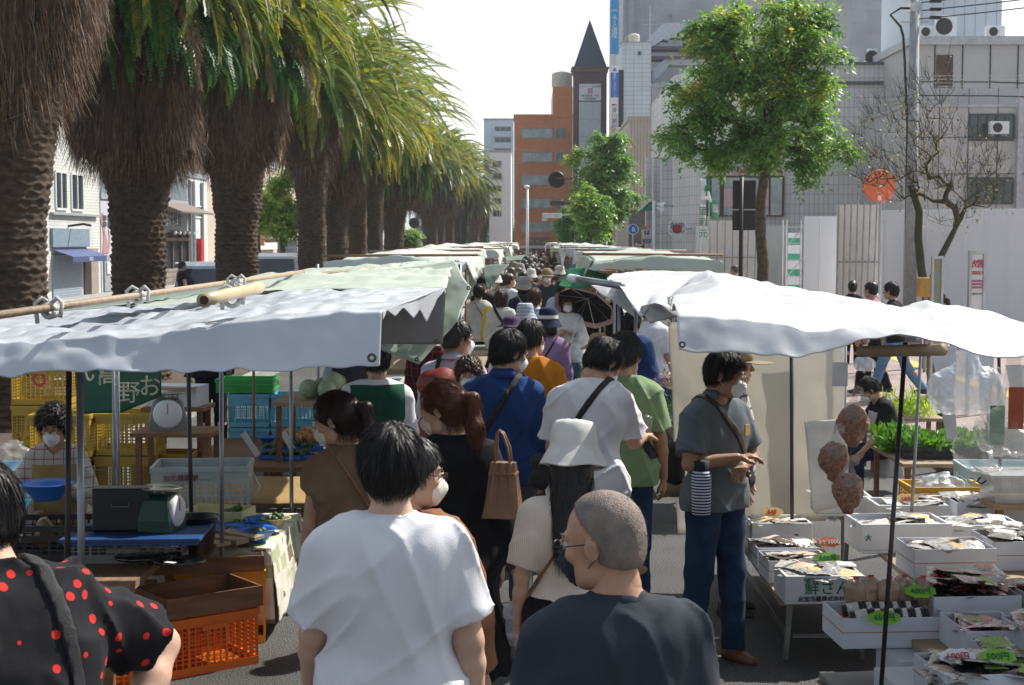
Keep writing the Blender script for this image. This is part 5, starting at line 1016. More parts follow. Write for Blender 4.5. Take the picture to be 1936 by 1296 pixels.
for px,Y in((1202,10.2),(1170,12.5)):rod('post',at(px,545,Y),Vector((at(px,545,Y).x,Y,0)),.012,M_POLEG,S4)
for k,(a,b_)in enumerate((((1108,505,20),(1175,514,15)),((1140,504,22),(1210,517,14.6)),((1165,505,20),(1215,512,16)),((1130,513,17),(1165,516,14.8)))):t=empty('wooden_pole',at(*a),0,['long brown stick lying lowest on the right tarps','thin brown stick across the right tarps','short thick stick with a cut end on the right tarps','stick end beside the green tarp'][k],'pole','sticks weighing down the right tarps');rod('pole',at(*a),at(*b_),.02,M_STK,t)
t=empty('slatted_screen',at(1118,620,21.5),0,'brown wooden slatted screen behind the green tarp','screen');t.location.z=0;m_=mat('cedar',(.35,.17,.09),.7,var=.15)
for k in range(7):MB().box(-.18+k*.085,-.105+k*.085,-.01,.01,.2,1.98).obj('slat',m_,t)
MB().box(-.19,.49,.012,.03,.6,.66).box(-.19,.49,.012,.03,1.7,1.76).obj('rail',m_,t)
# cream curtains behind the polo man
t=empty('curtain',(1.3,10,0),0,'tall cream sheet hanging as the back wall of the right stall','curtain','cream sheets closing the right stall')
cloth('sheet',[[(1262,610,9.9),(1390,612,9.9),(1500,614,9.9)],[(1282,1010,10.0),(1395,1012,10.0),(1500,1014,10.0)]],T_CRM,t,60,30,.03,.002,41,dirn=(0,1,0))
t=empty('curtain',(1.9,10,0),0,'right-hand cream sheet with a taped grey patch beside the post','curtain','cream sheets closing the right stall')
cloth('sheet',[[(1498,614,10.1),(1600,616,10.1)],[(1498,985,10.1),(1560,985,10.1),(1590,950,10.1)]],T_CRM,t,40,24,.02,.002,43,dirn=(0,1,0));q=at(1588,708,10.0)-Vector(t.location);MB().box(q.x-.05,q.x+.05,q.y-.005,q.y,q.z-.08,q.z+.08).obj('patch',M_GRY,t)
t=empty('paper_sheet',at(1560,880,9.4),0,'pale paper sheet pinned low on the cream curtain','sheet');cloth('sheet',[[(1520,797,9.5),(1600,793,9.5)],[(1537,970,9.4),(1606,955,9.4)]],mat('pale_paper',(.66,.64,.58),.8),t,16,12,.01,.002,44,dirn=(0,1,0))
for k,(a,b_,c,d,Y)in enumerate(((1758,655,1812,835,11.5),(1840,660,1880,900,12),(1900,690,1950,860,9.5))):
    t=empty('draped_cloth',at(a,b_,Y),0,['white cloth gathered at the bamboo pole, hanging to the pavement','white sheet hanging behind the carrier bags','white cloth at the right edge behind the bags'][k],'cloth','white cloths draped behind the right stall');cloth('sheet',[[(a,b_,Y),(c,b_,Y)],[(a+25,(b_+d)/2,Y),(c-8,(b_+d)/2,Y)],[(a+32,d,Y),(c,d,Y)]],T_WHT,t,24,14,.05,.006,46+k,dirn=(0,1,0))
# ---------------- people ----------------
V3=lambda*a:np.array(a,float)
def smin(a,b,k):
    h=np.clip(0.5+0.5*(b-a)/k,0,1);return b*(1-h)+a*h-k*h*(1-h)
class Sdf:
    def __init__(s,k=0.03):s.p=[];s.k=k;s.cuts=[]
    def cap(s,a,b,ra,rb=None,flat=1.0,ax=(0,1,0),clip=None,k=None):s.p.append(('c',V3(*a),V3(*b),ra,ra if rb is None else rb,flat,V3(*ax),clip,k));return s
    def ell(s,c,r,M=None,clip=None,k=None):s.p.append(('e',V3(*c),V3(*r),M,clip,k));return s
    def cut(s,f):s.cuts.append(f);return s      # f(P)->distance, intersected
    def bounds(s,m=0.03):
        lo=V3(9,9,9);hi=-lo
        for p in s.p:
            if p[0]=='c':r=max(p[3],p[4]);lo=np.minimum(lo,np.minimum(p[1],p[2])-r);hi=np.maximum(hi,np.maximum(p[1],p[2])+r)
            else:r=max(p[2]);lo=np.minimum(lo,p[1]-r);hi=np.maximum(hi,p[1]+r)
        return lo-m,hi+m
    def grid(s,h,lo=None,hi=None,infl=0.0,disp=None):
        l,u=s.bounds();lo=l if lo is None else lo;hi=u if hi is None else hi
        n=np.maximum(3,np.ceil((hi-lo)/h).astype(int)+1);D=np.full(tuple(n),0.5,np.float32)
        for p in s.p:
            if p[0]=='c':r=max(p[3],p[4])+infl;a=np.minimum(p[1],p[2])-r;b=np.maximum(p[1],p[2])+r;clip=p[7];k=p[8]or s.k
            else:r=max(p[2])+infl;a=p[1]-r;b=p[1]+r;clip=p[4];k=p[5]or s.k
            i0=np.clip(np.floor((a-0.05-lo)/h).astype(int),0,n);i1=np.clip(np.ceil((b+0.05-lo)/h).astype(int)+1,0,n)
            if(i1<=i0).any():continue
            ax=[lo[q]+h*np.arange(i0[q],i1[q])for q in range(3)];P=np.stack(np.meshgrid(*ax,indexing='ij'),-1)
            if p[0]=='c':
                f,w=p[5],p[6];A,B=p[1],p[2];Q=P
                if f !=1.0:
                    w=w/np.linalg.norm(w);g=1/f-1;Q=P+(P @ w)[...,None]*w*g;A=A+w*(A @ w)*g;B=B+w*(B @ w)*g
                BA=B-A;L2=max(BA @ BA,1e-9);t=np.clip(((Q-A)@ BA)/L2,0,1);d=np.linalg.norm(Q-A-t[...,None]*BA,axis=-1)-(p[3]+(p[4]-p[3])*t)
                d*=(f if f<1 else 1)**0.5
            else:
                Q=P-p[1]
                if p[3]is not None:Q=Q @ p[3]
                rr=p[2];k0=np.linalg.norm(Q/rr,axis=-1);k1=np.linalg.norm(Q/(rr*rr),axis=-1)+1e-9;d=k0*(k0-1)/k1
            d=d-infl
            if clip is not None:d=np.maximum(d,(P-clip[0])@ clip[1])
            sl=tuple(slice(i0[q],i1[q])for q in range(3));D[sl]=smin(D[sl],d,k)
        if s.cuts or disp is not None:
            ax=[lo[q]+h*np.arange(n[q])for q in range(3)];P=np.stack(np.meshgrid(*ax,indexing='ij'),-1)
            if disp is not None:
                m=np.abs(D)<0.06;D[m]+=disp(P[m])
            for f in s.cuts:D=np.maximum(D,f(P))
        D[0],D[-1]=.5,.5;D[:,0],D[:,-1]=.5,.5;D[:,:,0],D[:,:,-1]=.5,.5
        return D,lo
    def mesh(s,h,**k):
        D,lo=s.grid(h,**k);return surfnets(D,lo,h)
def join(vf):
    V=[];F=[];b=0
    for v,f in vf:
        if len(v):V.append(v);F.append(f+b);b+=len(v)
    return np.concatenate(V),np.concatenate(F)
def rotx(a):c,s_=math.cos(a),math.sin(a);return np.array([[1,0,0],[0,c,-s_],[0,s_,c]])
def rotz(a):c,s_=math.cos(a),math.sin(a);return np.array([[c,-s_,0],[s_,c,0],[0,0,1]])
def roty(a):c,s_=math.cos(a),math.sin(a);return np.array([[c,0,s_],[0,1,0],[-s_,0,c]])
def fabric(name,col,rough=0.85,bs=220,**k):
    if 'fabric_'+name in _mats:return _mats['fabric_'+name]
    m=mat('fabric_'+name,col,rough,var=k.pop('var',0.06),vs=k.pop('vs',9),bump=k.pop('bump',0.25),bs=bs,sheen=k.pop('sheen',0.03),spec=k.pop('spec',0.15),**k)
    for n in m.node_tree.nodes:
        if n.type=='BUMP':n.inputs['Distance'].default_value=.003
    return m
SKINS=[mat('skin_%d'%i,c,0.5,var=0.05,vs=14,bump=0.08,bs=160,subs=0.12,spec=0.35)for i,c in enumerate([(0.50,0.29,0.19),(0.44,0.24,0.15),(0.56,0.35,0.25),(0.36,0.19,0.115)])]
def hairmat(name,col,hi):
    m=mat('hair_'+name,col,0.46,col2=tuple(c*.5 for c in col),vs=30,spec=0.32,stretch=(1,1,.25));nt,N,L,b=nodes(m)
    b.inputs['Anisotropic'].default_value=0.4;b.inputs['Sheen Weight'].default_value=0.02;b.inputs['Sheen Tint'].default_value=(*hi,1);return m
H_BLACK=hairmat('black',(0.014,0.012,0.012),(.5,.5,.6));H_BROWN=hairmat('brown',(0.06,0.028,0.018),(.6,.35,.2));H_RED=hairmat('auburn',(0.11,0.035,0.016),(.8,.35,.15))
H_GREY=hairmat('grey',(0.10,0.095,0.09),(.7,.7,.7));H_STUB=mat('hair_stubble',(0.25,0.19,0.155),.6,col2=(.13,.115,.105),vs=22,bump=.5,bs=300,spec=.3);H_WHITE=hairmat('silver',(0.45,0.45,0.46),(.9,.9,.9));H_PEP=hairmat('pepper',(0.045,0.043,0.043),(.7,.7,.7))
M_MASK=fabric('mask',(0.72,0.75,0.80),.8,bs=90,var=.02);M_MASKD=fabric('mask_dark',(0.02,0.024,0.035));M_MASKC=fabric('mask_cream',(0.74,0.69,0.60))
M_EYE=mat('eye_white',(0.6,0.58,0.56),.2);M_IRIS=mat('iris',(0.012,0.008,0.006),.15,spec=.8)
M_SOLE=mat('shoe_dark',(0.03,0.028,0.028),.6);M_SHB=mat('shoe_brown',(0.14,0.05,0.025),.45);M_SHW=mat('shoe_pale',(0.45,0.43,0.40),.6)

def hand_sdf(W,d,n,side,curl=0.5,s=1.0):
    """W wrist, d pointing down the hand, n palm normal, side -> thumb side"""
    S_=Sdf(0.011);d=d/np.linalg.norm(d);n=n-d*(n @ d);n/=np.linalg.norm(n);u=np.cross(n,d)*side
    S_.cap(W-d*.05,W+d*.012,.026,.024,.8,n);S_.cap(W+d*.02+u*.008,W+d*.072+u*.018,.024,.022,.5,n);S_.cap(W+d*.02-u*.008,W+d*.070-u*.020,.023,.020,.5,n)
    for i,(off,ln)in enumerate(((.030,.068),(.010,.076),(-.010,.070),(-.029,.055))):
        b=W+d*(.078-abs(i-1.2)*.003)+u*off;c1=curl*(.75+.12*i);q=b;a=0.15+c1*.4
        for j,fr in enumerate((.42,.33,.25)):
            dd=d*math.cos(a)+n*math.sin(a)+u*off*.9;dd/=np.linalg.norm(dd);e=q+dd*ln*fr*1.05;S_.cap(q,e,.0092-j*.0008,.0086-j*.001,k=.005);q=e;a+=c1*.75
    q=W+d*.022+u*.024;dd=d*.62+u*.62+n*.38;dd/=np.linalg.norm(dd);e=q+dd*.042;S_.cap(q,e,.0135,.011,k=.01);dd=d*.9+u*.25+n*.35;dd/=np.linalg.norm(dd);S_.cap(e,e+dd*.03,.0105,.0085,k=.006)
    return S_
def arm_pts(S0,spec,side,L1=.27,L2=.245):
    if len(spec)==3 and not hasattr(spec[0],'__len__'):
        a,b,c=[R(x)for x in spec]# forward swing, abduction, elbow flex
        d1=V3(side*math.sin(b),math.sin(a)*math.cos(b),-math.cos(a)*math.cos(b));d2=V3(side*math.sin(b)*.35,math.sin(a+c),-math.cos(a+c));d2/=np.linalg.norm(d2)
        E=S0+d1*L1;return E,E+d2*L2
    return V3(*spec[0]),V3(*spec[1])
def person(px,py,ztop,label,yaw=0,det=.5,bulk=1.0,fem=False,h=None,lean=0,twist=0,head=(0,0,0),arms=((4,10,12),(4,10,12)),hcurl=(.5,.5),legs=None,hair='short',hm=None,skin=0,
           top=None,sleeve='short',ease=.016,hem=.86,bottom=None,btype='trousers',shoe=None,mask=None,glasses=None,hat=None,group='shoppers walking down the market aisle',strap=None,Y=None,sit=0,fold=1.0,face=True,collar=None,cat='person',vest=None,loc=None,skirtz=.45,apron=None,hemflare=0.0,mdir=1):
    """px,py: where the top of the head shows; ztop: its height above ground"""
    h=h or ztop;s=h/1.72;P0=gz(px,py,ztop)if Y is None else at(px,py,Y)
    if loc is not None:P0=Vector(loc)
    t=empty('person',(P0.x,P0.y,sit),R(yaw),label,cat,group);t.scale=(s,s,s);zo=0
    # the head's offset from the feet caused by leaning is undone so that the head lands where it should
    TR=rotx(-R(lean))@ rotz(R(twist));hip=V3(0,0,.95)
    up=lambda p:(V3(*p)-hip)@ TR.T+hip
    sw=.152 if fem else .180;det_v={0:.022,.3:.015,.5:.011,1:.0085}[det];hv={0:.013,.3:.009,.5:.0062,1:.0045}[det];bw=bulk
    ux=up((1,0,0))-up((0,0,0));uy=up((0,1,0))-up((0,0,0));uz=up((0,0,1))-up((0,0,0))
    HD=rotz(R(head[0]))@ rotx(-R(head[1]+lean*.75))@ roty(R(head[2]));nb=up((0,.005,1.50));hc=nb+HD @ V3(0,.018,.108)
    if Y is None and loc is None:P0=gz(px,py,(hc[2]+.128+(.035 if hat else .012))*s)
    if loc is None:
        q=rotz(R(yaw))@(hc*s);t.location.x-=q[0];t.location.y-=q[1]
    def torso(S_,e=0.0,k=1.0,zc=None):
        w=bw
        S_.cap(up((-.07,0,.96)),up((.07,0,.96)),(.116 if not fem else .113)*w+e,None,.86,uy)
        S_.cap(up((0,.012,1.02)),up((0,.008,1.16)),(.138 if not fem else .118)*w+e,(.142 if not fem else .118)*w+e,.74,uy)
        S_.cap(up((-.062,0,1.26)),up((.062,0,1.26)),(.118 if not fem else .098)*w+e,None,.84,uy)
        S_.cap(up((-.075,-.012,1.345)),up((.075,-.012,1.345)),(.098 if not fem else .08)*w+e,None,.88,uy)
        for sx in(-1,1):S_.cap(up((sx*.03,-.012,1.425)),up((sx*(sw-.030),-.01,1.378)),.052+e*.5,.050+e*.6,.95,uy)
        S_.cap(up((0,-.02,1.40)),up((0,-.005,1.465)),.072+e*.3,.050+e*.4,.85,uy)
        if fem:
            for sx in(-1,1):S_.ell(up((sx*.066,.068,1.255)),(.052+e,.042+e*.8,.052+e))
    SH=[up((-sw+.008,-.005,1.365)),up((sw-.008,-.005,1.365))];EW=[arm_pts(SH[i],arms[i],(-1,1)[i])for i in(0,1)]
    if legs is None:legs=((0,0),(0,0))
    HP=[V3(-.088,0,.93),V3(.088,0,.93)];KN=[];AN=[]
    for i,(a,c)in enumerate(legs):
        a=R(a);c=R(c);k_=HP[i]+V3((-.01,.01)[i],math.sin(a)*.43,-math.cos(a)*.43);KN.append(k_);AN.append(k_+V3((-.01,.01)[i],math.sin(a-c)*.42,-math.cos(a-c)*.42))
    B=Sdf(.035);torso(B)
    B.cap(up((0,-.008,1.42)),nb+HD @ V3(0,-.008,.06),.056 if not fem else .047,.054 if not fem else .046)
    ar=(1.0 if not fem else .82)*(.5+.5*bw)
    for i in(0,1):
        E,W=EW[i];B.cap(SH[i]+V3(0,0,-.012),E,.052*ar,.041*ar);m_=E*.7+W*.3;B.cap(E,m_,.038*ar,.040*ar,k=.015);B.cap(m_,W,.040*ar,.026*ar,k=.015)
        B.cap(HP[i],KN[i],.088*(.6+.4*bw),.056);B.cap(KN[i],KN[i]*.6+AN[i]*.4+V3(0,-.012,0),.054,.056);B.cap(KN[i]*.6+AN[i]*.4+V3(0,-.012,0),AN[i],.055,.036);B.cap(AN[i]+V3(0,-.03,-.055),AN[i]+V3(0,.11,-.065),.035,.026)
    parts=[];zc=nb[2]-.02
    D,lo=B.grid(det_v);parts.append(surfnets(D,lo,det_v))
    # head
    Hs=Sdf(.014);T_=lambda p:hc+HD @ V3(*p);fs=.96 if fem else 1.0
    Hs.ell(T_((0,-.014,.03)),V3(.077,.097,.088)*fs,HD);Hs.ell(T_((0,.02,-.035)),V3(.062,.070,.078)*fs,HD,k=.03);Hs.cap(T_((-.012,.062,-.092)),T_((.012,.062,-.092)),.022*fs,k=.03)
    Hs.cap(T_((-.035,.03,-.075)),T_((.035,.03,-.075)),.032,k=.03);Hs.cap(T_((0,-.02,-.03)),nb+HD @ V3(0,-.008,-.01),.054 if not fem else .046,.055 if not fem else .046,k=.02)
    if face:
        Hs.cap(T_((0,.086,.012)),T_((0,.108,-.026)),.008,.0125,k=.012);Hs.ell(T_((-.012,.098,-.030)),V3(.009,.009,.007),HD,k=.008);Hs.ell(T_((.012,.098,-.030)),V3(.009,.009,.007),HD,k=.008)
        Hs.cap(T_((-.035,.079,.026)),T_((.035,.079,.026)),.011,k=.014);Hs.ell(T_((0,.088,-.058)),V3(.024,.010,.0075),HD,k=.006);Hs.ell(T_((0,.086,-.068)),V3(.019,.010,.007),HD,k=.006)
        Hs.ell(T_((-.042,.066,-.018)),V3(.02,.018,.018),HD,k=.02);Hs.ell(T_((.042,.066,-.018)),V3(.02,.018,.018),HD,k=.02)
        ec=[T_((sx*.031,.098,.006))for sx in(-1,1)]
        for c_ in ec:Hs.cut(lambda P,c_=c_:.0165-np.linalg.norm(P-c_,axis=-1))
    for sx in(-1,1):
        Me=HD @ rotz(sx*R(-22));Hs.ell(T_((sx*.080,-.008,-.006)),V3(.0075,.019,.031),Me,k=.008);Hs.ell(T_((sx*.083,-.014,.006)),V3(.006,.013,.016),Me,k=.004)
    Hs.cut(lambda P:(nb[2]-.03)-P[...,2]if lean<30 else-np.ones(P.shape[:-1]))
    parts.append(Hs.mesh(hv))
    if det>=.3:
        for i in(0,1):
            E,W=EW[i];d=W-E;d/=np.linalg.norm(d);side=(-1,1)[i];n=np.cross(d,V3(0,1,0))*(-1 if i else 1)*-1;n=V3(-side,.25,0)if abs(d[2])>.6 else V3(0,-.1,-1)
            parts.append(hand_sdf(W,d,n,-1 if i==0 else 1,hcurl[i]).mesh(.0042 if det==1 else .006))
    else:
        for i in(0,1):E,W=EW[i];d=(W-E)/np.linalg.norm(W-E);parts.append(Sdf(.01).cap(W,W+d*.11,.026,.02,.6,V3(1,0,0)).mesh(.012))
    sk=SKINS[skin];V,F=join(parts);link('body',npmesh('body',V,F),sk,t,True)
    # clothing
    sd=(px*7+py)%17
    def folds(P):
        q=P @ np.array([[9,0,1.0],[0,9,1.0],[3.5,1.5,1.3]]);r1=1-np.abs(vnoise(q,.75,sd));q2=P @ np.array([[2.2,0,-8.0],[0,3,2.0],[2.0,1,9]]);r2=1-np.abs(vnoise(q2,1.0,sd+3))
        return-(.014*r1**4+.012*r2**5+.0025*vnoise(P @ np.diag([1,1,.35]),38,sd))*fold+.004*fold
    topD=None
    if top is not None:
        S_=Sdf(.03);torso(S_,ease)
        S_.cap(up((-.07,0,.90)),up((.07,0,.90)),(.122 if not fem else .116)*bw+ease+.004+hemflare,None,.88,uy)
        if btype=='dress':S_.cap(up((0,0,1.08)),(0,0,skirtz),.12*bw+ease,.235*bw,.85,(0,1,0),clip=(V3(0,0,skirtz),V3(0,0,-1)))
        for i in(0,1):
            E,W=EW[i];a=SH[i];puff=.03 if sleeve=='puff' else 0
            if sleeve in('short','puff'):
                e_=a+(E-a)*(.78 if sleeve=='short' else .82);S_.cap(a,e_+(E-a)*.2,.051*ar+ease*.7+puff,.050*ar+ease*1.3+puff*.4,clip=(e_,(E-a)/np.linalg.norm(E-a)))
            elif sleeve=='cap':e_=a+(E-a)*.38;S_.cap(a,e_+(E-a)*.2,.056*ar+ease*.9,.062*ar+ease,clip=(e_,(E-a)/np.linalg.norm(E-a)))
            elif sleeve=='long':S_.cap(a,E,.052*ar+ease*.8,.044*ar+ease*.9);w_=E+(W-E)*.93;S_.cap(E,w_+(W-E)*.1,.044*ar+ease*.9,.034*ar+ease*.7,clip=(w_,(W-E)/np.linalg.norm(W-E)))
            elif sleeve=='three':S_.cap(a,E,.052*ar+ease*.8,.046*ar+ease);w_=E+(W-E)*.5;S_.cap(E,w_+(W-E)*.2,.048*ar+ease,.04*ar+ease*1.2,clip=(w_,(W-E)/np.linalg.norm(W-E)))
        if btype !='dress':hz=up((0,0,hem-(.03 if lean>14 else 0)));S_.cut(lambda P:(hz-P)@ uz)
        nk=up((0,.0,1.44));ntop=nb+HD @ V3(0,0,.05);nr_=(.060 if not fem else .058)
        def neckcut(P,a=up((0,.006,1.445)),b=up((0,.016,1.56)),r_=nr_):
            ba=b-a;t_=((P-a)@ ba)/(ba @ ba);d=np.linalg.norm(P-a-np.clip(t_,0,2)[...,None]*ba,axis=-1);return r_-d
        S_.cut(neckcut);S_.cut(lambda P,a=up((0,0,1.485)):(P-a)@ uz)
        lo_,hi_=S_.bounds();topD=S_
        o=link('top',npmesh('top',*S_.mesh(det_v,disp=folds if det>=.3 else None)),top,t,True)
        if det>=.5:
            sc_=list(S_.cuts);S_.cuts=sc_+[lambda P:-neckcut(P)-.020];nbm=S_.mesh(det_v*.8,infl=.0025,disp=folds);S_.cuts=sc_
            if len(nbm[0]):link('neckband',npmesh('neckband',*nbm),top,t,True)
        if apron is not None:
            o2=Sdf(.03);torso(o2,ease+.012);o2.cap((0,0,.95),(0,.02,.6),.15,.17,.8);o2.cut(lambda P:-((P-hip)@ uy)+.02);o2.cut(lambda P:np.abs(P[...,0])-.145);o2.cut(lambda P,a=up((0,0,1.36)):(P-a)@ uz);o2.cut(lambda P:.62-P[...,2]);link('apron',npmesh('apron',*o2.mesh(det_v,disp=folds)),apron,t,True)
        if vest is not None:
            o2=Sdf(.03);torso(o2,ease+.011);hz2=up((0,0,hem-.01));o2.cap(up((-.07,0,.92)),up((.07,0,.92)),.132*bw+ease,None,.88,uy);o2.cut(lambda P:(hz2-P)@ uz);o2.cut(neckcut);o2.cut(lambda P:np.abs((P-up((0,0,1.3)))@ ux)-(sw+.012));o2.cut(lambda P,a=up((0,0,1.452)):(P-a)@ uz);link('vest',npmesh('vest',*o2.mesh(det_v,disp=folds)),vest,t,True)
        if collar is not None:
            mb=MB();pr=[];
            for j in range(15):
                a=-PI/2+(j-7)/7.0*2.55;p0=up((.066*math.cos(a),.064*math.sin(a),1.475));p1=up((.060*math.cos(a),.060*math.sin(a),1.512));p2=up((.094*math.cos(a),.088*math.sin(a)-.004,1.466));pr.append((p0,p1,p2))
            for p0,p1,p2 in pr:mb.v+=[tuple(p0),tuple(p1),tuple(p2)]
            for j in range(14):mb.f+=[(3*j,3*j+3,3*j+4,3*j+1),(3*j+1,3*j+4,3*j+5,3*j+2)];mb.mi+=[0,0]
            o3=mb.obj('collar',collar,t,True);sm=o3.modifiers.new('s','SOLIDIFY');sm.thickness=.005
    if bottom is not None and btype !='dress':
        S_=Sdf(.025);e=.014 if btype !='wide' else .035
        S_.cap((-.07,0,.95),(.07,0,.95),(.12 if not fem else .116)*(.5+.5*bw)+.010,None,.88)
        if btype=='skirt':S_.cap((0,0,1.0),(0,0,skirtz),.13,.22,.85,clip=(V3(0,0,skirtz),V3(0,0,-1)))
        else:
            for i in(0,1):
                S_.cap(HP[i],KN[i],.090*(.6+.4*bw)+e,.060+e);a=AN[i];S_.cap(KN[i],a+V3(0,0,-.02),.060+e,.050+e,clip=(a+V3(0,0,-.015),V3(0,0,-1))if abs(legs[i][0]-legs[i][1])<45 else(a,(a-KN[i])/.42))
        S_.cut(lambda P:P[...,2]-1.03);
        def fl2(P):
            q=P @ np.array([[7,0,1.0],[0,7,2.0],[0,0,9.0]]);return-(.008*(1-np.abs(vnoise(q,1.0,sd+5)))**3)+.002
        link('trousers' if btype in('trousers','wide')else 'skirt',npmesh('bottom',*S_.mesh(det_v*1.05,disp=fl2 if det>=.3 else None)),bottom,t,True)
    elif btype=='dress':
        for o in t.children:
            if o.name.startswith('top'):o.name='dress'
    for i in(0,1):
        a=AN[i];S_=Sdf(.02).cap(a+V3(0,-.045,-.05),a+V3(0,.07,-.06),.043,.038,.95,V3(1,0,0)).cap(a+V3(0,.07,-.06),a+V3((-.006,.006)[i],.135,-.068),.038,.030).cap(a,a+V3(0,-.02,-.05),.042,.044);zb=a[2]-.09
        S_.cut(lambda P,zb=zb:zb-P[...,2]);link('shoe',npmesh('shoe',*S_.mesh(.012 if det<1 else .009)),shoe or M_SOLE,t,True)
    # hair
    if hair:
        hm=hm or H_BLACK;S_=Sdf(.02);g={'short':.010,'shortw':.012,'buzz':.0022,'bob':.02,'long':.018,'pony':.012,'bun':.012,'curly':.03,'up':.018}[hair];g*=(.8 if fem else 1.0);g=min(g,.006)if hat else g
        fl=(0,.088,.052)if hair in('short','shortw')else(0,.09,.045)
        nn=HD @(V3(0,-.66,.75));p0=T_(fl)
        if hair=='buzz':nn=HD @ V3(0,-.80,.60);p0=T_((0,.035,.095))
        amp={'short':.006,'shortw':.008,'buzz':.0006,'bob':.005,'long':.004,'pony':.003,'bun':.003,'curly':.012,'up':.006}[hair]
        S_.ell(T_((0,-.016,.034)),V3(.080,.100,.092)+g,HD,clip=(p0,-nn))
        S_.ell(T_((0,-.045,-.01)),V3(.076,.068,.085)+g*.8,HD,clip=(T_((0,.005,-.0)),HD @ V3(0,.8,.0)/.8))
        if hair in('short','shortw','buzz','up','curly'):S_.cut(lambda P,c=T_((0,-.08,-.070 if hair !='curly' else-.1)),n_=HD @ V3(0,.35,-.94):(P-c)@ n_)
        if hair in('bob',):S_.ell(T_((0,-.03,-.04)),V3(.094,.085,.095),HD,clip=(T_((0,.032,0)),HD @ V3(0,1,0)));S_.cut(lambda P,c=T_((0,0,-.12)),n_=HD @ V3(0,0,-1):(P-c)@ n_)
        if hair=='long':
            S_.ell(T_((0,-.03,-.05)),V3(.092,.082,.11),HD,clip=(T_((0,.02,0)),HD @ V3(0,1,0)));S_.cap(T_((0,-.07,-.08)),up((0,-.135*bw,1.26)),.085,.06,.5,uy)
        if hair=='pony':
            q0=T_((0,-.105,.035));q1=T_((0,-.165,.0));q2=q1+V3(0,-.03,-.13)+HD @ V3(.0,-.01,0);q3=q2+V3(.0,.0,-.17)
            S_.cap(q0,q1,.016,.028);S_.cap(q1,q2,.028,.036);S_.cap(q2,q3,.04,.012)
        if hair=='bun':S_.ell(T_((0,-.12,.05)),V3(.042,.036,.04),HD)
        def hd(P):
            q=(P-hc)@ HD;th=np.arctan2(q[...,1]+.03,q[...,0]);r_=np.linalg.norm(q,axis=-1)
            A_=np.stack([np.cos(th)*4,np.sin(th)*4,q[...,2]*(9 if hair !='curly' else 60)],-1)
            if hair=='curly':A_=q*38
            if hair in('long','pony'):A_=np.stack([q[...,0]*55,q[...,1]*55,q[...,2]*6],-1)*.6
            return-amp*vnoise(A_,1.7,sd)-amp*.5*vnoise(A_,4.2,sd+2)
        Vh,Fh=S_.mesh(hv if det<1 else .0045,disp=hd)
        geo=[(Vh,Fh)]
        if det>=.5 and len(Vh):
            rs=np.random.RandomState(abs(int(px)));n=(9500 if det==1 else 2200)if hair !='buzz' else 2600;idx=rs.randint(0,len(Vh),n);P=Vh[idx]+rs.randn(n,3)*.002
            q=(P-hc)@ HD;kp=~((q[:,1]>.055)&(q[:,2]<.075));kp&=(q[:,2]<.0)if hat else True;P=P[kp];q=q[kp];n=len(P);c0=V3(0.01,-.055,.12);nrm=q-V3(0,-.02,.02);nrm/=np.linalg.norm(nrm,axis=1)[:,None]
            if hair in('pony','bun'):fl_=V3(0,-.12,.04)-q;tail=q[:,1]<-.125;fl_[tail]=V3(0,-.05,-1)
            else:fl_=q-c0;fl_[q[:,2]<-.03]=V3(0,-.05,-1)
            fl_=fl_-nrm*(fl_*nrm).sum(1)[:,None]*(.95 if hair !='curly' else .3);fl_/=np.linalg.norm(fl_,axis=1)[:,None]+1e-6
            Dr=fl_+nrm*(.03 if hair in('pony','long','bun','bob')else .08)+rs.randn(n,3)*(.10 if hair !='curly' else .9);Dr/=np.linalg.norm(Dr,axis=1)[:,None];Dr=Dr @ HD.T
            if hair in('long','pony','bob'):low=(q[:,2]<-.06);Dr[low]=V3(0,-.1,-1)+rs.randn(low.sum(),3)*.12
            Ln=(.015+.025*rs.rand(n))*(.22 if hair=='buzz' else 1.0 if hair in('short','shortw','up','curly','bun')else 1.8);v2,f2=ribbons(P,Dr,Ln,np.full(n,(.0007 if det==1 else .0014)*(.6 if hair=='buzz' else 1)),3,.25,rs);geo.append((v2,f2))
        link('hair',npmesh('hair',*join(geo)),hm,t,False)
        if hair=='pony' and det>=.5:MB().ball(T_((0,-.125,.025)),.03,.014,.03,M=Matrix(np.array(HD).tolist()).to_4x4()).obj('hair_tie',M_SHB,t,True)
    HM=Matrix(np.array(HD).tolist()).to_4x4();HM.translation=Vector(hc)
    if face and det>=.3 and hat !='hide':
        for sx in(-1,1):
            e=MB().ball(HM @ Vector((sx*.031,.081,.006)),.0125,n=10,m=8).obj('eye',M_EYE,t,True);MB().ball(HM @ Vector((sx*.031,.0895,.005)),.006,n=8,m=6).obj('iris',M_IRIS,e,True)
            MB().tube([HM @ Vector((sx*.014,.096,.014)),HM @ Vector((sx*.031,.0975,.0165)),HM @ Vector((sx*.05,.085,.013))],[.003,.004,.002],5).obj('eyelid',sk,t,True)
            MB().tube([HM @ Vector((sx*.016,.094,.027)),HM @ Vector((sx*.034,.091,.034)),HM @ Vector((sx*.053,.076,.030))],[.0028,.0035,.0015],5).obj('eyebrow',hm or H_PEP,t,True)
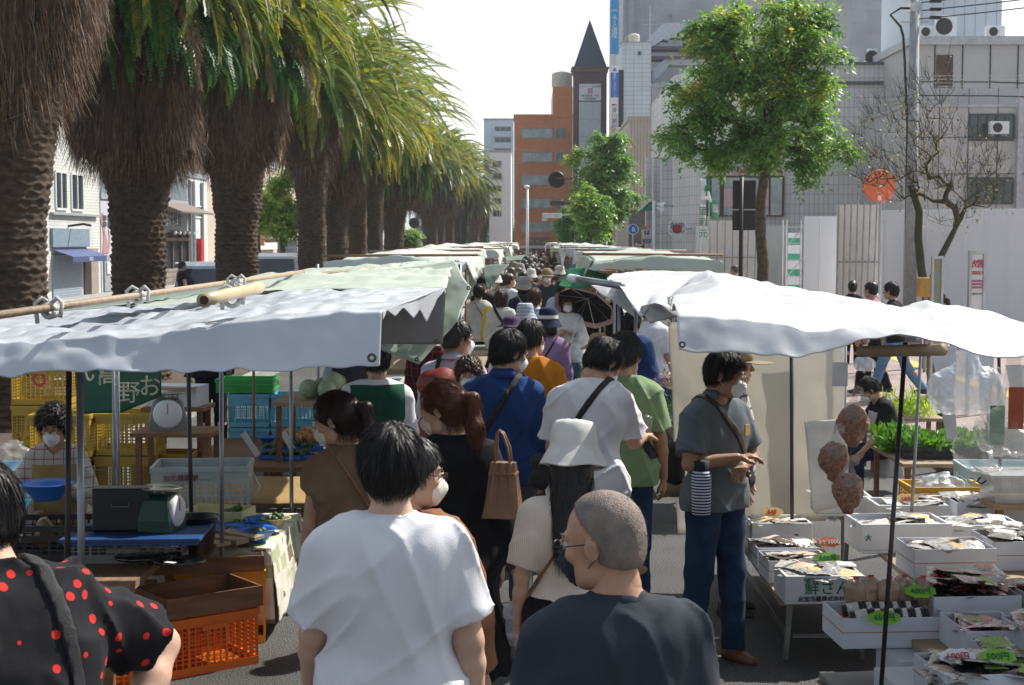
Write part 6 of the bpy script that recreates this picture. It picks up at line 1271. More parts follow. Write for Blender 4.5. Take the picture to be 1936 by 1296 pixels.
    if mask is not None:
        S_=Sdf(.012).ell(T_((0,.05,-.048)),V3(.060,.066,.060),HD).cap(T_((0,.09,-.015)),T_((0,.112,-.04)),.010,.012,k=.03).cap(T_((0,.105,-.04)),T_((0,.085,-.09)),.014,.016,k=.03)
        S_.cut(lambda P:-((P-T_((0,.034,0)))@(HD @ V3(0,1,0))));S_.cut(lambda P:((P-T_((0,.09,-.004)))@(HD @ V3(0,.25,.97))));S_.cut(lambda P:-((P-T_((0,.09,-.108)))@(HD @ V3(0,.0,1))))
        S_.cut(lambda P:np.abs((P-hc)@(HD @ V3(1,0,0)))-.052)
        mo_=link('face_mask',npmesh('mask',*S_.mesh(.006 if det>=.5 else .01,disp=(lambda P:.0022*np.sin(((P-hc)@(HD @ V3(0,0,1)))*420))if det==1 else None)),mask,t,True)
        for sx in(-1,1):MB().tube([HM @ Vector((sx*.050,.058,-.018)),HM @ Vector((sx*.072,.012,.008)),HM @ Vector((sx*.083,-.018,.022))],.0016,4).tube([HM @ Vector((sx*.048,.050,-.085)),HM @ Vector((sx*.070,.010,-.045)),HM @ Vector((sx*.083,-.016,-.03))],.0016,4).obj('ear_loop',mask,mo_)
    if glasses is not None:
        mb=MB()
        for sx in(-1,1):
            mb.tube([HM @ Vector((sx*.033+.021*math.cos(a),.110,.004+.016*math.sin(a)))for a in np.linspace(0,2*PI,17)],.0014,5);mb.tube([HM @ Vector((sx*.054,.108,.008)),HM @ Vector((sx*.079,.07,.010)),HM @ Vector((sx*.086,-.01,.012))],.0016,5)
        mb.tube([HM @ Vector((-.012,.112,.006)),HM @ Vector((.012,.112,.006))],.0014,5);mb.obj('glasses',glasses,t,True)
    if hat:
        kind,hmat=hat[0],hat[1];hz=.05;mb=MB();c=(0,-.012,0)
        if kind=='bucket':prof=[(0,.160),(.05,.159),(.078,.153),(.093,.135),(.100,.10),(.104,.05),(.107,.036),(.122,.012),(.138,-.020),(.146,-.038),(.148,-.040),(.136,-.022),(.12,.005),(.102,.025)]
        elif kind=='sun':prof=[(0,.16),(.06,.155),(.092,.12),(.102,.05),(.14,.028),(.185,.0),(.187,-.004),(.13,.018),(.098,.03)]
        elif kind=='cap':prof=[(0,.15),(.05,.146),(.085,.12),(.102,.07),(.106,.03),(.100,.028)]
        elif kind=='round':prof=[(0,.135),(.05,.133),(.08,.12),(.092,.10),(.10,.055),(.14,.035),(.165,.03),(.166,.026),(.098,.04)]
        sc=[(r*1.06,z+.004)for r,z in prof];n=44;vs=[]
        for(r,z)in sc:
            for k_ in range(n):
                a=2*PI*k_/n;rr=r*(1+(.025*math.sin(3*a+sd)if r>.11 else 0.006*math.sin(5*a+z*90)));zz=z+(.006*math.sin(2*a+sd)+.004*math.sin(5*a)if r>.11 else .002*math.sin(9*a))
                vs.append(HM @ Vector((rr*math.cos(a)*.93+c[0],rr*math.sin(a)*1.1+c[1],zz+.006)))
        mb.add(vs,[(i*n+k_,i*n+(k_+1)%n,(i+1)*n+(k_+1)%n,(i+1)*n+k_)[::-1]for i in range(len(sc)-1)for k_ in range(n)])
        o=mb.obj('hat',hmat,t,True)
        if len(hat)>2:n2=44;mb=MB();vs=[HM @ Vector((r*1.07*math.cos(2*PI*k_/n2)*.94,r*1.17*math.sin(2*PI*k_/n2)-.012,z))for r,z in((.1045,.055),(.1015,.09))for k_ in range(n2)];mb.add(vs,[(k_,(k_+1)%n2,(k_+1)%n2+n2,k_+n2)for k_ in range(n2)]);o4=mb.obj('hat_band',hat[2],o);sm=o4.modifiers.new('s','SOLIDIFY');sm.thickness=.004;sm.offset=1
        if kind=='cap':mb=MB();vs=[HM @ Vector((.085*math.sin(a)*f,.085*math.cos(a)*f+.02*(f>1)+.03*(f-1)*3,.035-.012*(f>1)))for f in(1,1.75)for a in np.linspace(-1.2,1.2,13)];mb.add(vs,[(i,i+1,i+14,i+13)for i in range(12)]);o4=mb.obj('brim',hmat,o);sm=o4.modifiers.new('s','SOLIDIFY');sm.thickness=.004
    info=dict(t=t,top=topD,up=up,hc=hc,HM=HM,EW=EW,SH=SH,s=s,uy=uy,ux=ux,uz=uz,det=det_v,ease=ease,bw=bw,folds=folds)
    return info
def strap_bag(I,side,m,w=.02,label='',bag=None,cat='bag',name='shoulder_bag',group=None,diag=True,dz=.0,nrm=None):
    """a strap that follows the clothes, as part of a bag that is its own thing; side: shoulder it runs over (-1/1)"""
    t0=I['t'];t=empty(name,t0.location,t0.rotation_euler.z,label,cat,group);t.scale=t0.scale;S_=I['top'];up=I['up']
    a=up((side*.085,0,1.46));b=up((-side*.20,0,1.0+dz))if diag else up((side*.16,0,1.0));d=a-b;n=np.cross(d,I['uy']);n/=np.linalg.norm(n)
    if nrm is not None:n=nrm
    cuts=list(S_.cuts);S_.cuts=[cuts[1]if len(cuts)>2 else cuts[0]]
    D,lo=S_.grid(I['det']*.9,infl=.010,disp=I['folds']);S_.cuts=cuts
    ax=[lo[q]+I['det']*.9*np.arange(D.shape[q])for q in range(3)];P=np.stack(np.meshgrid(*ax,indexing='ij'),-1)
    D=np.maximum(D,np.abs((P-b)@ n)-w);D=np.maximum(D,-((P-b)@ I['uz']));D=np.maximum(D,(up((0,0,1.50))-P)@(-I['uz']))
    V,F=surfnets(D,lo,I['det']*.9)
    if len(F):link('strap',npmesh('strap',V,F),m,t,False)
    if bag:
        c,r,mm=bag;S2=Sdf(.02);r=V3(*r);c=V3(*c);S2.cap(c-V3(r[0]*.55,0,r[2]*.45),c+V3(r[0]*.55,0,-r[2]*.45),r[1]);S2.cap(c-V3(r[0]*.5,0,-r[2]*.5),c+V3(r[0]*.5,0,r[2]*.5),r[1]*.85);S2.cap(c-V3(0,0,r[2]*.5),c+V3(0,0,r[2]*.5),r[1]*1.05)
        link('pouch',npmesh('pouch',*S2.mesh(.01,disp=lambda P:.006*vnoise(P,14))),mm,t,True)
    return t
# ---------------- the crowd ----------------
F_WHITE=fabric('white',(0.68,0.68,0.70),var=.02);F_CREAM=fabric('cream',(0.68,0.62,0.54),var=.03);F_BEIGE=fabric('beige',(0.20,0.135,0.085));F_BLACK=fabric('black',(0.010,0.010,0.012));F_CHAR=fabric('charcoal',(0.032,0.038,0.050));F_BLUE=fabric('blue_shirt',(0.012,0.045,0.16));F_ORANGE=fabric('orange',(0.50,0.185,0.012));F_GREEN=fabric('sage',(0.20,0.29,0.15))
F_JEAN=fabric('denim',(0.020,0.045,0.10),col2=(0.010,0.02,0.05));F_JEANL=fabric('pale_denim',(0.13,0.24,0.36));F_GREY=fabric('heather',(0.115,0.135,0.15));F_NAVY=fabric('navy',(0.012,0.018,0.05));F_NAVT=fabric('navy_tee',(0.018,0.045,0.14));F_BROWN=fabric('brown_shirt',(0.23,0.10,0.05));F_VEST=fabric('green_vest',(0.010,0.075,0.045));F_LBL=fabric('light_blue',(0.42,0.50,0.66));F_OFF=fabric('off_white',(0.58,0.58,0.55));F_TAN=fabric('khaki',(0.26,0.20,0.12));F_OLIVE=fabric('olive',(0.16,0.19,0.11));F_DTEAL=fabric('dark_teal',(0.025,0.045,0.06));F_LILAC=fabric('lilac',(0.45,0.40,0.58));F_PINK=fabric('pink',(0.55,0.28,0.33));F_GRYT=fabric('grey_trouser',(0.085,0.08,0.085))
def cherry():
    m=fabric('cherry',(0.012,0.012,0.015));nt,N,L,b=nodes(m);tc=N['Texture Coordinate']
    cr=[n for n in N if n.type=='VALTORGB'][0];prev=cr.outputs[0]
    for dx in(0.0,0.026):
        mp=N.new('ShaderNodeMapping');mp.inputs['Location'].default_value=(dx,dx*.8,dx*.9);L.new(tc.outputs['Object'],mp.inputs[0])
        v=N.new('ShaderNodeTexVoronoi');v.inputs['Scale'].default_value=16;v.inputs['Randomness'].default_value=.75;L.new(mp.outputs[0],v.inputs['Vector'])
        lt=N.new('ShaderNodeMath');lt.operation='LESS_THAN';lt.inputs[1].default_value=.18;L.new(v.outputs['Distance'],lt.inputs[0])
        sx=N.new('ShaderNodeSeparateXYZ');L.new(v.outputs['Color'],sx.inputs[0]);gt=N.new('ShaderNodeMath');gt.operation='GREATER_THAN';gt.inputs[1].default_value=.1;L.new(sx.outputs[0 if dx else 1],gt.inputs[0])
        mu=N.new('ShaderNodeMath');mu.operation='MULTIPLY';L.new(lt.outputs[0],mu.inputs[0]);L.new(gt.outputs[0],mu.inputs[1])
        mx=N.new('ShaderNodeMixRGB');mx.inputs[2].default_value=(0.55,0.03,0.025,1);L.new(mu.outputs[0],mx.inputs[0]);L.new(prev,mx.inputs[1]);prev=mx.outputs[0]
    L.new(prev,b.inputs['Base Color']);return m
def checked(name,base,line,sc,axes='XZ',w=.12):
    m=fabric(name,base);nt,N,L,b=nodes(m);tc=N['Texture Coordinate'];cr=[n for n in N if n.type=='VALTORGB'][0];prev=cr.outputs[0];sp=N.new('ShaderNodeSeparateXYZ');L.new(tc.outputs['Object'],sp.inputs[0])
    for a in axes:
        mu=N.new('ShaderNodeMath');mu.operation='MULTIPLY';mu.inputs[1].default_value=sc;L.new(sp.outputs['XYZ'.index(a)],mu.inputs[0]);fr=N.new('ShaderNodeMath');fr.operation='FRACT';L.new(mu.outputs[0],fr.inputs[0]);lt=N.new('ShaderNodeMath');lt.operation='LESS_THAN';lt.inputs[1].default_value=w;L.new(fr.outputs[0],lt.inputs[0])
        mx=N.new('ShaderNodeMixRGB');mx.inputs[2].default_value=(*line,1);L.new(lt.outputs[0],mx.inputs[0]);L.new(prev,mx.inputs[1]);prev=mx.outputs[0]
    L.new(prev,b.inputs['Base Color']);return m
F_CHERRY=cherry();F_PLAIDR=checked('red_plaid',(0.03,0.012,0.018),(0.28,0.02,0.03),14);F_PLAIDW=checked('white_plaid',(0.40,0.38,0.34),(0.05,0.06,0.07),12,w=.16);F_CHECK=checked('seller_check',(0.46,0.46,0.42),(0.28,0.10,0.09),16,w=.1);F_STRIPE=checked('navy_stripe',(0.66,0.68,0.72),(0.015,0.03,0.10),62,'Z',.5);F_PURPLE=fabric('purple_pattern',(0.16,0.15,0.36),col2=(0.30,0.15,0.17),vs=34);F_STRIPEB=checked('rust_stripe',(0.20,0.29,0.38),(0.45,0.26,0.10),22,'Z',.4);F_RIB=checked('cream_rib',(0.70,0.64,0.56),(0.58,0.52,0.44),110,'X',.35)
M_LEATH=mat('tan_leather',(0.25,0.125,0.065),.42,var=.12,vs=8,bump=.2,bs=120,spec=.5);M_STRAP=mat('black_webbing',(0.008,0.008,0.01),.7,bump=.4,bs=400);M_REDN=mat('red_nylon',(0.24,0.030,0.022),.5,bump=.3,bs=30);M_GOLD=mat('gold',(.6,.42,.18),.3,metal=1);M_STEEL=mat('steel',(.5,.5,.5),.3,metal=.9);M_FRAME=mat('spectacle_frame',(.05,.04,.04),.3,metal=.5)
G='shoppers walking down the market aisle'
# --- foreground ---
I=person(-50,922,1.70,'person in a black cherry-print shirt bending at the left stall, hand on hip',yaw=36,det=1,bulk=1.2,lean=21,h=1.80,head=(12,4,0),arms=(((-.30,.35,1.15),(-.20,.55,1.10)),((.42,.20,1.20),(.27,.05,.98))),top=F_CHERRY,bottom=F_BLACK,hair='short',ease=.03,fold=1.3,skin=2,face=True)
strap_bag(I,1,M_STRAP,.018,'black backpack strap over the cherry-print shirt',name='crossbody_bag',cat='bag',diag=False)
I=person(738,812,1.74,'stout man seen from behind in a plain white T-shirt, nearest the left stall',yaw=3,det=1,bulk=1.17,head=(2,4,0),arms=((12,13,22),(-2,12,10)),top=F_WHITE,bottom=F_GRYT,hair='short',ease=.020,fold=1.0,skin=2,hcurl=(.6,.5),mask=M_MASK)
I=person(1138,936,1.68,'older man with cropped grey hair and glasses in a charcoal T-shirt, nearest the camera',yaw=14,det=1,bulk=1.02,head=(48,10,-4),arms=((2,9,10),(2,9,10)),top=F_CHAR,bottom=F_GRYT,hair='buzz',hm=H_STUB,ease=.020,fold=.9,skin=1,mask=M_MASKD,glasses=M_FRAME)
I=person(1084,818,1.56,'woman in a white bucket hat and cream puff-sleeve top with long dark hair',yaw=-6,det=1,fem=True,head=(-6,12,0),arms=((-4,14,14),(20,8,70)),top=F_RIB,sleeve='puff',bottom=F_BLACK,hair='long',hm=H_BLACK,hat=('bucket',F_OFF),hem=.97,fold=.5,skin=2,btype='wide',hcurl=(.7,.6))
t=strap_bag(I,1,M_LEATH,.006,'thin tan bag strap over the cream blouse of the woman in the bucket hat',name='crossbody_bag',bag=((.02,.20,.95),(.11,.04,.08),M_LEATH))
E,W=I['EW'][0];MB().tube([tuple(V3(*W)+V3(.034*math.cos(a),.03*math.sin(a),.03))for a in np.linspace(0,6.3,20)],.0022,5).obj('bracelet',M_GOLD,I['t'],True)
person(783,836,1.62,'person with glasses in a brown shirt mostly hidden by the stout man',yaw=-12,det=.5,head=(-62,8,0),arms=((10,10,20),(6,14,14)),top=F_BROWN,bottom=F_BLACK,hair='short',hm=H_PEP,mask=M_MASKC,glasses=M_FRAME,sleeve='long',ease=.03)
I=person(634,744,1.62,'woman with a long dark ponytail in a beige cap-sleeve top at the left stall',yaw=18,det=1,fem=True,head=(58,22,0),arms=((4,8,12),(10,6,60)),top=F_BEIGE,sleeve='cap',bottom=F_BLACK,hair='pony',hm=hairmat('dark_brown',(.028,.016,.013),(.5,.3,.2)),mask=M_MASKC,hem=.93,ease=.022,skin=0,btype='wide')
strap_bag(I,-1,M_LEATH,.007,'narrow brown strap across the back of the beige top',name='crossbody_bag')
I=person(836,724,1.66,'woman with auburn ponytail in a long black dress, tan handbag at her side',yaw=8,det=1,fem=True,bulk=1.15,head=(62,20,0),arms=((5,9,14),(-2,14,12)),top=F_BLACK,sleeve='long',btype='dress',skirtz=.36,hair='pony',hm=H_RED,mask=M_MASKC,ease=.035,skin=2)
hb=empty('handbag',at(952,978,I['t'].location.y-.16),R(-12),'structured tan leather handbag hanging from the shoulder of the woman in black','handbag')
def bagshell(w0,w1,d0,d1,h0,h1,n=9,pl_=.008):
    mb=MB();vs=[]
    for k in range(7):
        a=k/6;w=w0+(w1-w0)*a**.8;d=d0+(d1-d0)*a;z=h0+(h1-h0)*a
        for q in range(n*4):
            sd_,u=divmod(q,n);u=u/n;x,y=[(-1+2*u,-1),(1,-1+2*u),(1-2*u,1),(-1,1-2*u)][sd_];pz=pl_*(a**.6)*(1 if q%3==0 else-.6);vs.append((x*(w-pz*(abs(x)>.99)),y*(d-pz*(abs(y)>.99)),z))
    m_=n*4;mb.add(vs,[(r*m_+q,r*m_+(q+1)%m_,(r+1)*m_+(q+1)%m_,(r+1)*m_+q)for r in range(6)for q in range(m_)]+[tuple(range(m_))[::-1],tuple(range(6*m_,7*m_))]);return mb
bagshell(.088,.050,.055,.026,0,.245).obj('bag_body',M_LEATH,hb,bevel=.003);MB().box(-.060,.060,-.040,.040,.19,.202).obj('belt',M_LEATH,hb,bevel=.002)
for yy in(-.022,.022):MB().tube([(-.034,yy,.235),(-.034,yy,.31),(-.028,yy*.6,.37),(-.018,yy*.5,.385),(.0,yy*.6,.37),(.024,yy,.31),(.034,yy,.235)],.0055,6).obj('handle',M_LEATH,hb,True)
pbg=empty('plastic_bag',gz(960,1000,1.0),0,'white translucent shopping bag carried low beside the black dress','shopping bag')
M_POLY=mat('polythene',(0.72,0.76,0.80),.3,alpha=.55,spec=.7,bump=.6,bs=25);M_POLYC=mat('clear_film',(0.75,0.78,0.80),.12,alpha=.20,spec=.9,bump=.8,bs=22)
def poly_bag(parent,c,w,h_,m,nm='bag_film',seed=0):
    S_=Sdf(.03);c=V3(*c);S_.cap(c+V3(-w*.25,0,w*.3),c+V3(w*.25,0,w*.3),w*.42,None,.75);S_.cap(c+V3(0,0,w*.3),c+V3(0,0,h_*.8),w*.35,.02);S_.cap(c+V3(-.02,0,h_*.75),c+V3(-.05,0,h_),.012,.006);S_.cap(c+V3(.02,0,h_*.75),c+V3(.05,0,h_),.012,.006)
    return link(nm,npmesh(nm,*S_.mesh(.009,disp=lambda P:.012*vnoise(P @ np.diag([1,1,.4]),24,seed)+.006*vnoise(P,60,seed))),m,parent,True)
pbg.location=tuple(Vector(I['t'].location)+Vector((.32,.10,.46)));poly_bag(pbg,(0,0,0),.24,.42,M_POLY)
# --- middle group ---
I=person(1143,650,1.72,'tall man in a white T-shirt with black crossbody strap, bowing his head right',yaw=-14,det=1,lean=12,head=(-40,30,0),arms=((8,10,20),(30,8,60)),top=F_WHITE,bottom=F_GRYT,hair='short',mask=M_MASK,ease=.026,fold=1.2,h=1.78,hem=.82,skin=0)
strap_bag(I,1,M_STRAP,.017,'black crossbody bag on the man in the white T-shirt bowing his head',bag=((-.22,-.03,.98),(.10,.05,.10),M_STRAP),name='crossbody_bag')
E,W=I['EW'][1];cp=empty('plastic_cup',I['t'].location,I['t'].rotation_euler.z,'clear plastic cup held by the man in the white T-shirt','cup');cp.scale=I['t'].scale;MB().lathe([(.028,-.06),(.036,.06),(.038,.065),(.036,.07),(.001,.085)],tuple(V3(*W)+V3(.0,.09,.03)),18).obj('cup',M_POLYC,cp,True)
I=person(1183,633,1.74,'man in a sage green T-shirt and jeans with a black bag strap',yaw=-6,det=1,head=(-30,12,0),arms=((5,8,15),(2,12,16)),top=F_GREEN,bottom=F_JEAN,hair='short',hm=H_PEP,ease=.03,fold=1.1,skin=1,hem=.84)
strap_bag(I,-1,M_STRAP,.02,'black strap diagonal over the sage green T-shirt',name='crossbody_bag')
I=person(964,628,1.76,'man in a long-sleeved royal blue shirt with black strap, looking right',yaw=-4,det=1,head=(-55,14,0),arms=((6,10,18),(8,8,20)),top=F_BLUE,sleeve='long',bottom=F_GRYT,hair='short',mask=M_MASK,glasses=M_FRAME,ease=.026,fold=1.2,collar=F_BLUE,skin=0,hem=.84)
strap_bag(I,1,M_STRAP,.018,'black messenger strap on the royal blue shirt',bag=((-.2,-.04,.95),(.13,.05,.12),M_STRAP),name='crossbody_bag')
I=person(1006,608,1.74,'man in a bright orange T-shirt with black strap',yaw=-12,det=.5,head=(-20,10,0),top=F_ORANGE,bottom=F_GRYT,hair='short',mask=M_MASK,ease=.03,hem=.86)
strap_bag(I,-1,M_STRAP,.018,'black strap across the orange T-shirt',name='crossbody_bag')
person(712,650,1.62,'person in a dark green sweater vest over a white shirt beside the left stall',yaw=8,det=.5,top=F_WHITE,sleeve='long',vest=F_VEST,bottom=F_BLACK,hair='short',ease=.03,head=(0,12,0),Y=9.9)
I=person(866,610,1.72,'grey-haired man in a pale shirt looking right, red rucksack on his back',yaw=-15,det=.5,head=(-50,6,0),top=fabric('lavender',(.58,.56,.66)),sleeve='long',bottom=F_BLACK,hair='short',hm=H_PEP,mask=M_MASK,glasses=M_FRAME,collar=fabric('lavender',(.58,.56,.66)))
bp_=empty('rucksack',I['t'].location,I['t'].rotation_euler.z,'red rolled-top rucksack with black straps on the grey-haired man','rucksack');bp_.scale=I['t'].scale
S_=Sdf(.03);S_.cap((-.09,-.24,1.0),(.09,-.24,1.0),.10).cap((-.10,-.24,1.30),(.10,-.24,1.30),.095).cap((0,-.25,1.02),(0,-.25,1.3),.12);link('pack',npmesh('p',*S_.mesh(.011,disp=lambda P:.008*vnoise(P,16))),M_REDN,bp_,True)
for sx in(-1,1):MB().tube([(sx*.08,-.16,1.38),(sx*.10,-.03,1.475),(sx*.12,.10,1.38),(sx*.13,.10,1.2),(sx*.12,-.14,1.05)],.016,6).obj('strap',M_STRAP,bp_,True)
MB().box(-.02,.02,-.375,-.36,1.08,1.36).obj('buckle_strap',M_STRAP,bp_)
person(886,682,1.50,'elderly woman with curly brown hair and a mask facing the camera',yaw=178,det=.5,fem=True,hair='curly',hm=H_BROWN,mask=M_MASK,top=F_LILAC,sleeve='long',bottom=F_GRYT,group='people facing the camera',head=(0,6,0))
person(662,680,1.58,'person in a grey-blue shirt and dark vest half hidden behind the tarp edge',yaw=20,det=.3,top=fabric('grey_blue',(.28,.36,.40)),sleeve='long',vest=F_CHAR,bottom=F_BLACK,hair='short',Y=12.2)
person(818,640,1.66,'person in a dark red plaid shirt behind the rucksack',yaw=-30,det=.3,top=F_PLAIDR,sleeve='long',bottom=F_BLACK,hair='short',Y=12.6)
# --- polo man and neighbour ---
I=person(1373,666,1.70,'man in a grey polo shirt and jeans standing with arms crossed by the right stall',yaw=-140,det=1,head=(28,16,0),arms=(((-.25,.04,1.13),(-.03,.165,1.10)),((.25,.04,1.13),(.035,.185,1.16))),top=F_GREY,bottom=F_JEAN,hair='short',mask=M_MASK,glasses=M_FRAME,ease=.026,fold=1.0,collar=F_GREY,shoe=M_SHB,skin=3,hm=H_BLACK,group='people standing at the right stall',legs=((4,2),(-4,2)),hcurl=(.6,.6))
t=strap_bag(I,1,mat('dark_brown_strap',(.035,.02,.014),.5),.022,'dark brown crossbody strap on the man with crossed arms',name='crossbody_bag',bag=((-.25,-.04,1.04),(.06,.06,.12),M_STRAP))
bh=empty('bottle_holder',I['t'].location,I['t'].rotation_euler.z,'blue and white striped bottle holder at the hip of the man with crossed arms','bottle holder');bh.scale=I['t'].scale
MB().lathe([(.001,-.12),(.05,-.115),(.055,.09),(.045,.12),(.001,.125)],(.22,.10,.98),18).obj('sleeve',F_STRIPE,bh,True);MB().lathe([(.04,0),(.042,.05),(.001,.06)],(.22,.10,1.1),16).obj('cap',M_STRAP,bh,True)
ph=empty('smartphone',I['t'].location,I['t'].rotation_euler.z,'pale gold smartphone sticking out of the chest pocket of the polo shirt','phone');ph.scale=I['t'].scale
MB().cbox((-.075,.155,1.30),.035,.009,.06).obj('case',M_GOLD,ph,bevel=.002)
person(1392,690,1.64,'person in a plaid shirt standing behind the man with crossed arms',yaw=-100,det=.5,top=F_PLAIDW,bottom=F_BLACK,hair='short',hat=('cap',F_TAN),Y=9.3,group='people standing at the right stall',ease=.03)
bpk=empty('rucksack',gz(1262,800,1.1),0,'dark rucksack with a beige base on the person behind the crossed-arm man','rucksack');c_=at(1268,870,9.0);bpk.location=at(1276,880,9.6);bpk.scale=(.72,.72,.72)
S_=Sdf(.03).cap((0,0,-.12),(0,0,.12),.09);link('pack',npmesh('p',*S_.mesh(.012)),M_STRAP,bpk,True);S_=Sdf(.03).cap((-.03,0,-.2),(.03,0,-.2),.085);link('pouch',npmesh('p',*S_.mesh(.012)),F_TAN,bpk,True)
# --- aisle, farther ---
I=person(905,541,1.60,'woman in a white blouse with a thin strap, leftmost in the aisle',yaw=5,det=.5,top=F_OFF,sleeve='long',bottom=F_BLACK,hair='short',fem=True,bulk=1.15,hem=.8,ease=.035);strap_bag(I,-1,M_STRAP,.006,'thin black strap over the white blouse',name='crossbody_bag')
I=person(948,552,1.58,'woman with short brown hair in a pale sweater and wide black strap',yaw=-8,det=.5,top=F_OFF,sleeve='three',bottom=F_BLACK,hair='bob',hm=H_BROWN,fem=True,bulk=1.15,ease=.04,hem=.84);strap_bag(I,-1,M_STRAP,.022,'wide black strap over the pale sweater',name='crossbody_bag')
person(963,519,1.72,'man in a white T-shirt with a mask glancing right, far up the aisle',yaw=-20,det=.3,head=(-40,0,0),top=F_WHITE,bottom=F_BLACK,mask=M_MASK,hm=H_BROWN)
I=person(990,530,1.70,'person in a navy top with a striped blue and rust sun hat',yaw=4,det=.5,top=F_NAVY,bottom=F_GRYT,hair='bob',hat=('bucket',F_STRIPEB),bulk=1.1);strap_bag(I,-1,mat('neon_strap',(.45,.62,.03),.5),.008,'neon green strap on the navy top',name='crossbody_bag')
I=person(1012,548,1.70,'man in a light blue business shirt with black strap',yaw=-10,det=.5,head=(-15,0,0),top=F_LBL,bottom=F_NAVY,hm=H_BROWN,sleeve='long',collar=F_LBL);strap_bag(I,-1,M_STRAP,.02,'black strap across the light blue shirt',name='crossbody_bag')
person(1034,512,1.74,'man facing the camera in a dark turtleneck, flat cap and white mask',yaw=182,det=.3,top=F_DTEAL,sleeve='long',bottom=F_BLACK,mask=M_MASK,glasses=M_FRAME,hat=('cap',F_TAN),group='people facing the camera')
person(1050,524,1.58,'masked woman looking out behind the man in the flat cap',yaw=170,det=.3,top=F_OFF,bottom=F_BLACK,mask=M_MASK,fem=True,hair='long',hm=H_BROWN,group='people facing the camera')
person(993,582,1.58,'woman in a navy and white striped bucket hat',yaw=-5,det=.5,fem=True,top=F_LILAC,bottom=F_GRYT,hair='bob',hat=('bucket',F_STRIPE))
person(967,604,1.56,'woman in a dark purple hat',yaw=6,det=.5,fem=True,top=F_WHITE,bottom=F_GRYT,hair='bob',hat=('round',fabric('aubergine',(.06,.035,.08))))
I=person(1036,592,1.60,'woman in a purple patterned blouse and navy ribboned hat',yaw=0,det=.5,fem=True,bulk=1.15,top=F_PURPLE,sleeve='long',bottom=F_JEANL,hair='bob',hat=('bucket',F_NAVY,F_OFF),hem=.82,ease=.035);strap_bag(I,1,M_STRAP,.01,'thin black strap on the purple patterned blouse',name='crossbody_bag')
I=person(1073,560,1.58,'woman in a white smock and jeans facing the camera under a dark parasol',yaw=172,det=.5,fem=True,bulk=1.05,head=(10,4,0),arms=(((-.22,.04,1.12),(-.03,.20,1.22)),((.22,.04,1.12),(.02,.21,1.20))),top=F_WHITE,sleeve='three',bottom=F_JEANL,mask=M_MASK,hair='bob',hm=H_BROWN,hem=.78,ease=.045,group='people facing the camera',hemflare=.03)
tb=empty('tote_bag',at(1103,690,I['t'].location.y),0,'limp white tote bag of the woman under the parasol','bag');tb.location.z=.65;poly_bag(tb,(0,0,0),.22,.42,F_OFF,'bag_cloth',3)
def umbrella(c,r,tilt,tiltaz,mo,mi,label,rim=None,handle=.75):
    t=empty('umbrella',c,tiltaz,label,'umbrella');q=Matrix.Rotation(tilt,4,'X');n=8;K=6;mb=MB();vs=[]
    for i in range(K+1):
        a=i/K*R(62)
        for k in range(n*4):
            w=2*PI*k/(n*4);sag=1-.06*abs(math.sin(w*n/2))**1*(i/K)**2;rr=r*math.sin(a)/math.sin(R(62))*sag;vs.append(q @ Vector((rr*math.cos(w),rr*math.sin(w),r*.62*(math.cos(a)-1)/(1-math.cos(R(62)))*.75)))
    m=n*4;mb.add(vs,[(i*m+k,i*m+(k+1)%m,(i+1)*m+(k+1)%m,(i+1)*m+k)for i in range(K)for k in range(m)]);mb.mi=[1 if f//m>=K-1 and rim else 0 for f in range(K*m)];o=mb.obj('canopy',(mo,rim or mo),t,True);sm=o.modifiers.new('s','SOLIDIFY');sm.thickness=.003
    if mi is not None:
        mb=MB();mb.add([v-q @ Vector((0,0,.008))for v in vs[:m*K]],[(i*m+k,(i+1)*m+k,(i+1)*m+(k+1)%m,i*m+(k+1)%m)for i in range(K-1)for k in range(m)]);mb.obj('lining',mi,t,True)
    for k in range(n):w=2*PI*k/n;MB().tube([q @ Vector((0,0,-.02)),q @ Vector((r*.55*math.cos(w),r*.55*math.sin(w),-.13*r/.5-.012)),q @ Vector((r*.97*math.cos(w),r*.97*math.sin(w),-.46*r+.0))],.003,4).obj('rib',M_STEEL,t)
    MB().tube([q @ Vector((0,0,.06)),q @ Vector((0,0,-handle))],.006,6).obj('shaft',M_STEEL,t);MB().tube([q @ Vector((0,0,-handle)),q @ Vector((0,0,-handle-.1))],.012,6).obj('grip',M_SHB,t);return t
umbrella(at(1112,562,19.7),.42,R(40),R(150),F_BLACK,F_BLACK,'dark parasol with a dusty pink border tilted behind the woman in white',rim=fabric('dusty_pink',(.42,.28,.27)))
person(1146,561,1.68,'masked man in a dark top and brown hat facing the camera by the wooden screen',yaw=185,det=.5,top=F_BLACK,vest=None,sleeve='long',bottom=F_GRYT,mask=M_MASK,group='people facing the camera',hat=('round',F_TAN),Y=21.0)
person(1131,640,1.46,'short person in a straw sun hat behind the bowing man',yaw=8,det=.5,fem=True,top=F_OLIVE,bottom=F_GRYT,hair='bob',hat=('sun',fabric('straw',(.30,.20,.10)),F_TAN))
person(1196,590,1.60,'short-haired person in a loose navy T-shirt left of the right-hand tarps',yaw=-14,det=.5,fem=True,bulk=1.22,top=F_NAVT,sleeve='three',bottom=F_BLACK,hair='short',ease=.04,hem=.80,Y=14.8)
person(1228,588,1.68,'man in a white T-shirt and pale hat under the right tarp',yaw=-20,det=.5,bulk=1.15,top=F_WHITE,bottom=F_TAN,hair='short',hat=('cap',F_OFF),Y=16.0)
person(1060,545,1.66,'person in a pale blue shirt raising an arm to lift the green tarp',yaw=-20,det=.3,arms=((4,10,12),(140,12,20)),top=F_LBL,bottom=F_TAN,Y=24)
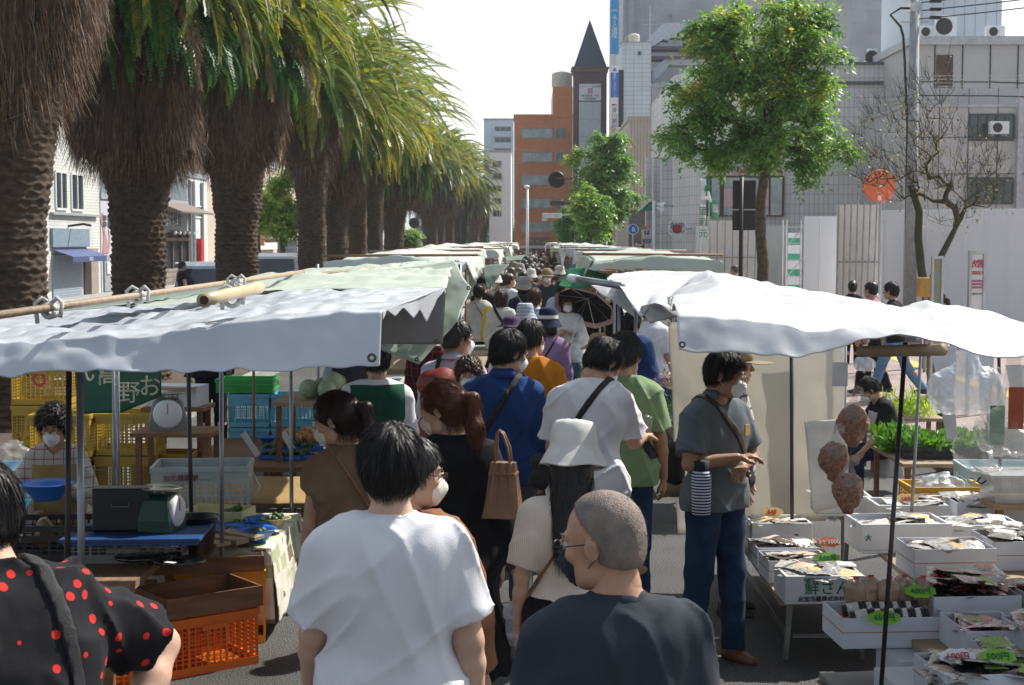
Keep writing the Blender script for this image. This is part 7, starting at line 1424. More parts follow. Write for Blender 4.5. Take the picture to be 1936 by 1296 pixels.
person(912,522,1.66,'stallkeeper in black with a mask under the green tarp flap',yaw=150,det=.3,top=F_BLACK,sleeve='long',bottom=F_BLACK,mask=M_MASK,hat=('cap',F_BLACK),Y=25.5,group='stallkeepers')
person(938,528,1.60,'stallkeeper in a pale hat peeping out from under the left tarps',yaw=150,det=.3,top=F_OFF,bottom=F_BLACK,mask=M_MASK,hat=('sun',F_OFF),Y=29,group='stallkeepers')
# far crowd, each one described by what can be seen of it
far=[(1000,505,'b',F_LILAC),(1016,507,'s',F_BLACK),(984,503,'h',F_PINK),(1024,500,'s',F_NAVY),(1042,504,'b',F_OFF),(1058,507,'h',fabric('yellow_top',(.55,.45,.12))),(995,498,'s',F_WHITE),(1008,497,'b',F_CHAR),(973,500,'h',F_TAN),(1034,497,'s',F_BLACK),(1050,498,'b',F_GREY),(966,507,'s',F_BLACK),
       (1065,512,'s',F_OLIVE),(1004,513,'h',F_GREY),(988,515,'b',F_PLAIDW),(980,492,'h',F_PINK),(990,491,'s',F_WHITE),(1001,490,'s',F_NAVY),(1012,490,'b',F_OFF),(1022,490,'s',F_BLACK),(1031,489,'h',F_BLUE),(1041,490,'s',F_WHITE),(1052,491,'b',F_BLACK),(1062,493,'s',F_OFF),(997,486,'s',F_BLACK),(1007,486,'h',F_TAN),(1017,486,'s',F_WHITE),(1028,486,'b',F_LILAC),(1038,486,'s',F_GREY),(1047,487,'s',F_NAVY)]
cn=['mauve','black','rose','navy','off-white','mustard','white','charcoal','khaki','black','grey','black','olive','grey','checked','rose','white','navy','off-white','black','blue','white','black','off-white','black','khaki','white','mauve','grey','navy']
wh=['in the middle of the far crowd','right of the mauve one','wearing a sun hat near the left tarps','centre of the far crowd','beside the flat-capped man','in a hat at the right of the crowd']
kindn={'b':'bob-haired','s':'short-haired','h':'sun-hatted'}
for i,(px,py,k,f)in enumerate(far):
    rank='first' if i<6 else('second' if i<15 else('third' if i<24 else 'farthest'))
    person(px,py,1.62+.04*(i%3),'%s far shopper in a %s top, %s row, %s of the aisle centre'%(kindn[k],cn[i],rank,['just left','just right','well left','dead ahead','well right','far right','a little left'][i%7]),yaw=[0,170,10,-12,185,20][i%6],det=0,fem=(k=='b'),top=f,sleeve=['short','long'][i%2],bottom=[F_BLACK,F_JEAN,F_GRYT,F_TAN][i%4],hair='bob' if k=='b' else 'short',hm=[H_BLACK,H_BROWN,H_BLACK,H_GREY][i%4],
           hat=(('bucket',[F_TAN,F_OFF,F_STRIPEB,F_GREY][i%4])if k=='h' else None),mask=M_MASK if i%6 in(1,4)else None,face=False,group='distant market crowd')
cps=[o for o in scene.objects if o.get('group')=='distant market crowd' and not any(q.name.startswith('hat')for q in o.children)]
for i in range(26):
    o=copy_tree(cps[(i*7)%len(cps)]);y=30+i*2.6;o.location=((-.42+.9*((i*.618)%1))*(1+.012*y),y,0);o['label']='tiny shopper glimpsed between the heads at the far end of the aisle';o['group']='shoppers at the far end of the aisle'
# --- right pavement ---
person(1612,532,1.58,'woman with a low dark bun in a navy top on the right pavement',yaw=-5,det=.3,fem=True,top=F_NAVY,sleeve='long',bottom=F_BLACK,hair='bun',group='passers-by on the right pavement',bulk=1.1)
person(1653,556,1.52,'white-haired person on the right pavement',yaw=-30,det=.3,fem=True,top=F_TAN,bottom=F_BLACK,hair='bob',hm=H_WHITE,group='passers-by on the right pavement')
person(1771,553,1.58,'woman with a brown ponytail beside the yellow box on the right pavement',yaw=30,det=.5,fem=True,top=F_CREAM,bottom=F_TAN,hair='pony',hm=H_BROWN,head=(30,0,0),group='passers-by on the right pavement')
person(1338,504,1.56,'person in a brown woollen hat beyond the tarp peak',yaw=20,det=.3,top=F_TAN,bottom=F_BLACK,hat=('round',fabric('rust_hat',(.16,.07,.03))),group='passers-by on the right pavement')
person(1388,503,1.66,'grey-haired man in a black jacket beside the black signboard post',yaw=60,det=.3,top=F_BLACK,sleeve='long',bottom=F_BLACK,hm=H_GREY,group='passers-by on the right pavement')
person(1268,489,1.66,'masked woman with long black hair in front of the corner building',yaw=170,det=.3,fem=True,top=F_BLACK,bottom=F_BLACK,hair='long',mask=M_MASK,group='passers-by on the right pavement')
I=person(1262,502,1.56,'masked person under a dark umbrella near the white kei van',yaw=175,det=.3,fem=True,top=F_GREY,bottom=F_BLACK,mask=M_MASK,group='passers-by on the right pavement',Y=44)
umbrella(at(1268,499,43.8)+Vector((0,0,.05)),.5,R(10),0,F_BLACK,None,'open dark umbrella in front of the corner building',handle=.6)
I=person(1690,640,1.60,'person in blue jeans walking on the tiled pavement behind the right stall',yaw=60,det=.5,lean=5,top=F_BLACK,bottom=F_JEANL,legs=((22,4),(-18,22)),arms=((25,8,20),(-15,8,10)),loc=tuple(gz(1690,758,.12)),sit=.12,group='passers-by on the right pavement')
tb=empty('plastic_bag',tuple(Vector(I['t'].location)+Vector((-.45,-.2,.45))),0,'white carrier bag held by the passer-by in jeans','shopping bag');poly_bag(tb,(0,0,0),.22,.40,M_POLY,seed=5)
person(1640,620,1.58,'second passer-by with legs only showing below the right tarp',yaw=50,det=.3,top=F_PINK,bottom=F_BLACK,legs=((12,4),(-12,10)),loc=tuple(gz(1645,745,.12)),sit=.12,group='passers-by on the right pavement')
# --- stallkeepers ---
I=person(1693,700,1.50,'stallkeeper in a black T-shirt and pale apron bending over the seedlings',yaw=98,det=.5,lean=20,head=(0,25,0),arms=((20,6,25),(25,6,30)),top=F_BLACK,apron=F_OFF,bottom=F_NAVY,mask=M_MASK,group='stallkeepers',legs=((80,80),(80,80)),loc=tuple(Vector((at(1690,700,13.9).x,13.9,0))),sit=-.40)
I=person(100,765,1.50,'woman stallkeeper in a checked shirt, tan apron and mask behind the left counter',yaw=188,det=1,fem=True,bulk=1.18,lean=8,head=(-4,10,0),arms=(((-.24,.10,1.12),(-.10,.26,1.20)),((.30,.12,1.12),(.26,.34,1.02))),top=F_CHECK,sleeve='long',apron=fabric('tan_apron',(.30,.22,.10)),bottom=F_TAN,hair='curly',hm=H_BLACK,mask=M_MASK,glasses=M_FRAME,group='stallkeepers',Y=8.6,skin=1,legs=((35,70),(35,70)),sit=-.15)
person(405,640,1.66,'person in dark clothes standing with their back turned behind the weighing scale',yaw=30,det=.5,top=F_BLACK,sleeve='long',bottom=F_BLACK,hair='short',loc=tuple(gz(402,858,0)),group='stallkeepers',bulk=1.1)
person(345,496,1.72,'man in a black vest with a towel round his neck, standing beyond the palms',yaw=-60,det=.3,top=F_BLACK,sleeve='cap',bottom=F_OLIVE,Y=41,arms=((10,8,110),(6,8,20)),group='stallkeepers',apron=F_BLACK)
# ---------------- goods ----------------
def pl(name,col,**k):return mat('plastic_'+name,col,.42,var=.05,spec=.5,**k)
P_ORG=pl('orange',(0.80,0.17,0.012));P_YEL=pl('yellow',(0.62,0.34,0.02));P_MUS=pl('mustard',(0.40,0.26,0.02));P_BLU=pl('sky',(0.13,0.42,0.58));P_DBL=pl('blue',(0.012,0.06,0.21));P_BLK=pl('black',(0.012,0.012,0.014));P_GRY=pl('grey',(0.20,0.20,0.19));P_PBL=pl('pale_blue',(0.40,0.52,0.55));P_CLR=pl('milky',(0.44,0.50,0.50),alpha=.8);M_FOAM=mat('foam',(0.66,0.68,0.70),.75,var=.04,bump=.15,bs=120);M_CARD=mat('white_card',(0.60,0.63,0.69),.7,var=.04);M_KRAFT=mat('kraft',(0.34,0.22,0.12),.8)
def crate_mesh(w,d,h,nx=9,ny=6,nz=4,wall=.012,solid=.28,grid=True):
    mb=MB();x,y=w/2,d/2;b=wall
    mb.box(-x,x,-y,y,0,.012)
    for s in(-1,1):
        a0,a1=sorted((s*y,s*(y-b)));c0,c1=sorted((s*x,s*(x-b)))
        mb.box(-x-.006,x+.006,*sorted((s*(y+.008),s*(y-b))),h-.03,h);mb.box(*sorted((s*(x+.008),s*(x-b))),-y+b,y-b,h-.03,h)
        mb.box(-x,x,a0,a1,.0125,.045);mb.box(c0,c1,-y+b,y-b,.0125,.045)
        lo,hi=.045,h-.03
        if solid:mb.box(-x,x,a0+.001,a1-.001,hi-(hi-lo)*solid,hi-.001);mb.box(c0+.001,c1-.001,-y+b,y-b,hi-(hi-lo)*solid,hi-.001);hi-=(hi-lo)*solid
        for k in range(nx+1):xx=-x+.004+(w-.008)*k/nx;t=.007 if k%3 else .014;mb.box(xx-t/2 if k else-x,xx+t/2,a0+.002,a1-.002,lo,hi)
        for k in range(ny+1):yy=-y+b+(d-2*b)*k/ny;t=.007 if k%3 else .014;mb.box(c0+.002,c1-.002,yy-t/2,yy+t/2,lo,hi)
        for k in range(1,nz):zz=lo+(hi-lo)*k/nz;mb.box(-x+.002,x-.002,a0+.004,a1-.004,zz-.003,zz+.003);mb.box(c0+.004,c1-.004,-y+b,y-b,zz-.003,zz+.003)
    return mb
_cm={}
def crate(p,size,m,label,rz=0,group='plastic crates at the left stall',z=None,nx=9,ny=6,nz=4,cat='crate',solid=.28):
    key=(size,nx,ny,nz,m.name,solid)
    t=empty('plastic_crate',p,R(rz),label,cat,group)
    if z is not None:t.location.z=z
    if key not in _cm:me=crate_mesh(*size,nx,ny,nz,solid=solid).mesh('crate');me.materials.append(m);_cm[key]=me
    o=link('crate_body',_cm[key],None,t);
    w,d,h=size;MB().box(-w*.14,w*.14,-d/2-.009,-d/2-.0005,h-.075,h-.05).obj('handle_grip',m,t);return t
def on(px,py,z):return tuple(gz(px,py,z))
GL_='plastic crates at the left stall'
# orange crate and wooden tray in front
c=crate((-1.80,8.10,0),(.52,.36,.31),P_ORG,'bright orange lattice crate standing on the asphalt, nearest the aisle',38,GL_,nx=14,ny=9,nz=9,solid=.1);
def tray(p,w,d,h,m,label,rz=0,th=.012,group=None,name='wooden_tray',cat='tray'):
    t=empty(name,p,R(rz),label,cat,group);MB().box(-w/2,w/2,-d/2,d/2,0,.01).obj('bottom',m,t)
    for s in(-1,1):MB().box(-w/2,w/2,*sorted((s*d/2,s*(d/2-th))),.0102,h).obj('side',m,t);MB().box(*sorted((s*w/2,s*(w/2-th))),-d/2+th+.001,d/2-th-.001,.0102,h-.001).obj('side',m,t)
    return t
tray((-1.80,8.10,.322),.56,.40,.11,M_WOODD,'empty brown wooden tray on top of the bright orange crate',38)
crate((-1.80,8.68,.0),(.50,.36,.42),P_YEL,'yellow crate right behind the orange crate at the aisle edge',10,GL_)
tr=tray((-1.86,8.62,.43),.62,.42,.09,M_WOODD,'brown wooden tray holding loose pale boards',12)
for k in range(4):b_=empty('wooden_board',(-1.98+.10*k,8.60+.03*k,.53+.016*k),R(35+10*k),['pale board leaning lowest in the brown tray','narrow pale board across the brown tray','thick pale block in the brown tray','topmost pale board sticking out of the tray'][k],'board','pale boards in the brown tray');MB().cbox((0,0,.02),.10,.46-.07*k,.02+.01*(k==2),M=Matrix.Rotation(R(-8+4*k),4,'X')).obj('board',M_WOOD,b_,bevel=.002)
crate((-2.12,7.55,0),(.5,.36,.3),P_ORG,'orange crate in the bottom corner behind the cherry-print shirt',20,GL_,nx=14,ny=9,nz=9,solid=.1)
ct=empty('wooden_counter',(-2.7,7.9,0),0,'low rough plank counter under the nearest left tarp','counter');MB().box(-.95,.72,-.75,.65,.56,.60).obj('top',mat('counter_plank',(.26,.16,.09),.7,var=.2,vs=3,stretch=(8,1,1)),ct)
for sx in(-.9,.62):
    for sy in(-.68,.58):MB().box(sx,sx+.05,sy,sy+.05,0,.559).obj('leg',M_WOODD,ct)
def blob(p,r,m,label,cat,name,seed,hv=.008,group=None,amp=.35,fr=22):
    t=empty(name,p,0,label,cat,group);S_=Sdf(.02).ell((0,0,r[2]),r);V,F=S_.mesh(hv,disp=lambda P:-abs(amp)*min(r)*vnoise(P,fr,seed));link('bag',npmesh('bag',V,F),m,t,True);return t
M_SEAW=mat('seaweed_pack',(0.018,0.02,0.018),.12,spec=.9,bump=.9,bs=26,col2=(.006,.007,.006))
for k,(px,py)in enumerate(((300,1058),(340,1070),(265,1062),(318,1045))):blob(on(px,py,.61),(.14,.10,.025),M_SEAW,['glossy black packet of seaweed in the middle of the plank counter','black packet with a white sticker at the counter edge','black packet nearest the cherry-print shirt','black packet behind the other black ones'][k],'packet','black_packet',k,group='black packets on the plank counter')
s_=empty('price_sticker',on(322,1064,.668),R(-25),'small white printed sticker on a black packet','sticker');MB().box(-.03,.03,-.015,.015,0,.002).obj('sticker',M_WH,s_)
# grey / blue crates with case and scale
crate(on(250,1050,.60),(.62,.42,.13),P_GRY,'shallow grey-brown crate on the plank counter below the black case',3,GL_,nx=14,nz=3,solid=0)
lid=empty('crate_lid',on(262,1018,.735),R(3),'blue plastic lid lying on the shallow grey-brown crate','lid');MB().box(-.34,.34,-.21,.21,.0,.02).box(-.36,.36,-.23,.23,.021,.04).obj('lid',P_DBL,lid,bevel=.005)
cs=empty('black_case',on(233,1002,.78),R(4),'upright black case with a metal handle on the blue lid','case');MB().box(-.15,.15,-.05,.05,0,.23).obj('shell',P_BLK,cs,bevel=.01);MB().tube([(-.045,-.055,.15),(-.045,-.07,.135),(.045,-.07,.135),(.045,-.055,.15)],.004,6).obj('handle',M_STEEL,cs)
def wscale(p,m,label,rz=0,s=1.0,face=True):
    t=empty('weighing_scale',p,R(rz),label,'scale','dial scales of the left stalls');t.scale=(s,s,s)
    mb=MB();vs=[(x*w,y*w2,z)for z,w,w2 in((0,.11,.09),(.06,.11,.09),(.17,.085,.07),(.19,.06,.05))for x,y in((-1,-1),(1,-1),(1,1),(-1,1))];mb.add(vs,[(i*4+k,i*4+(k+1)%4,(i+1)*4+(k+1)%4,(i+1)*4+k)for i in range(3)for k in range(4)]+[(12,13,14,15)]);mb.obj('housing',m,t,bevel=.01)
    d=MB().lathe([(.001,.10),(.075,.10),(.085,.09),(.085,.07)],(0,0,.10),28,Matrix.Rotation(PI/2,4,'X')).obj('dial',M_WH,t,True);MB().box(-.002,.002,-.104,-.101,.10,.165).obj('needle',M_RED,d)
    MB().tube([(0,0,.19),(0,0,.215)],.012,8).obj('neck',M_STEEL,t);MB().lathe([(.001,.215),(.10,.215),(.115,.225),(.11,.218),(.001,.222)],(0,0,0),24).obj('pan',M_STEEL,t,True);return t
wscale(on(307,1000,.78),mat('scale_green',(.006,.05,.028),.4),'dark green dial scale on the blue lid, plate on top',78);wscale(at(318,812,11.2),P_GRY,'grey scale with a white round dial facing the camera, behind the counter',12,1.25)
bk=empty('bucket',on(372,1046,.60),0,'black plastic bucket at the right end of the plank counter','bucket');MB().lathe([(.001,0),(.085,0),(.115,.20),(.122,.205),(.11,.198),(.08,.008),(.001,.008)],(0,0,0),26).obj('pail',P_BLK,bk,True)
# checked cloth table with bowls
tb=empty('trestle_table',(-2.05,9.7,0),0,'low table with a white and green checked cloth beside the aisle','table');MB().box(-.6,.52,-1.05,.0,.50,.525).obj('top',M_WOOD,tb)
for sx in(-.5,.45):
    for sy in(-.95,-.05):MB().box(sx,sx+.04,sy,sy+.04,0,.499).obj('leg',M_WOODD,tb)
def vichy():
    m=brickmat('green_patch_cloth',(.66,.64,.55),(.60,.60,.50),.06,.055,.001,axes='WALL',off=.3,bump=0);nt,N,L,b=nodes(m);bt=[n for n in N if n.type=='TEX_BRICK'][0]
    tc=N['Texture Coordinate'];v=N.new('ShaderNodeTexVoronoi');v.distance='CHEBYCHEV';v.inputs['Scale'].default_value=13;v.inputs['Randomness'].default_value=0.25;L.new(tc.outputs['Object'],v.inputs['Vector']);sx=N.new('ShaderNodeSeparateXYZ');L.new(v.outputs['Color'],sx.inputs[0]);cr=N.new('ShaderNodeValToRGB');cr.color_ramp.interpolation='CONSTANT'
    for p,c in((0,(.64,.62,.54)),(.40,(.42,.46,.27)),(.62,(.60,.58,.50)),(.75,(.20,.14,.10)),(.88,(.54,.54,.40))):
        e=cr.color_ramp.elements.new(p)if p else cr.color_ramp.elements[0];e.color=(*c,1)
    cr.color_ramp.elements.remove(cr.color_ramp.elements[-1]);L.new(sx.outputs[0],cr.inputs[0]);L.new(cr.outputs[0],b.inputs['Base Color']);return m
W=lambda x,z,y:Vector((x,y,z));cl=empty('tablecloth',(-2.05,9.2,0),0,'white cloth with green and brown checks hanging to the asphalt','tablecloth')
cloth('cloth',[[(-2.66,.53,8.62),(-2.66,.53,9.75)],[(-1.50,.53,8.62),(-1.50,.53,9.75)],[(-1.47,.30,8.60),(-1.46,.32,9.78)],[(-1.45,.10,8.60),(-1.45,.12,9.80)]],vichy(),cl,50,[16,10,8],.0,.004,81,W,dirn=(1,0,0));cloth('front_drop',[[(-2.66,.528,8.615),(-1.5,.528,8.615)],[(-2.66,.12,8.59),(-1.47,.10,8.59)]],vichy(),cl,40,10,.012,.003,82,W,dirn=(0,1,0))
def mat_(x0,x1,y0,y1,z,label,m):
    t=empty('bamboo_mat',((x0+x1)/2,(y0+y1)/2,z),0,label,'mat','bamboo blinds laid as table covers');cloth('mat',[[(x0,z+.008,y0),(x1,z+.008,y0)],[(x0,z+.008,y1),(x1,z+.008,y1)]],m,t,20,14,.0,.003,90,W,dirn=(0,0,1));return t
m_b=brickmat('bamboo_blind',(.56,.36,.14),(.12,.07,.03),.30,.011,.0016,axes='XY',off=.5,bump=.6,var=.14);m_b2=brickmat('brown_blind',(.30,.13,.06),(.05,.03,.02),.30,.011,.0016,axes='XY',off=.5,bump=.6,var=.14)
def ltable(x0,x1,y0,y1,z,label,m=M_WOOD):
    t=empty('trestle_table',((x0+x1)/2,(y0+y1)/2,0),0,label,'table',None);hx,hy=(x1-x0)/2,(y1-y0)/2;MB().box(-hx,hx,-hy,hy,z-.03,z).obj('top',m,t)
    for sx in(-hx+.03,hx-.07):
        for sy in(-hy+.03,hy-.07):MB().box(sx,sx+.04,sy,sy+.04,0,z-.031).obj('leg',M_WOODD,t)
    return t
ltable(-2.6,-1.46,9.95,11.0,.56,'table under the pale bamboo mat');mat_(-2.62,-1.42,9.9,11.05,.56,'sunlit golden bamboo mat with dark stitched lines',m_b);cloth('mat_drop',[[(-1.42,.566,9.9),(-1.42,.566,11.05)],[(-1.41,.2,9.9),(-1.41,.2,11.05)]],m_b,bpy.data.objects['bamboo_mat'],14,8,.004,.001,91,W,dirn=(1,0,0))
ltable(-2.7,-1.55,11.5,13.2,.56,'table under the brown mats farther up the left side');mat_(-2.7,-1.5,11.45,13.2,.56,'reddish brown bamboo mat under the trays of limes',m_b2)
M_LIME=mat('lime',(.045,.12,.012),.35,var=.3,vs=20,bump=.3,bs=300);M_BOWL=pl('bowl_blue',(.015,.14,.52))
_fr=MB().ball((0,0,0),1,1,.88,12,8).mesh('fruit');_fr.materials.append(M_LIME);_fr.polygons.foreach_set('use_smooth',[True]*len(_fr.polygons))
_fo=_fr.copy();_fo.materials.clear();_fo.materials.append(mat('onion',(.45,.20,.06),.35,var=.15));_fp=_fr.copy();_fp.materials.clear();_fp.materials.append(mat('melon',(.30,.38,.26),.5,var=.15,vs=8))
def heap(p,n,R_,r,me,label,cat,group,seed,name='lime',dz=.02):
    rs=random.Random(seed)
    for k in range(n):
        a=k*2.4;q=R_*math.sqrt((k+.3)/n);o=link(name,me,None);o.location=(p[0]+q*math.cos(a),p[1]+q*math.sin(a),p[2]+dz+r*.8+(r*.7 if k%3==0 else 0));o.scale=(r,r,r);o.rotation_euler=(rs.random()*3,rs.random()*3,0);tag(o,label,cat,group)
def bowl(p,r,label,m=M_BOWL,h=.075,group='blue bowls of limes on the checked cloth'):
    t=empty('bowl',p,0,label,'bowl',group);MB().lathe([(.001,.0),(r*.5,0),(r*.55,.01),(r*.95,h*.9),(r*1.05,h),(r*1.03,h+.004),(r*.9,h*.88),(r*.5,.014),(.001,.012)],(0,0,0),28).obj('basin',m,t,True);return t
for k,(px,py,lb)in enumerate(((434,1022,'front left'),(485,1024,'front right'),(440,1006,'rear left, partly covered'),(500,1004,'rear right'))):
    p=Vector(on(px,py,.535));bowl(p,.115,'blue bowl of limes, %s of the four on the checked cloth'%lb);heap(p,7,.07,.024,_fr,'green lime in the %s blue bowl'%lb,'lime','limes in the blue bowls',k)
p=Vector(on(522,992,.58));t=bowl(p,.09,'flat woven basket of limes at the corner of the golden mat',M_BAM,.04,None);heap(p,7,.06,.02,_fr,'green lime in the small woven basket','lime','limes in the woven basket',9)
tray(on(415,985,.57),.38,.26,.08,pl('butter',(.62,.58,.30)),'butter-yellow plastic tray behind the blue bowls',-8,.008,None,'plastic_tray');heap(Vector(on(442,980,.58)),5,.05,.024,_fr,'green lime in the butter-yellow tray','lime','limes in the yellow tray',12)
for k,(px,py)in enumerate(((515,866),(545,868),(572,866),(520,852),(556,850),(590,852))):
    p=Vector(on(px,py,.575));t=tray(p,.20,.14,.03,M_BOWL,'%s shallow blue tray of limes on the brown mat'%['front left','front middle','front right','rear left','rear middle','rear right'][k],4,.004,'shallow blue trays on the brown mat','shallow_tray');heap(p,5,.07,.026,_fr,'green lime in the %s shallow blue tray'%['front left','front middle','front right','rear left','rear middle','rear right'][k],'lime','limes in the shallow trays',k+20)
heap(Vector(on(580,835,.58)),14,.20,.048,_fo,'brown onion in the heap beside the beige-topped woman','onion','onions on the brown mat',3,'onion',.0)
for k,(px,py)in enumerate(((480,862),(552,862))):t=empty('price_card',on(px+8,py,.58),R(-10),['long white price card leaning over the lime trays','white price card standing among the limes by the post'][k],'price card','white price cards');MB().box(-.025,.025,-.003,.003,0,.22,Matrix.Rotation(R(-35+5*k),4,'Y')).obj('card',M_WH,t)
p=Vector(on(505,838,.58));bowl(p,.08,'stack of dark blue bowls on the brown mat',M_BLUE,.05,None)
# big translucent basket, crates behind the counter
bs=crate(at(385,950,9.9),(.62,.42,.34),P_CLR,'large pale translucent basket with a wire handle behind the blue bowls',6,None,nx=16,ny=10,nz=6,solid=.3,cat='basket',z=.50);text('lettering','加北農業部',(-.12,-.225,.27),.045,mat('ink_maroon',(.25,.03,.05),.6),parent=bs);MB().tube([(.31,.12,.26),(.36,.1,.16),(.36,-.1,.16),(.31,-.12,.26)],.004,6).obj('wire_handle',M_STEEL,bs)
ltable(-2.75,-1.95,9.55,10.4,.49,'rough table carrying the big translucent basket')
yc=[(85,788,11.0,1,'tall mustard crate, lower of the stack at the left edge'),(85,745,11.0,2,'mustard crate with a red circle mark, top of the stack at the left edge')]
Yb=11.6;crs=[(-3.62,0),(-3.14,1),(-2.88,2)]
for i,(x,c_)in enumerate(crs):
    for k in range(3 if i !=2 else 2):crate((x+.02*k,Yb+.1*i-.02*k,.0+.33*k),(.46,.34,.32),P_MUS,'%s mustard crate of the %s stack behind the stallkeeper'%(['bottom','middle','top'][k],['left','middle','right'][i]),0,'mustard crates stacked behind the stallkeeper',nx=12,ny=8,nz=8,solid=.2)
for k,(px,py,Y)in enumerate(((205,945,9.4),(250,930,9.8))):crate((at(px,py,Y).x,Y,.28),(.40,.32,.26),P_YEL,['yellow crate standing low beside the twin poles','small yellow crate right of the twin poles'][k],5,'yellow crates by the twin poles',nx=12,ny=8,nz=6,solid=.2)
for k in range(4):t=crate((at(88,760,12.2).x,12.2,.33*k),(.46,.34,.32),P_MUS,['bottom','lower middle','upper middle','top'][k]+' mustard crate of the tall stack at the left edge',0,'mustard crates stacked at the left edge',nx=12,ny=8,nz=8,solid=.2)
pn=MB().lathe([(.035,-.005),(.055,-.005),(.055,-.001),(.035,-.001)],(0,-.172,.2),20,Matrix.Rotation(PI/2,4,'X')).obj('round_mark',M_TXR,t)
for i,px in enumerate((476,557)):
    for k in range(2):crate((at(px,800,13.4).x,13.4,.30*k+.36),(.36,.30,.29),P_BLU,'%s sky-blue crate of the %s pair beyond the poles'%(['lower','upper'][k],['left','right'][i]),0,'sky-blue crates in two pairs',nx=10,ny=8,nz=6,solid=.35)
    t=ltable(at(px,800,13.4).x-.2,at(px,800,13.4).x+.2,13.2,13.6,.355,'low stand under the %s pair of sky-blue crates'%['left','right'][i])
crate((at(470,700,13.5).x,13.45,.96),(.5,.34,.12),pl('leaf_green',(.02,.30,.06)),'shallow green crate on top of the left sky-blue pair',0,None)
crate((at(340,830,11.7).x,11.9,.0),(.44,.34,.30),P_ORG,'orange crate beside the grey dial scale',8,'orange crates behind the counter',nx=12,nz=7,solid=.1);crate((at(385,880,11.0).x,11.3,.0),(.44,.32,.22),P_ORG,'low orange crate at the feet of the dark-clothed person',-8,'orange crates behind the counter',nx=12,nz=7,solid=.1);crate((at(310,840,11.3).x,11.35,.0),(.44,.32,.42),P_YEL,'yellow crate carrying the grey dial scale',4,None)
ltable(at(300,800,11.2).x-.15,at(300,800,11.2).x+.45,10.95,11.4,at(318,812,11.2).z,'small dark stand under the grey dial scale',M_WOODD)
cb=empty('cardboard_box',(at(338,780,12.0).x,12.0,at(338,766,12.0).z),R(-8),'open white carton with green characters behind the grey scale','carton');MB().box(-.2,.2,-.14,.14,0,.16).obj('carton',M_CARD,cb);text('lettering','香り',(-.02,-.145,.08),.09,M_TXG,parent=cb);MB().box(-.21,.21,-.26,-.142,.155,.163).obj('flap',M_KRAFT,cb)
ltable(at(338,780,12.0).x-.25,at(338,780,12.0).x+.25,11.8,12.2,at(338,766,12.0).z-.002,'narrow stand under the white carton',M_WOODD)
bn=empty('shop_banner',at(230,705,10.4),0,'dark green banner with cream characters hanging under the near tarp','banner');cloth('banner',[[(140,690,10.4),(230,690,10.4),(306,690,10.4)],[(148,783,10.35),(230,781,10.35),(304,750,10.35)]],mat('banner_green',(.010,.085,.045),.7),bn,30,12,.015,.002,95,dirn=(0,1,0))
mcr2=mat('ink_cream',(.50,.45,.33),.7)
for i,(c,px,py)in enumerate((('高',205,712),('野',243,745),('お',283,733),('い',176,708))):q=at(px,py,10.28)-bn.location;text('lettering',c,tuple(q),.16,mcr2,parent=bn)
# seller's tubs at the left edge
tub=crate((at(45,850,9.6).x,9.7,.55),(.6,.4,.3),P_BLU,'sky-blue tub behind the woman stallkeeper at the left edge',4,None,solid=.5);crate((at(75,980,7.9).x,8.05,.60),(.7,.36,.20),P_BLK,'black lattice tray in front of the woman stallkeeper',4,None,nx=16,nz=5,solid=0);b2=bowl(at(90,945,8.0),.14,'blue plastic scoop bowl held over the black lattice tray',M_BOWL,.09,None)
ltable(at(45,850,9.6).x-.5,at(45,850,9.6).x+.5,9.4,10.1,.549,'stand under the sky-blue tub')
for k,(px,py)in enumerate(((75,1000),(98,1012),(85,1022))):blob(on(px,py+20,.61),(.05,.05,.09),mat('candied',(.20,.12,.05),.2,spec=.8,bump=.8,bs=40),['bag of dried beans tied with yellow, rear one','bag of dried beans by the carton, right one','bag of dried beans nearest the camera'][k],'bag','bean_bag',30+k,group='bags of dried beans at the left edge')
t=empty('price_card',on(62,1030,.61),R(10),'white price card standing at the left edge of the counter','price card','white price cards');MB().box(-.03,.03,-.003,.003,0,.17,Matrix.Rotation(R(-12),4,'Y')).obj('card',M_WH,t)
blob(at(25,895,9.0),(.12,.10,.09),M_POLYC,'crumpled clear bag next to the sky-blue tub','bag','plastic_bag',41)
# winter melons near the rucksack, produce rows glimpsed in the left stalls
heap(Vector(at(620,740,12.0))+Vector((0,0,-.05)),5,.16,.085,_fp,'pale green winter melon beyond the beige-topped woman','melon','winter melons',4,'winter_melon',0);ltable(at(620,740,12).x-.4,at(620,740,12).x+.5,11.7,12.5,at(620,740,12).z-.06,'stand under the winter melons')
ltable(-1.9,-1.0,13.6,15.2,.62,'far left table of small green and red jars');
for k in range(14):o=MB().lathe([(.001,0),(.032,0),(.034,.06),(.028,.075),(.001,.078)],(0,0,0),12).obj('jam_jar',[mat('jar_red',(.25,.02,.02),.2),mat('jar_green',(.12,.22,.03),.2)][k%2],None,True);o.location=(-1.8+.12*(k%7),13.8+.22*(k//7),.621);tag(o,['dark red preserve jar on the far left table','green preserve jar on the far left table'][k%2],'jar',['red','green'][k%2]+' jars on the far left table')

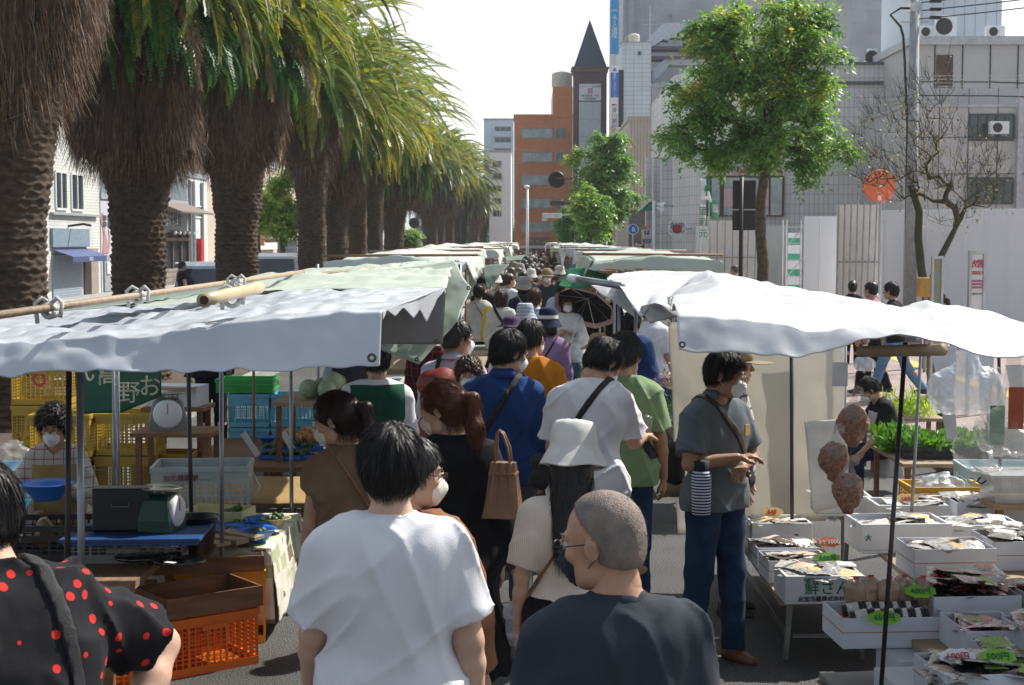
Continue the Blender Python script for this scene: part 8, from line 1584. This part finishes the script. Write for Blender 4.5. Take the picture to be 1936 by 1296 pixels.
# ---------------- right stall ----------------
def box_open(px,py,z,w,d,h,m,label,rz=0,th=.018,band=False,name='foam_box',cat='box',n=8,kind=0,txt=None,group='boxes of dried goods at the right stall',at_=None):
    p=at_ or on(px,py,z);p=Vector(p)+Vector((0,d/2,0))if at_ is None else Vector(p);t=empty(name,p,R(rz),label,cat,group)
    mb=MB();x,y=w/2,d/2;mb.box(-x,x,-y,y,0,th);mb.box(-x,x,-y,-y+th,th+.0002,h);mb.box(-x,x,y-th,y,th+.0002,h);mb.box(-x,-x+th,-y+th+.0002,y-th-.0002,th+.0002,h-.001);mb.box(x-th,x,-y+th+.0002,y-th-.0002,th+.0002,h-.001);mb.obj('box',m,t,bevel=.003 if th<.015 else .006)
    if band:MB().box(-x-.002,x+.002,-y-.002,y+.002,h*.52,h*.52+.004).obj('band',mat('orange_band',(.50,.22,.06),.6),t)
    if txt:
        for s_,dx,dz,sz,mm in txt:text('lettering',s_,(dx,-y-.003,dz),sz,mm,parent=t)
    rs=random.Random(int(px));
    for k in range(int(n*1.5)):
        o=link('packet',PK[kind][rs.randrange(len(PK[kind]))],None);M_=t.matrix_basis @ Matrix.Translation((rs.uniform(-.5,.5)*(w-.12),rs.uniform(-.5,.5)*(d-.10),h-.035+.004*k))@ Matrix.Rotation(R(rs.choice((0,20,-25,70,95))+rs.uniform(-10,10)),4,'Z')@ Matrix.Rotation(R(rs.uniform(-13,13)),4,'X')@ Matrix.Rotation(R(rs.uniform(-10,10)),4,'Y')
        o.matrix_basis=M_;tag(o,'%s in the %s'%(PN[kind],' '.join(label.split()[:16-2-len(PN[kind].split())])),'packet','packets in the '+' '.join(label.split()[:9]))
    return t
def packet(w,d,m,seed,lab=True,h=.018,inner=None):
    rs=np.random.RandomState(seed);n,k=13,9;x=np.linspace(-w/2,w/2,n);y=np.linspace(-d/2,d/2,k);X,Y=np.meshgrid(x,y,indexing='ij');e=(1-(2*X/w)**4)*(1-(2*Y/d)**4);P=np.stack([X,Y,0*X],-1);nz=vnoise(P,38,seed)*.004
    T_=P.copy();T_[...,2]=h/2*e+nz;B_=P.copy();B_[...,2]=-h/2*e+nz;V=np.concatenate([T_.reshape(-1,3),B_.reshape(-1,3)]);i,j=np.meshgrid(np.arange(n-1),np.arange(k-1),indexing='ij');a=i*k+j;F=np.stack([a,a+k,a+k+1,a+1],-1).reshape(-1,4);F=np.concatenate([F,F[:,::-1]+n*k]);mi=np.zeros(len(F),int)
    if lab:c=((V[F].mean(1))[:,0]>-w*.02)&(V[F].mean(1)[:,2]>0)&(np.abs(V[F].mean(1)[:,1])<d*.32);mi[c]=1
    mi[(np.arange(len(F))%7==0)&(mi==0)]=2;me=npmesh('packet',V,F,mi);me.polygons.foreach_set('use_smooth',[True]*len(F));return me
def mkpk(cols,labs,films,w,d,s0):
    out=[]
    for i in range(6):me=packet(w,d,None,s0+i,lab=labs is not None);me.materials.append(cols[i%len(cols)]);me.materials.append((labs or cols)[i%len(labs or cols)]);me.materials.append(films[i%len(films)]);out.append(me)
    return out
def pm(nm,col,c2,rough=.18):return mat('pack_'+nm,col,rough,col2=c2,vs=38,spec=.9,bump=.7,bs=40)
K1=pm('silver',(.42,.43,.42),(.12,.11,.10));K2=pm('fish',(.20,.17,.13),(.06,.05,.045));K3=pm('white',(.62,.62,.60),(.35,.33,.30));K4=pm('red',(.22,.012,.02),(.06,.006,.012));K5=pm('bluefilm',(.12,.22,.38),(.05,.09,.2));K6=pm('blackfilm',(.018,.018,.02),(.006,.006,.006));K7=pm('squid',(.34,.20,.12),(.10,.05,.03))
def labm(nm,col,ink):return mat('label_'+nm,col,.6,col2=ink,vs=75,stretch=(1,3,1))
L1=labm('white',(.68,.68,.64),(.45,.40,.38));L2=labm('lime',(.36,.50,.10),(.10,.22,.05));L3=labm('coral',(.62,.20,.10),(.60,.55,.45));L4=labm('pink',(.60,.40,.38),(.62,.58,.54));L5=labm('yellow',(.62,.56,.18),(.45,.15,.08));L6=labm('redlab',(.50,.03,.05),(.60,.5,.45))
PK=[mkpk([K1,K2,K3],[L1,L4,L1,L5,L1,L3],[K1,K3],.20,.135,1),mkpk([K4,K4,K6],[L1,L2,L6],[K4,K1],.22,.12,20),mkpk([K5,K7,K1],[L1,L5,L3],[K5,K1],.24,.13,40),mkpk([K6,K6,K1],[L1,L2,L3],[K6,K1],.24,.15,60)]
PN=['dried fish packet','dark red packet','dried squid packet','glossy black packet']
def fold_table(x0,x1,y0,y1,z,label):
    t=empty('folding_table',((x0+x1)/2,(y0+y1)/2,0),0,label,'table','folding tables of the right stall');hx,hy=(x1-x0)/2,(y1-y0)/2;MB().box(-hx,hx,-hy,hy,z-.03,z).obj('top',M_WOOD,t)
    for sx in(-1,1):
        for sy in(-1,1):MB().box(-.014,.014,-.014,.014,0,z-.032,Matrix.Translation((sx*(hx-.04),sy*(hy-.05),0))@ Matrix.Rotation(R(-4*sx),4,'Y')).obj('leg',M_STEEL,t)
        MB().box(sx*(hx-.05)-.008,sx*(hx-.05)+.008,-hy+.07,hy-.07,.12,.14).obj('brace',M_STEEL,t)
    MB().box(-hx+.08,hx-.08,-hy+.04,-hy+.055,.12,.14).obj('brace',M_STEEL,t)
fold_table(1.36,1.86,8.2,10.5,.34,'low folding table with bare silver legs at the aisle edge');fold_table(2.0,3.3,7.4,9.9,.52,'folding table in the middle of the right stall');fold_table(1.72,3.2,5.5,7.3,.50,'nearest folding table hidden under cartons at the right')
box_open(1557,1143,.342,.43,.30,.155,M_FOAM,'white foam fish box with large green characters, nearest the aisle',3,txt=[('鮮さんま',.055,.085,.085,M_TXG),('永宝冷蔵株式会社',-.02,.028,.032,M_TXT),('北海道',-.09,.135,.018,M_TXG)],n=9)
box_open(1490,1112,.342,.36,.30,.13,M_CARD,'white carton behind the green-lettered foam box',3,.006,True,n=9,at_=(1.53,8.75,.342));box_open(1470,1070,.342,.36,.30,.13,M_CARD,'white carton in the second rank at the aisle',3,.006,True,n=9,at_=(1.52,9.12,.342))
box_open(1468,1018,.36,.38,.30,.14,M_FOAM,'foam box numbered 8 below the cream sheet',2,n=6,txt=[('8',.09,.05,.055,M_TXT)],at_=(1.56,9.55,.40));box_open(1560,1010,.4,.34,.30,.13,M_FOAM,'foam box of packets right of the numbered one',0,n=6,at_=(2.0,9.75,.545))
box_open(1650,1062,.522,.52,.36,.17,M_FOAM,'wide foam box in the middle of the right stall',4,n=7,at_=(2.12,8.75,.522),txt=[('大',-.22,.09,.04,M_TXG)]);box_open(1713,1094,.522,.44,.32,.16,M_CARD,'white carton with a thin orange band, middle of the right stall',4,.006,True,n=7,at_=(2.22,8.08,.522));box_open(1830,1078,.522,.36,.36,.16,M_CARD,'orange-banded carton heaped with fish packets',4,.006,True,n=12,at_=(2.66,8.30,.522))
box_open(1640,985,.522,.44,.30,.15,M_FOAM,'foam box in the rear rank beside the clear bin',2,n=9,at_=(2.35,9.45,.522));box_open(1760,975,.522,.46,.30,.16,M_CARD,'rear carton under the white crumpled bags',2,.006,n=10,at_=(2.86,9.5,.522));box_open(1720,1000,.522,.44,.30,.14,M_FOAM,'narrow foam tray between the rear rank and the banded cartons',2,n=9,at_=(2.62,8.85,.522))
def bin_(p,w,d,h,label,rz=0,lid=True):
    t=empty('storage_bin',p,R(rz),label,'storage box','clear lidded storage boxes');m=mat('clear_bin',(.46,.47,.46),.25,alpha=.72,spec=.6);mb=MB();x,y=w/2,d/2;mb.box(-x*.9,x*.9,-y*.9,y*.9,0,.004);vs=[(sx*x*f,sy*y*f,z)for z,f in((.0045,.9),(h,1))for sx,sy in((-1,-1),(1,-1),(1,1),(-1,1))];mb.add(vs,[(k,(k+1)%4,(k+1)%4+4,k+4)for k in range(4)]);mb.obj('bin',m,t)
    MB().box(-x-.012,x+.012,-y-.012,y+.012,h+.001,h+.018).obj('lid',m,t,bevel=.005);MB().tube([(-x-.005,-.06,h*.8),(-x-.03,-.05,h*.66),(-x-.03,.05,h*.66),(-x-.005,.06,h*.8)],.006,6).obj('handle',P_BLK,t);return t
bin_((3.12,8.35,.522),.46,.50,.33,'big clear lidded storage box at the right edge of the stall');bin_((3.05,9.35,.70),.50,.34,.16,'flat clear lidded box above the rear cartons');ltable(2.8,3.35,9.15,9.6,.699,'block under the flat clear box',M_KRAFT)
for i,(x,y,lb,kd)in enumerate(((2.06,7.30,'open box of dark red packets beside the leaning pole',1),(2.52,7.28,'open box of dark red packets, middle of the red rank',1),(2.95,7.30,'red packet box at the right edge',1))):box_open(1700+i*60,1130,.502,.42,.34,.15,M_CARD,lb,5,.006,False,n=18,kind=kd,at_=(x,y-.15,.502))
box_open(1870,1279,.50,.60,.44,.20,M_CARD,'large white carton of blue-wrapped dried squid',6,.007,True,n=18,kind=2,at_=(2.38,6.40,.46));box_open(1800,1190,.50,.40,.34,.15,M_CARD,'carton of mixed packs right of the jars',5,.006,False,n=10,kind=2,at_=(2.96,6.60,.50))
box_open(1720,1296,.40,.42,.34,.15,M_CARD,'front-most white carton of glossy black packets',7,.007,True,n=11,kind=3,at_=(1.80,6.02,.46),txt=None)
box_open(1611,0,0,.28,.34,.13,M_CARD,'narrow white carton between the jars and the squid carton',5,.006,False,n=6,kind=1,at_=(1.99,6.60,.502))
# jar carton
jb=box_open(1640,1230,.42,.50,.34,.14,M_CARD,'white carton filled with rows of labelled jars',5,.007,True,n=0,at_=(1.64,6.95,.46));_jr=[MB().lathe([(.001,0),(.029,0),(.029,.07)],(0,0,0),16).mesh('jar')]
for k in range(10):
    j_=empty('seaweed_jar',jb.matrix_basis @ Vector((-.20+.062*(k%5),-.12+.13*(k//5),.135+.0*k)),R(5),'dark glass jar with a white label, lying in the %s row of the jar carton'%['front','rear'][k//5],'jar','jars in the carton, %s row'%['front','rear'][k//5]);j_.rotation_euler=(R(80),0,R(5+85));j_.location.z=.46+.13
    MB().lathe([(.001,0),(.029,0),(.03,.005),(.03,.085),(.026,.092)],(0,0,0),16).obj('glass',P_BLK,j_,True);MB().lathe([(.0305,.018),(.0312,.018),(.0312,.072),(.0305,.072)],(0,0,0),16).obj('label',L1,j_,True);MB().lathe([(.027,.093),(.029,.093),(.029,.108),(.001,.109)],(0,0,0),16).obj('lid',P_BLK,j_,True)
for k in range(5):blob(jb.matrix_basis @ Vector((-.12+.08*k,.08+.03*(k%2),.13)),(.05,.04,.07),mat('nut_bag',(.45,.30,.20),.15,alpha=.75,spec=.9,bump=.9,bs=40),['first','second','third','fourth','last'][k]+' clear bag closed with red tape behind the jars, counted from the aisle','bag','taped_bag',60+k,group='clear bags closed with red tape');o=MB().box(-.012,.012,-.004,.004,0,.012).obj('red_tape',M_TXR);o.location=jb.matrix_basis @ Vector((-.12+.08*k,.07+.03*(k%2),.265));tag(o,'red tape tab on the %s clear bag behind the jars'%['first','second','third','fourth','last'][k],'tape','red tape tabs')
for k,(x,y,z_)in enumerate(((1.62,6.35,0),(1.72,6.75,0),(2.3,6.5,0))):t=empty('cardboard_box',(x+.08,y,z_),R(6),['kraft-edged carton with red print under the front-most carton','white carton standing under the jar carton','carton under the large squid carton'][k],'carton','cartons used as plinths');MB().box(-.2,.2,-.16,.16,0,.455).obj('carton',M_CARD,t);MB().box(-.202,-.2005,-.05,.02,.12,.3).box(-.02,.05,-.1625,-.1605,.05,.42).obj('print',[M_RED,M_KRAFT][k%2],t)
st=empty('plastic_stool',(1.50,6.75,-.12),R(10),'grey plastic step stool beside the cartons','stool');mb=MB()
MB().box(-.17,.17,-.12,.12,.42,.45).obj('seat',P_GRY,st,bevel=.01)
for sx in(-1,1):
    for sy in(-1,1):MB().tube([(sx*.15,sy*.10,.42),(sx*.20,sy*.14,0)],.018,6).obj('leg',P_GRY,st)
# price flashes standing in boxes
fl_=mat('flash_green',(.22,.50,.04),.5);fo_=mat('flash_coral',(.55,.14,.06),.5)
for k,(px,py,Y,mm,mt_)in enumerate(((1565,1055,8.6,fl_,M_TXG),(1567,1025,9.2,fo_,M_TXW),(1740,1118,7.0,fl_,M_TXG),(1715,943,9.4,L5,M_TXR),(1672,1168,6.7,fl_,M_TXG),(1745,1253,5.85,fl_,M_TXG),(1460,968,9.6,L5,M_TXR),(1702,1253,5.85,M_WH,M_TXR))):
    t=empty('price_tag',at(px,py,Y)if k not in(5,7)else((1.70 if k==7 else 1.86),5.98,.645),0,['lime price tag in the carton behind the foam fish box','coral price tag in the second rank','lime price tag on the red packets','yellow and red price card in the rear rank','lime price tag on the jars','lime starburst tag on the black packets','yellow price card in the box numbered 8','white price card on the black packets'][k],'price tag','price tags of the right stall')
    MB().poly([(.07*math.cos(a)*(1+.12*(i%2)),.032*math.sin(a)*(1+.2*(i%2)))for i,a in enumerate(np.linspace(0,2*PI,16,endpoint=False))][::-1],.002,Matrix.Rotation(R(-40),4,'X')).obj('card',mm,t);o=text('lettering',['500円','3ヶ1000','400円','1000','650円','500円','500','100円'][k],(0,-.003,.0),.038,mt_,parent=t,rx=R(50))
# hanging bags of dried shrimp
K8=mat('shrimp',(.42,.22,.16),.5,col2=(.20,.08,.06),vs=60,bump=1.0,bs=90)
for k,(px,py,r,Y)in enumerate(((1613,800,.092,7.9),(1577,868,.086,7.8),(1604,928,.084,7.6))):
    t=empty('shrimp_bag',at(px,py,Y),0,['top','middle left','lowest'][k]+' hanging clear bag of reddish dried shrimp','bag','hanging bags of dried shrimp');S_=Sdf(.03).ell((0,0,0),(r*.95,r*.7,r*1.05)).cap((0,0,-r*.9),(0,0,-r*1.1),.03);link('shrimp',npmesh('s',*S_.mesh(.007,disp=lambda P:.006*vnoise(P,70,k)+.008*vnoise(P,20,k))),K8,t,True)
    S_=Sdf(.02).cap((0,0,r*.5),(0,0,r*1.5),r*.75,.012).cap((0,0,r*1.5),(0.02,0,r*1.8),.010,.03);link('bag_film',npmesh('s',*S_.mesh(.007,disp=lambda P:.007*vnoise(P @ np.diag([1,1,.3]),50,k))),M_POLYC,t,True);MB().tube([(0,0,r*1.5),(.01,0,r*2.4)],.003,5).obj('string',M_STK,t)
# carrier bags on hooks at the right
for k,(px,py,w,h_,Y)in enumerate(((1826,772,.36,.62,9.4),(1880,880,.34,.66,8.3),(1915,850,.30,.66,8.0))):
    t=empty('carrier_bag',at(px,py,Y),0,['bunch of white carrier bags hanging at the back of the right stall','clear hanging bag with a green printed label','clear hanging bag with an orange tint at the right edge'][k],'carrier bag','carrier bags hanging from the right frame');poly_bag(t,(0,0,0),w,h_,[M_POLY,M_POLYC,M_POLYC][k],seed=k)
    if k:MB().box(-.06,.02,-.10,-.098,.12,.34).obj('printed_label',[M_GRN,mat('flash_coral',(.85,.22,.08),.5)][k-1],t)
M_SEED=leafmat('seedling',(.12,.30,.04),(.06,.18,.03),.4)
def plants(name,p,w,d,h,n,label,seed,m=M_SEED,ls=.06,cat='seedlings',thin=.3):
    rs=np.random.RandomState(seed);t=empty(name,p,0,label,cat);b=np.stack([rs.uniform(-w/2,w/2,n),rs.uniform(-d/2,d/2,n),np.zeros(n)],1);P=np.repeat(b,6,0);D=rs.randn(len(P),3)*.6;D[:,2]=np.abs(D[:,2])+.6;D/=np.linalg.norm(D,axis=1)[:,None];P2=P+D*(h*rs.rand(len(P))*.8)[:,None];V,F=ribbons(P,D,np.full(len(P),h*.8),np.full(len(P),.003),2,.1,rs)
    D2=D*.7+rs.randn(len(P),3)*.5;D2/=np.linalg.norm(D2,axis=1)[:,None];S_=np.cross(D2,rs.randn(len(P),3));S_/=np.linalg.norm(S_,axis=1)[:,None];L_=ls*(.6+.8*rs.rand(len(P)));V2=np.stack([P2,P2+D2*(L_*.5)[:,None]-S_*(L_*thin)[:,None],P2+D2*L_[:,None],P2+D2*(L_*.5)[:,None]+S_*(L_*thin)[:,None]],1).reshape(-1,3)
    link('leaves',npmesh('l',*join([(V,F),(V2,np.arange(len(V2)).reshape(-1,4))])),m,t);return t
ltable(3.0,4.15,12.2,13.4,.50,'table under the seedling trays of the farther right stall')
crate((3.55,12.7,.505),(.95,.5,.10),P_BLK,'wide black lattice tray packed with seedlings',-2,'crates of the plant stall',nx=20,nz=3,solid=0);plants('seedlings',(3.55,12.7,.56),.88,.44,.17,260,'dense bright green vegetable seedlings in the black tray',3);plants('seedlings',(3.12,12.95,.51),.26,.3,.24,60,'taller curly green plant left of the seedlings',4,ls=.08)
crate((3.15,11.6,.22),(.56,.38,.22),P_YEL,'yellow crate of sacks under the seedling table',2,'crates of the plant stall',nx=12,nz=5,solid=.1);crate((3.75,11.8,.30),(.80,.46,.26),P_PBL,'large pale blue lattice crate right of the yellow one',-3,'crates of the plant stall',nx=14,nz=5,solid=.25);ltable(2.9,4.15,11.4,12.05,.219,'pallet under the yellow and pale blue crates')
blob((3.15,11.6,.30),(.2,.14,.10),M_POLY,'white plastic sack stuffed in the yellow crate','sack','plastic_sack',71)
bin_((3.98,12.55,.505),.34,.36,.26,'clear plastic tub of packets beside the seedlings')
plants('long_leek_leaves',(3.75,15.2,.55),.45,.3,.26,45,'thin upright yellow-green leaves beside the bending stallkeeper',6,m=leafmat('leek',(.35,.48,.08),(.15,.28,.04),.5),ls=.12,thin=.07);ltable(3.35,4.1,15.0,15.5,.54,'stand behind the seedlings')
bo=empty('bollard',(xof(1793,16.0),16.0,.12),0,'dark green rounded bollard on the brick pavement','bollard');MB().lathe([(.001,.72),(.06,.70),(.085,.64),(.09,.55),(.09,0)],(0,0,0),20).obj('body',mat('bollard_green',(.02,.10,.07),.4),bo,True)
crate((3.05,18.2,.5),(.55,.4,.4),P_BLK,'black lattice crate in the sun by the pavement edge',12,None,nx=8,nz=6,solid=0);ltable(2.75,3.4,17.95,18.5,.499,'stand under the black sunlit crate')
# flowers and blue crates on the right of the aisle
ltable(1.15,1.75,12.2,13.6,.72,'flower stand between the navy T-shirt and the cream sheet');plants('flower_bunch',(1.42,12.6,.72),.34,.5,.46,160,'dark leafy flower bunches beside the cream sheet',8,m=M_FERN,ls=.06);plants('flower_bunch',(1.45,13.2,.95),.36,.4,.4,130,'yellow and pink sprays of cut flowers above the dark foliage',9,m=mat('petals',(.52,.40,.08),.6,col2=(.5,.22,.3),vs=14),ls=.03)
for k in range(2):crate((1.26+.1*k,14.1+.5*k,.80),(.46,.34,.16),P_DBL,['deep blue crate in front','deep blue crate behind'][k]+' at the flower stand',4,'blue crates at the flower stand')
ltable(1.0,1.7,13.85,14.95,.799,'table under the deep blue crates')
t=empty('yellow_rain_cover',at(924,620,22.5),0,'bright yellow cloth between the two white-bloused women','cloth');t.location.z=.9;S_=Sdf(.03).cap((0,0,0),(0,0,.35),.13,.08);link('cloth',npmesh('c',*S_.mesh(.02)),mat('bright_yellow',(.75,.50,.02),.6),t,True)
yb=empty('yellow_post_box',(xof(1752,25.2),25.2,.12),0,'small ochre box on a stem beside the bare tree','box');MB().box(-.14,.14,-.1,.1,zof(575,25.2),zof(538,25.2)).obj('box',mat('ochre',(.55,.30,.06),.5),yb,bevel=.03);MB().tube([(0,0,0),(0,0,zof(575,25.2))],.03,8).obj('stem',M_GRY,yb)
# ---------------- thin haze over the street ----------------
hz=MB().box(-70,80,-12,290,-1.3,75).obj('haze');hm_=bpy.data.materials.new('haze');hm_.use_nodes=True;nt=hm_.node_tree;nt.nodes.clear();vo=nt.nodes.new('ShaderNodeVolumePrincipled');oo=nt.nodes.new('ShaderNodeOutputMaterial');nt.links.new(vo.outputs[0],oo.inputs['Volume'])
vo.inputs['Color'].default_value=(.93,.96,1,1);vo.inputs['Density'].default_value=0.0004;vo.inputs['Anisotropy'].default_value=0.3;hz.data.materials.append(hm_);tag(hz,kind='stuff')
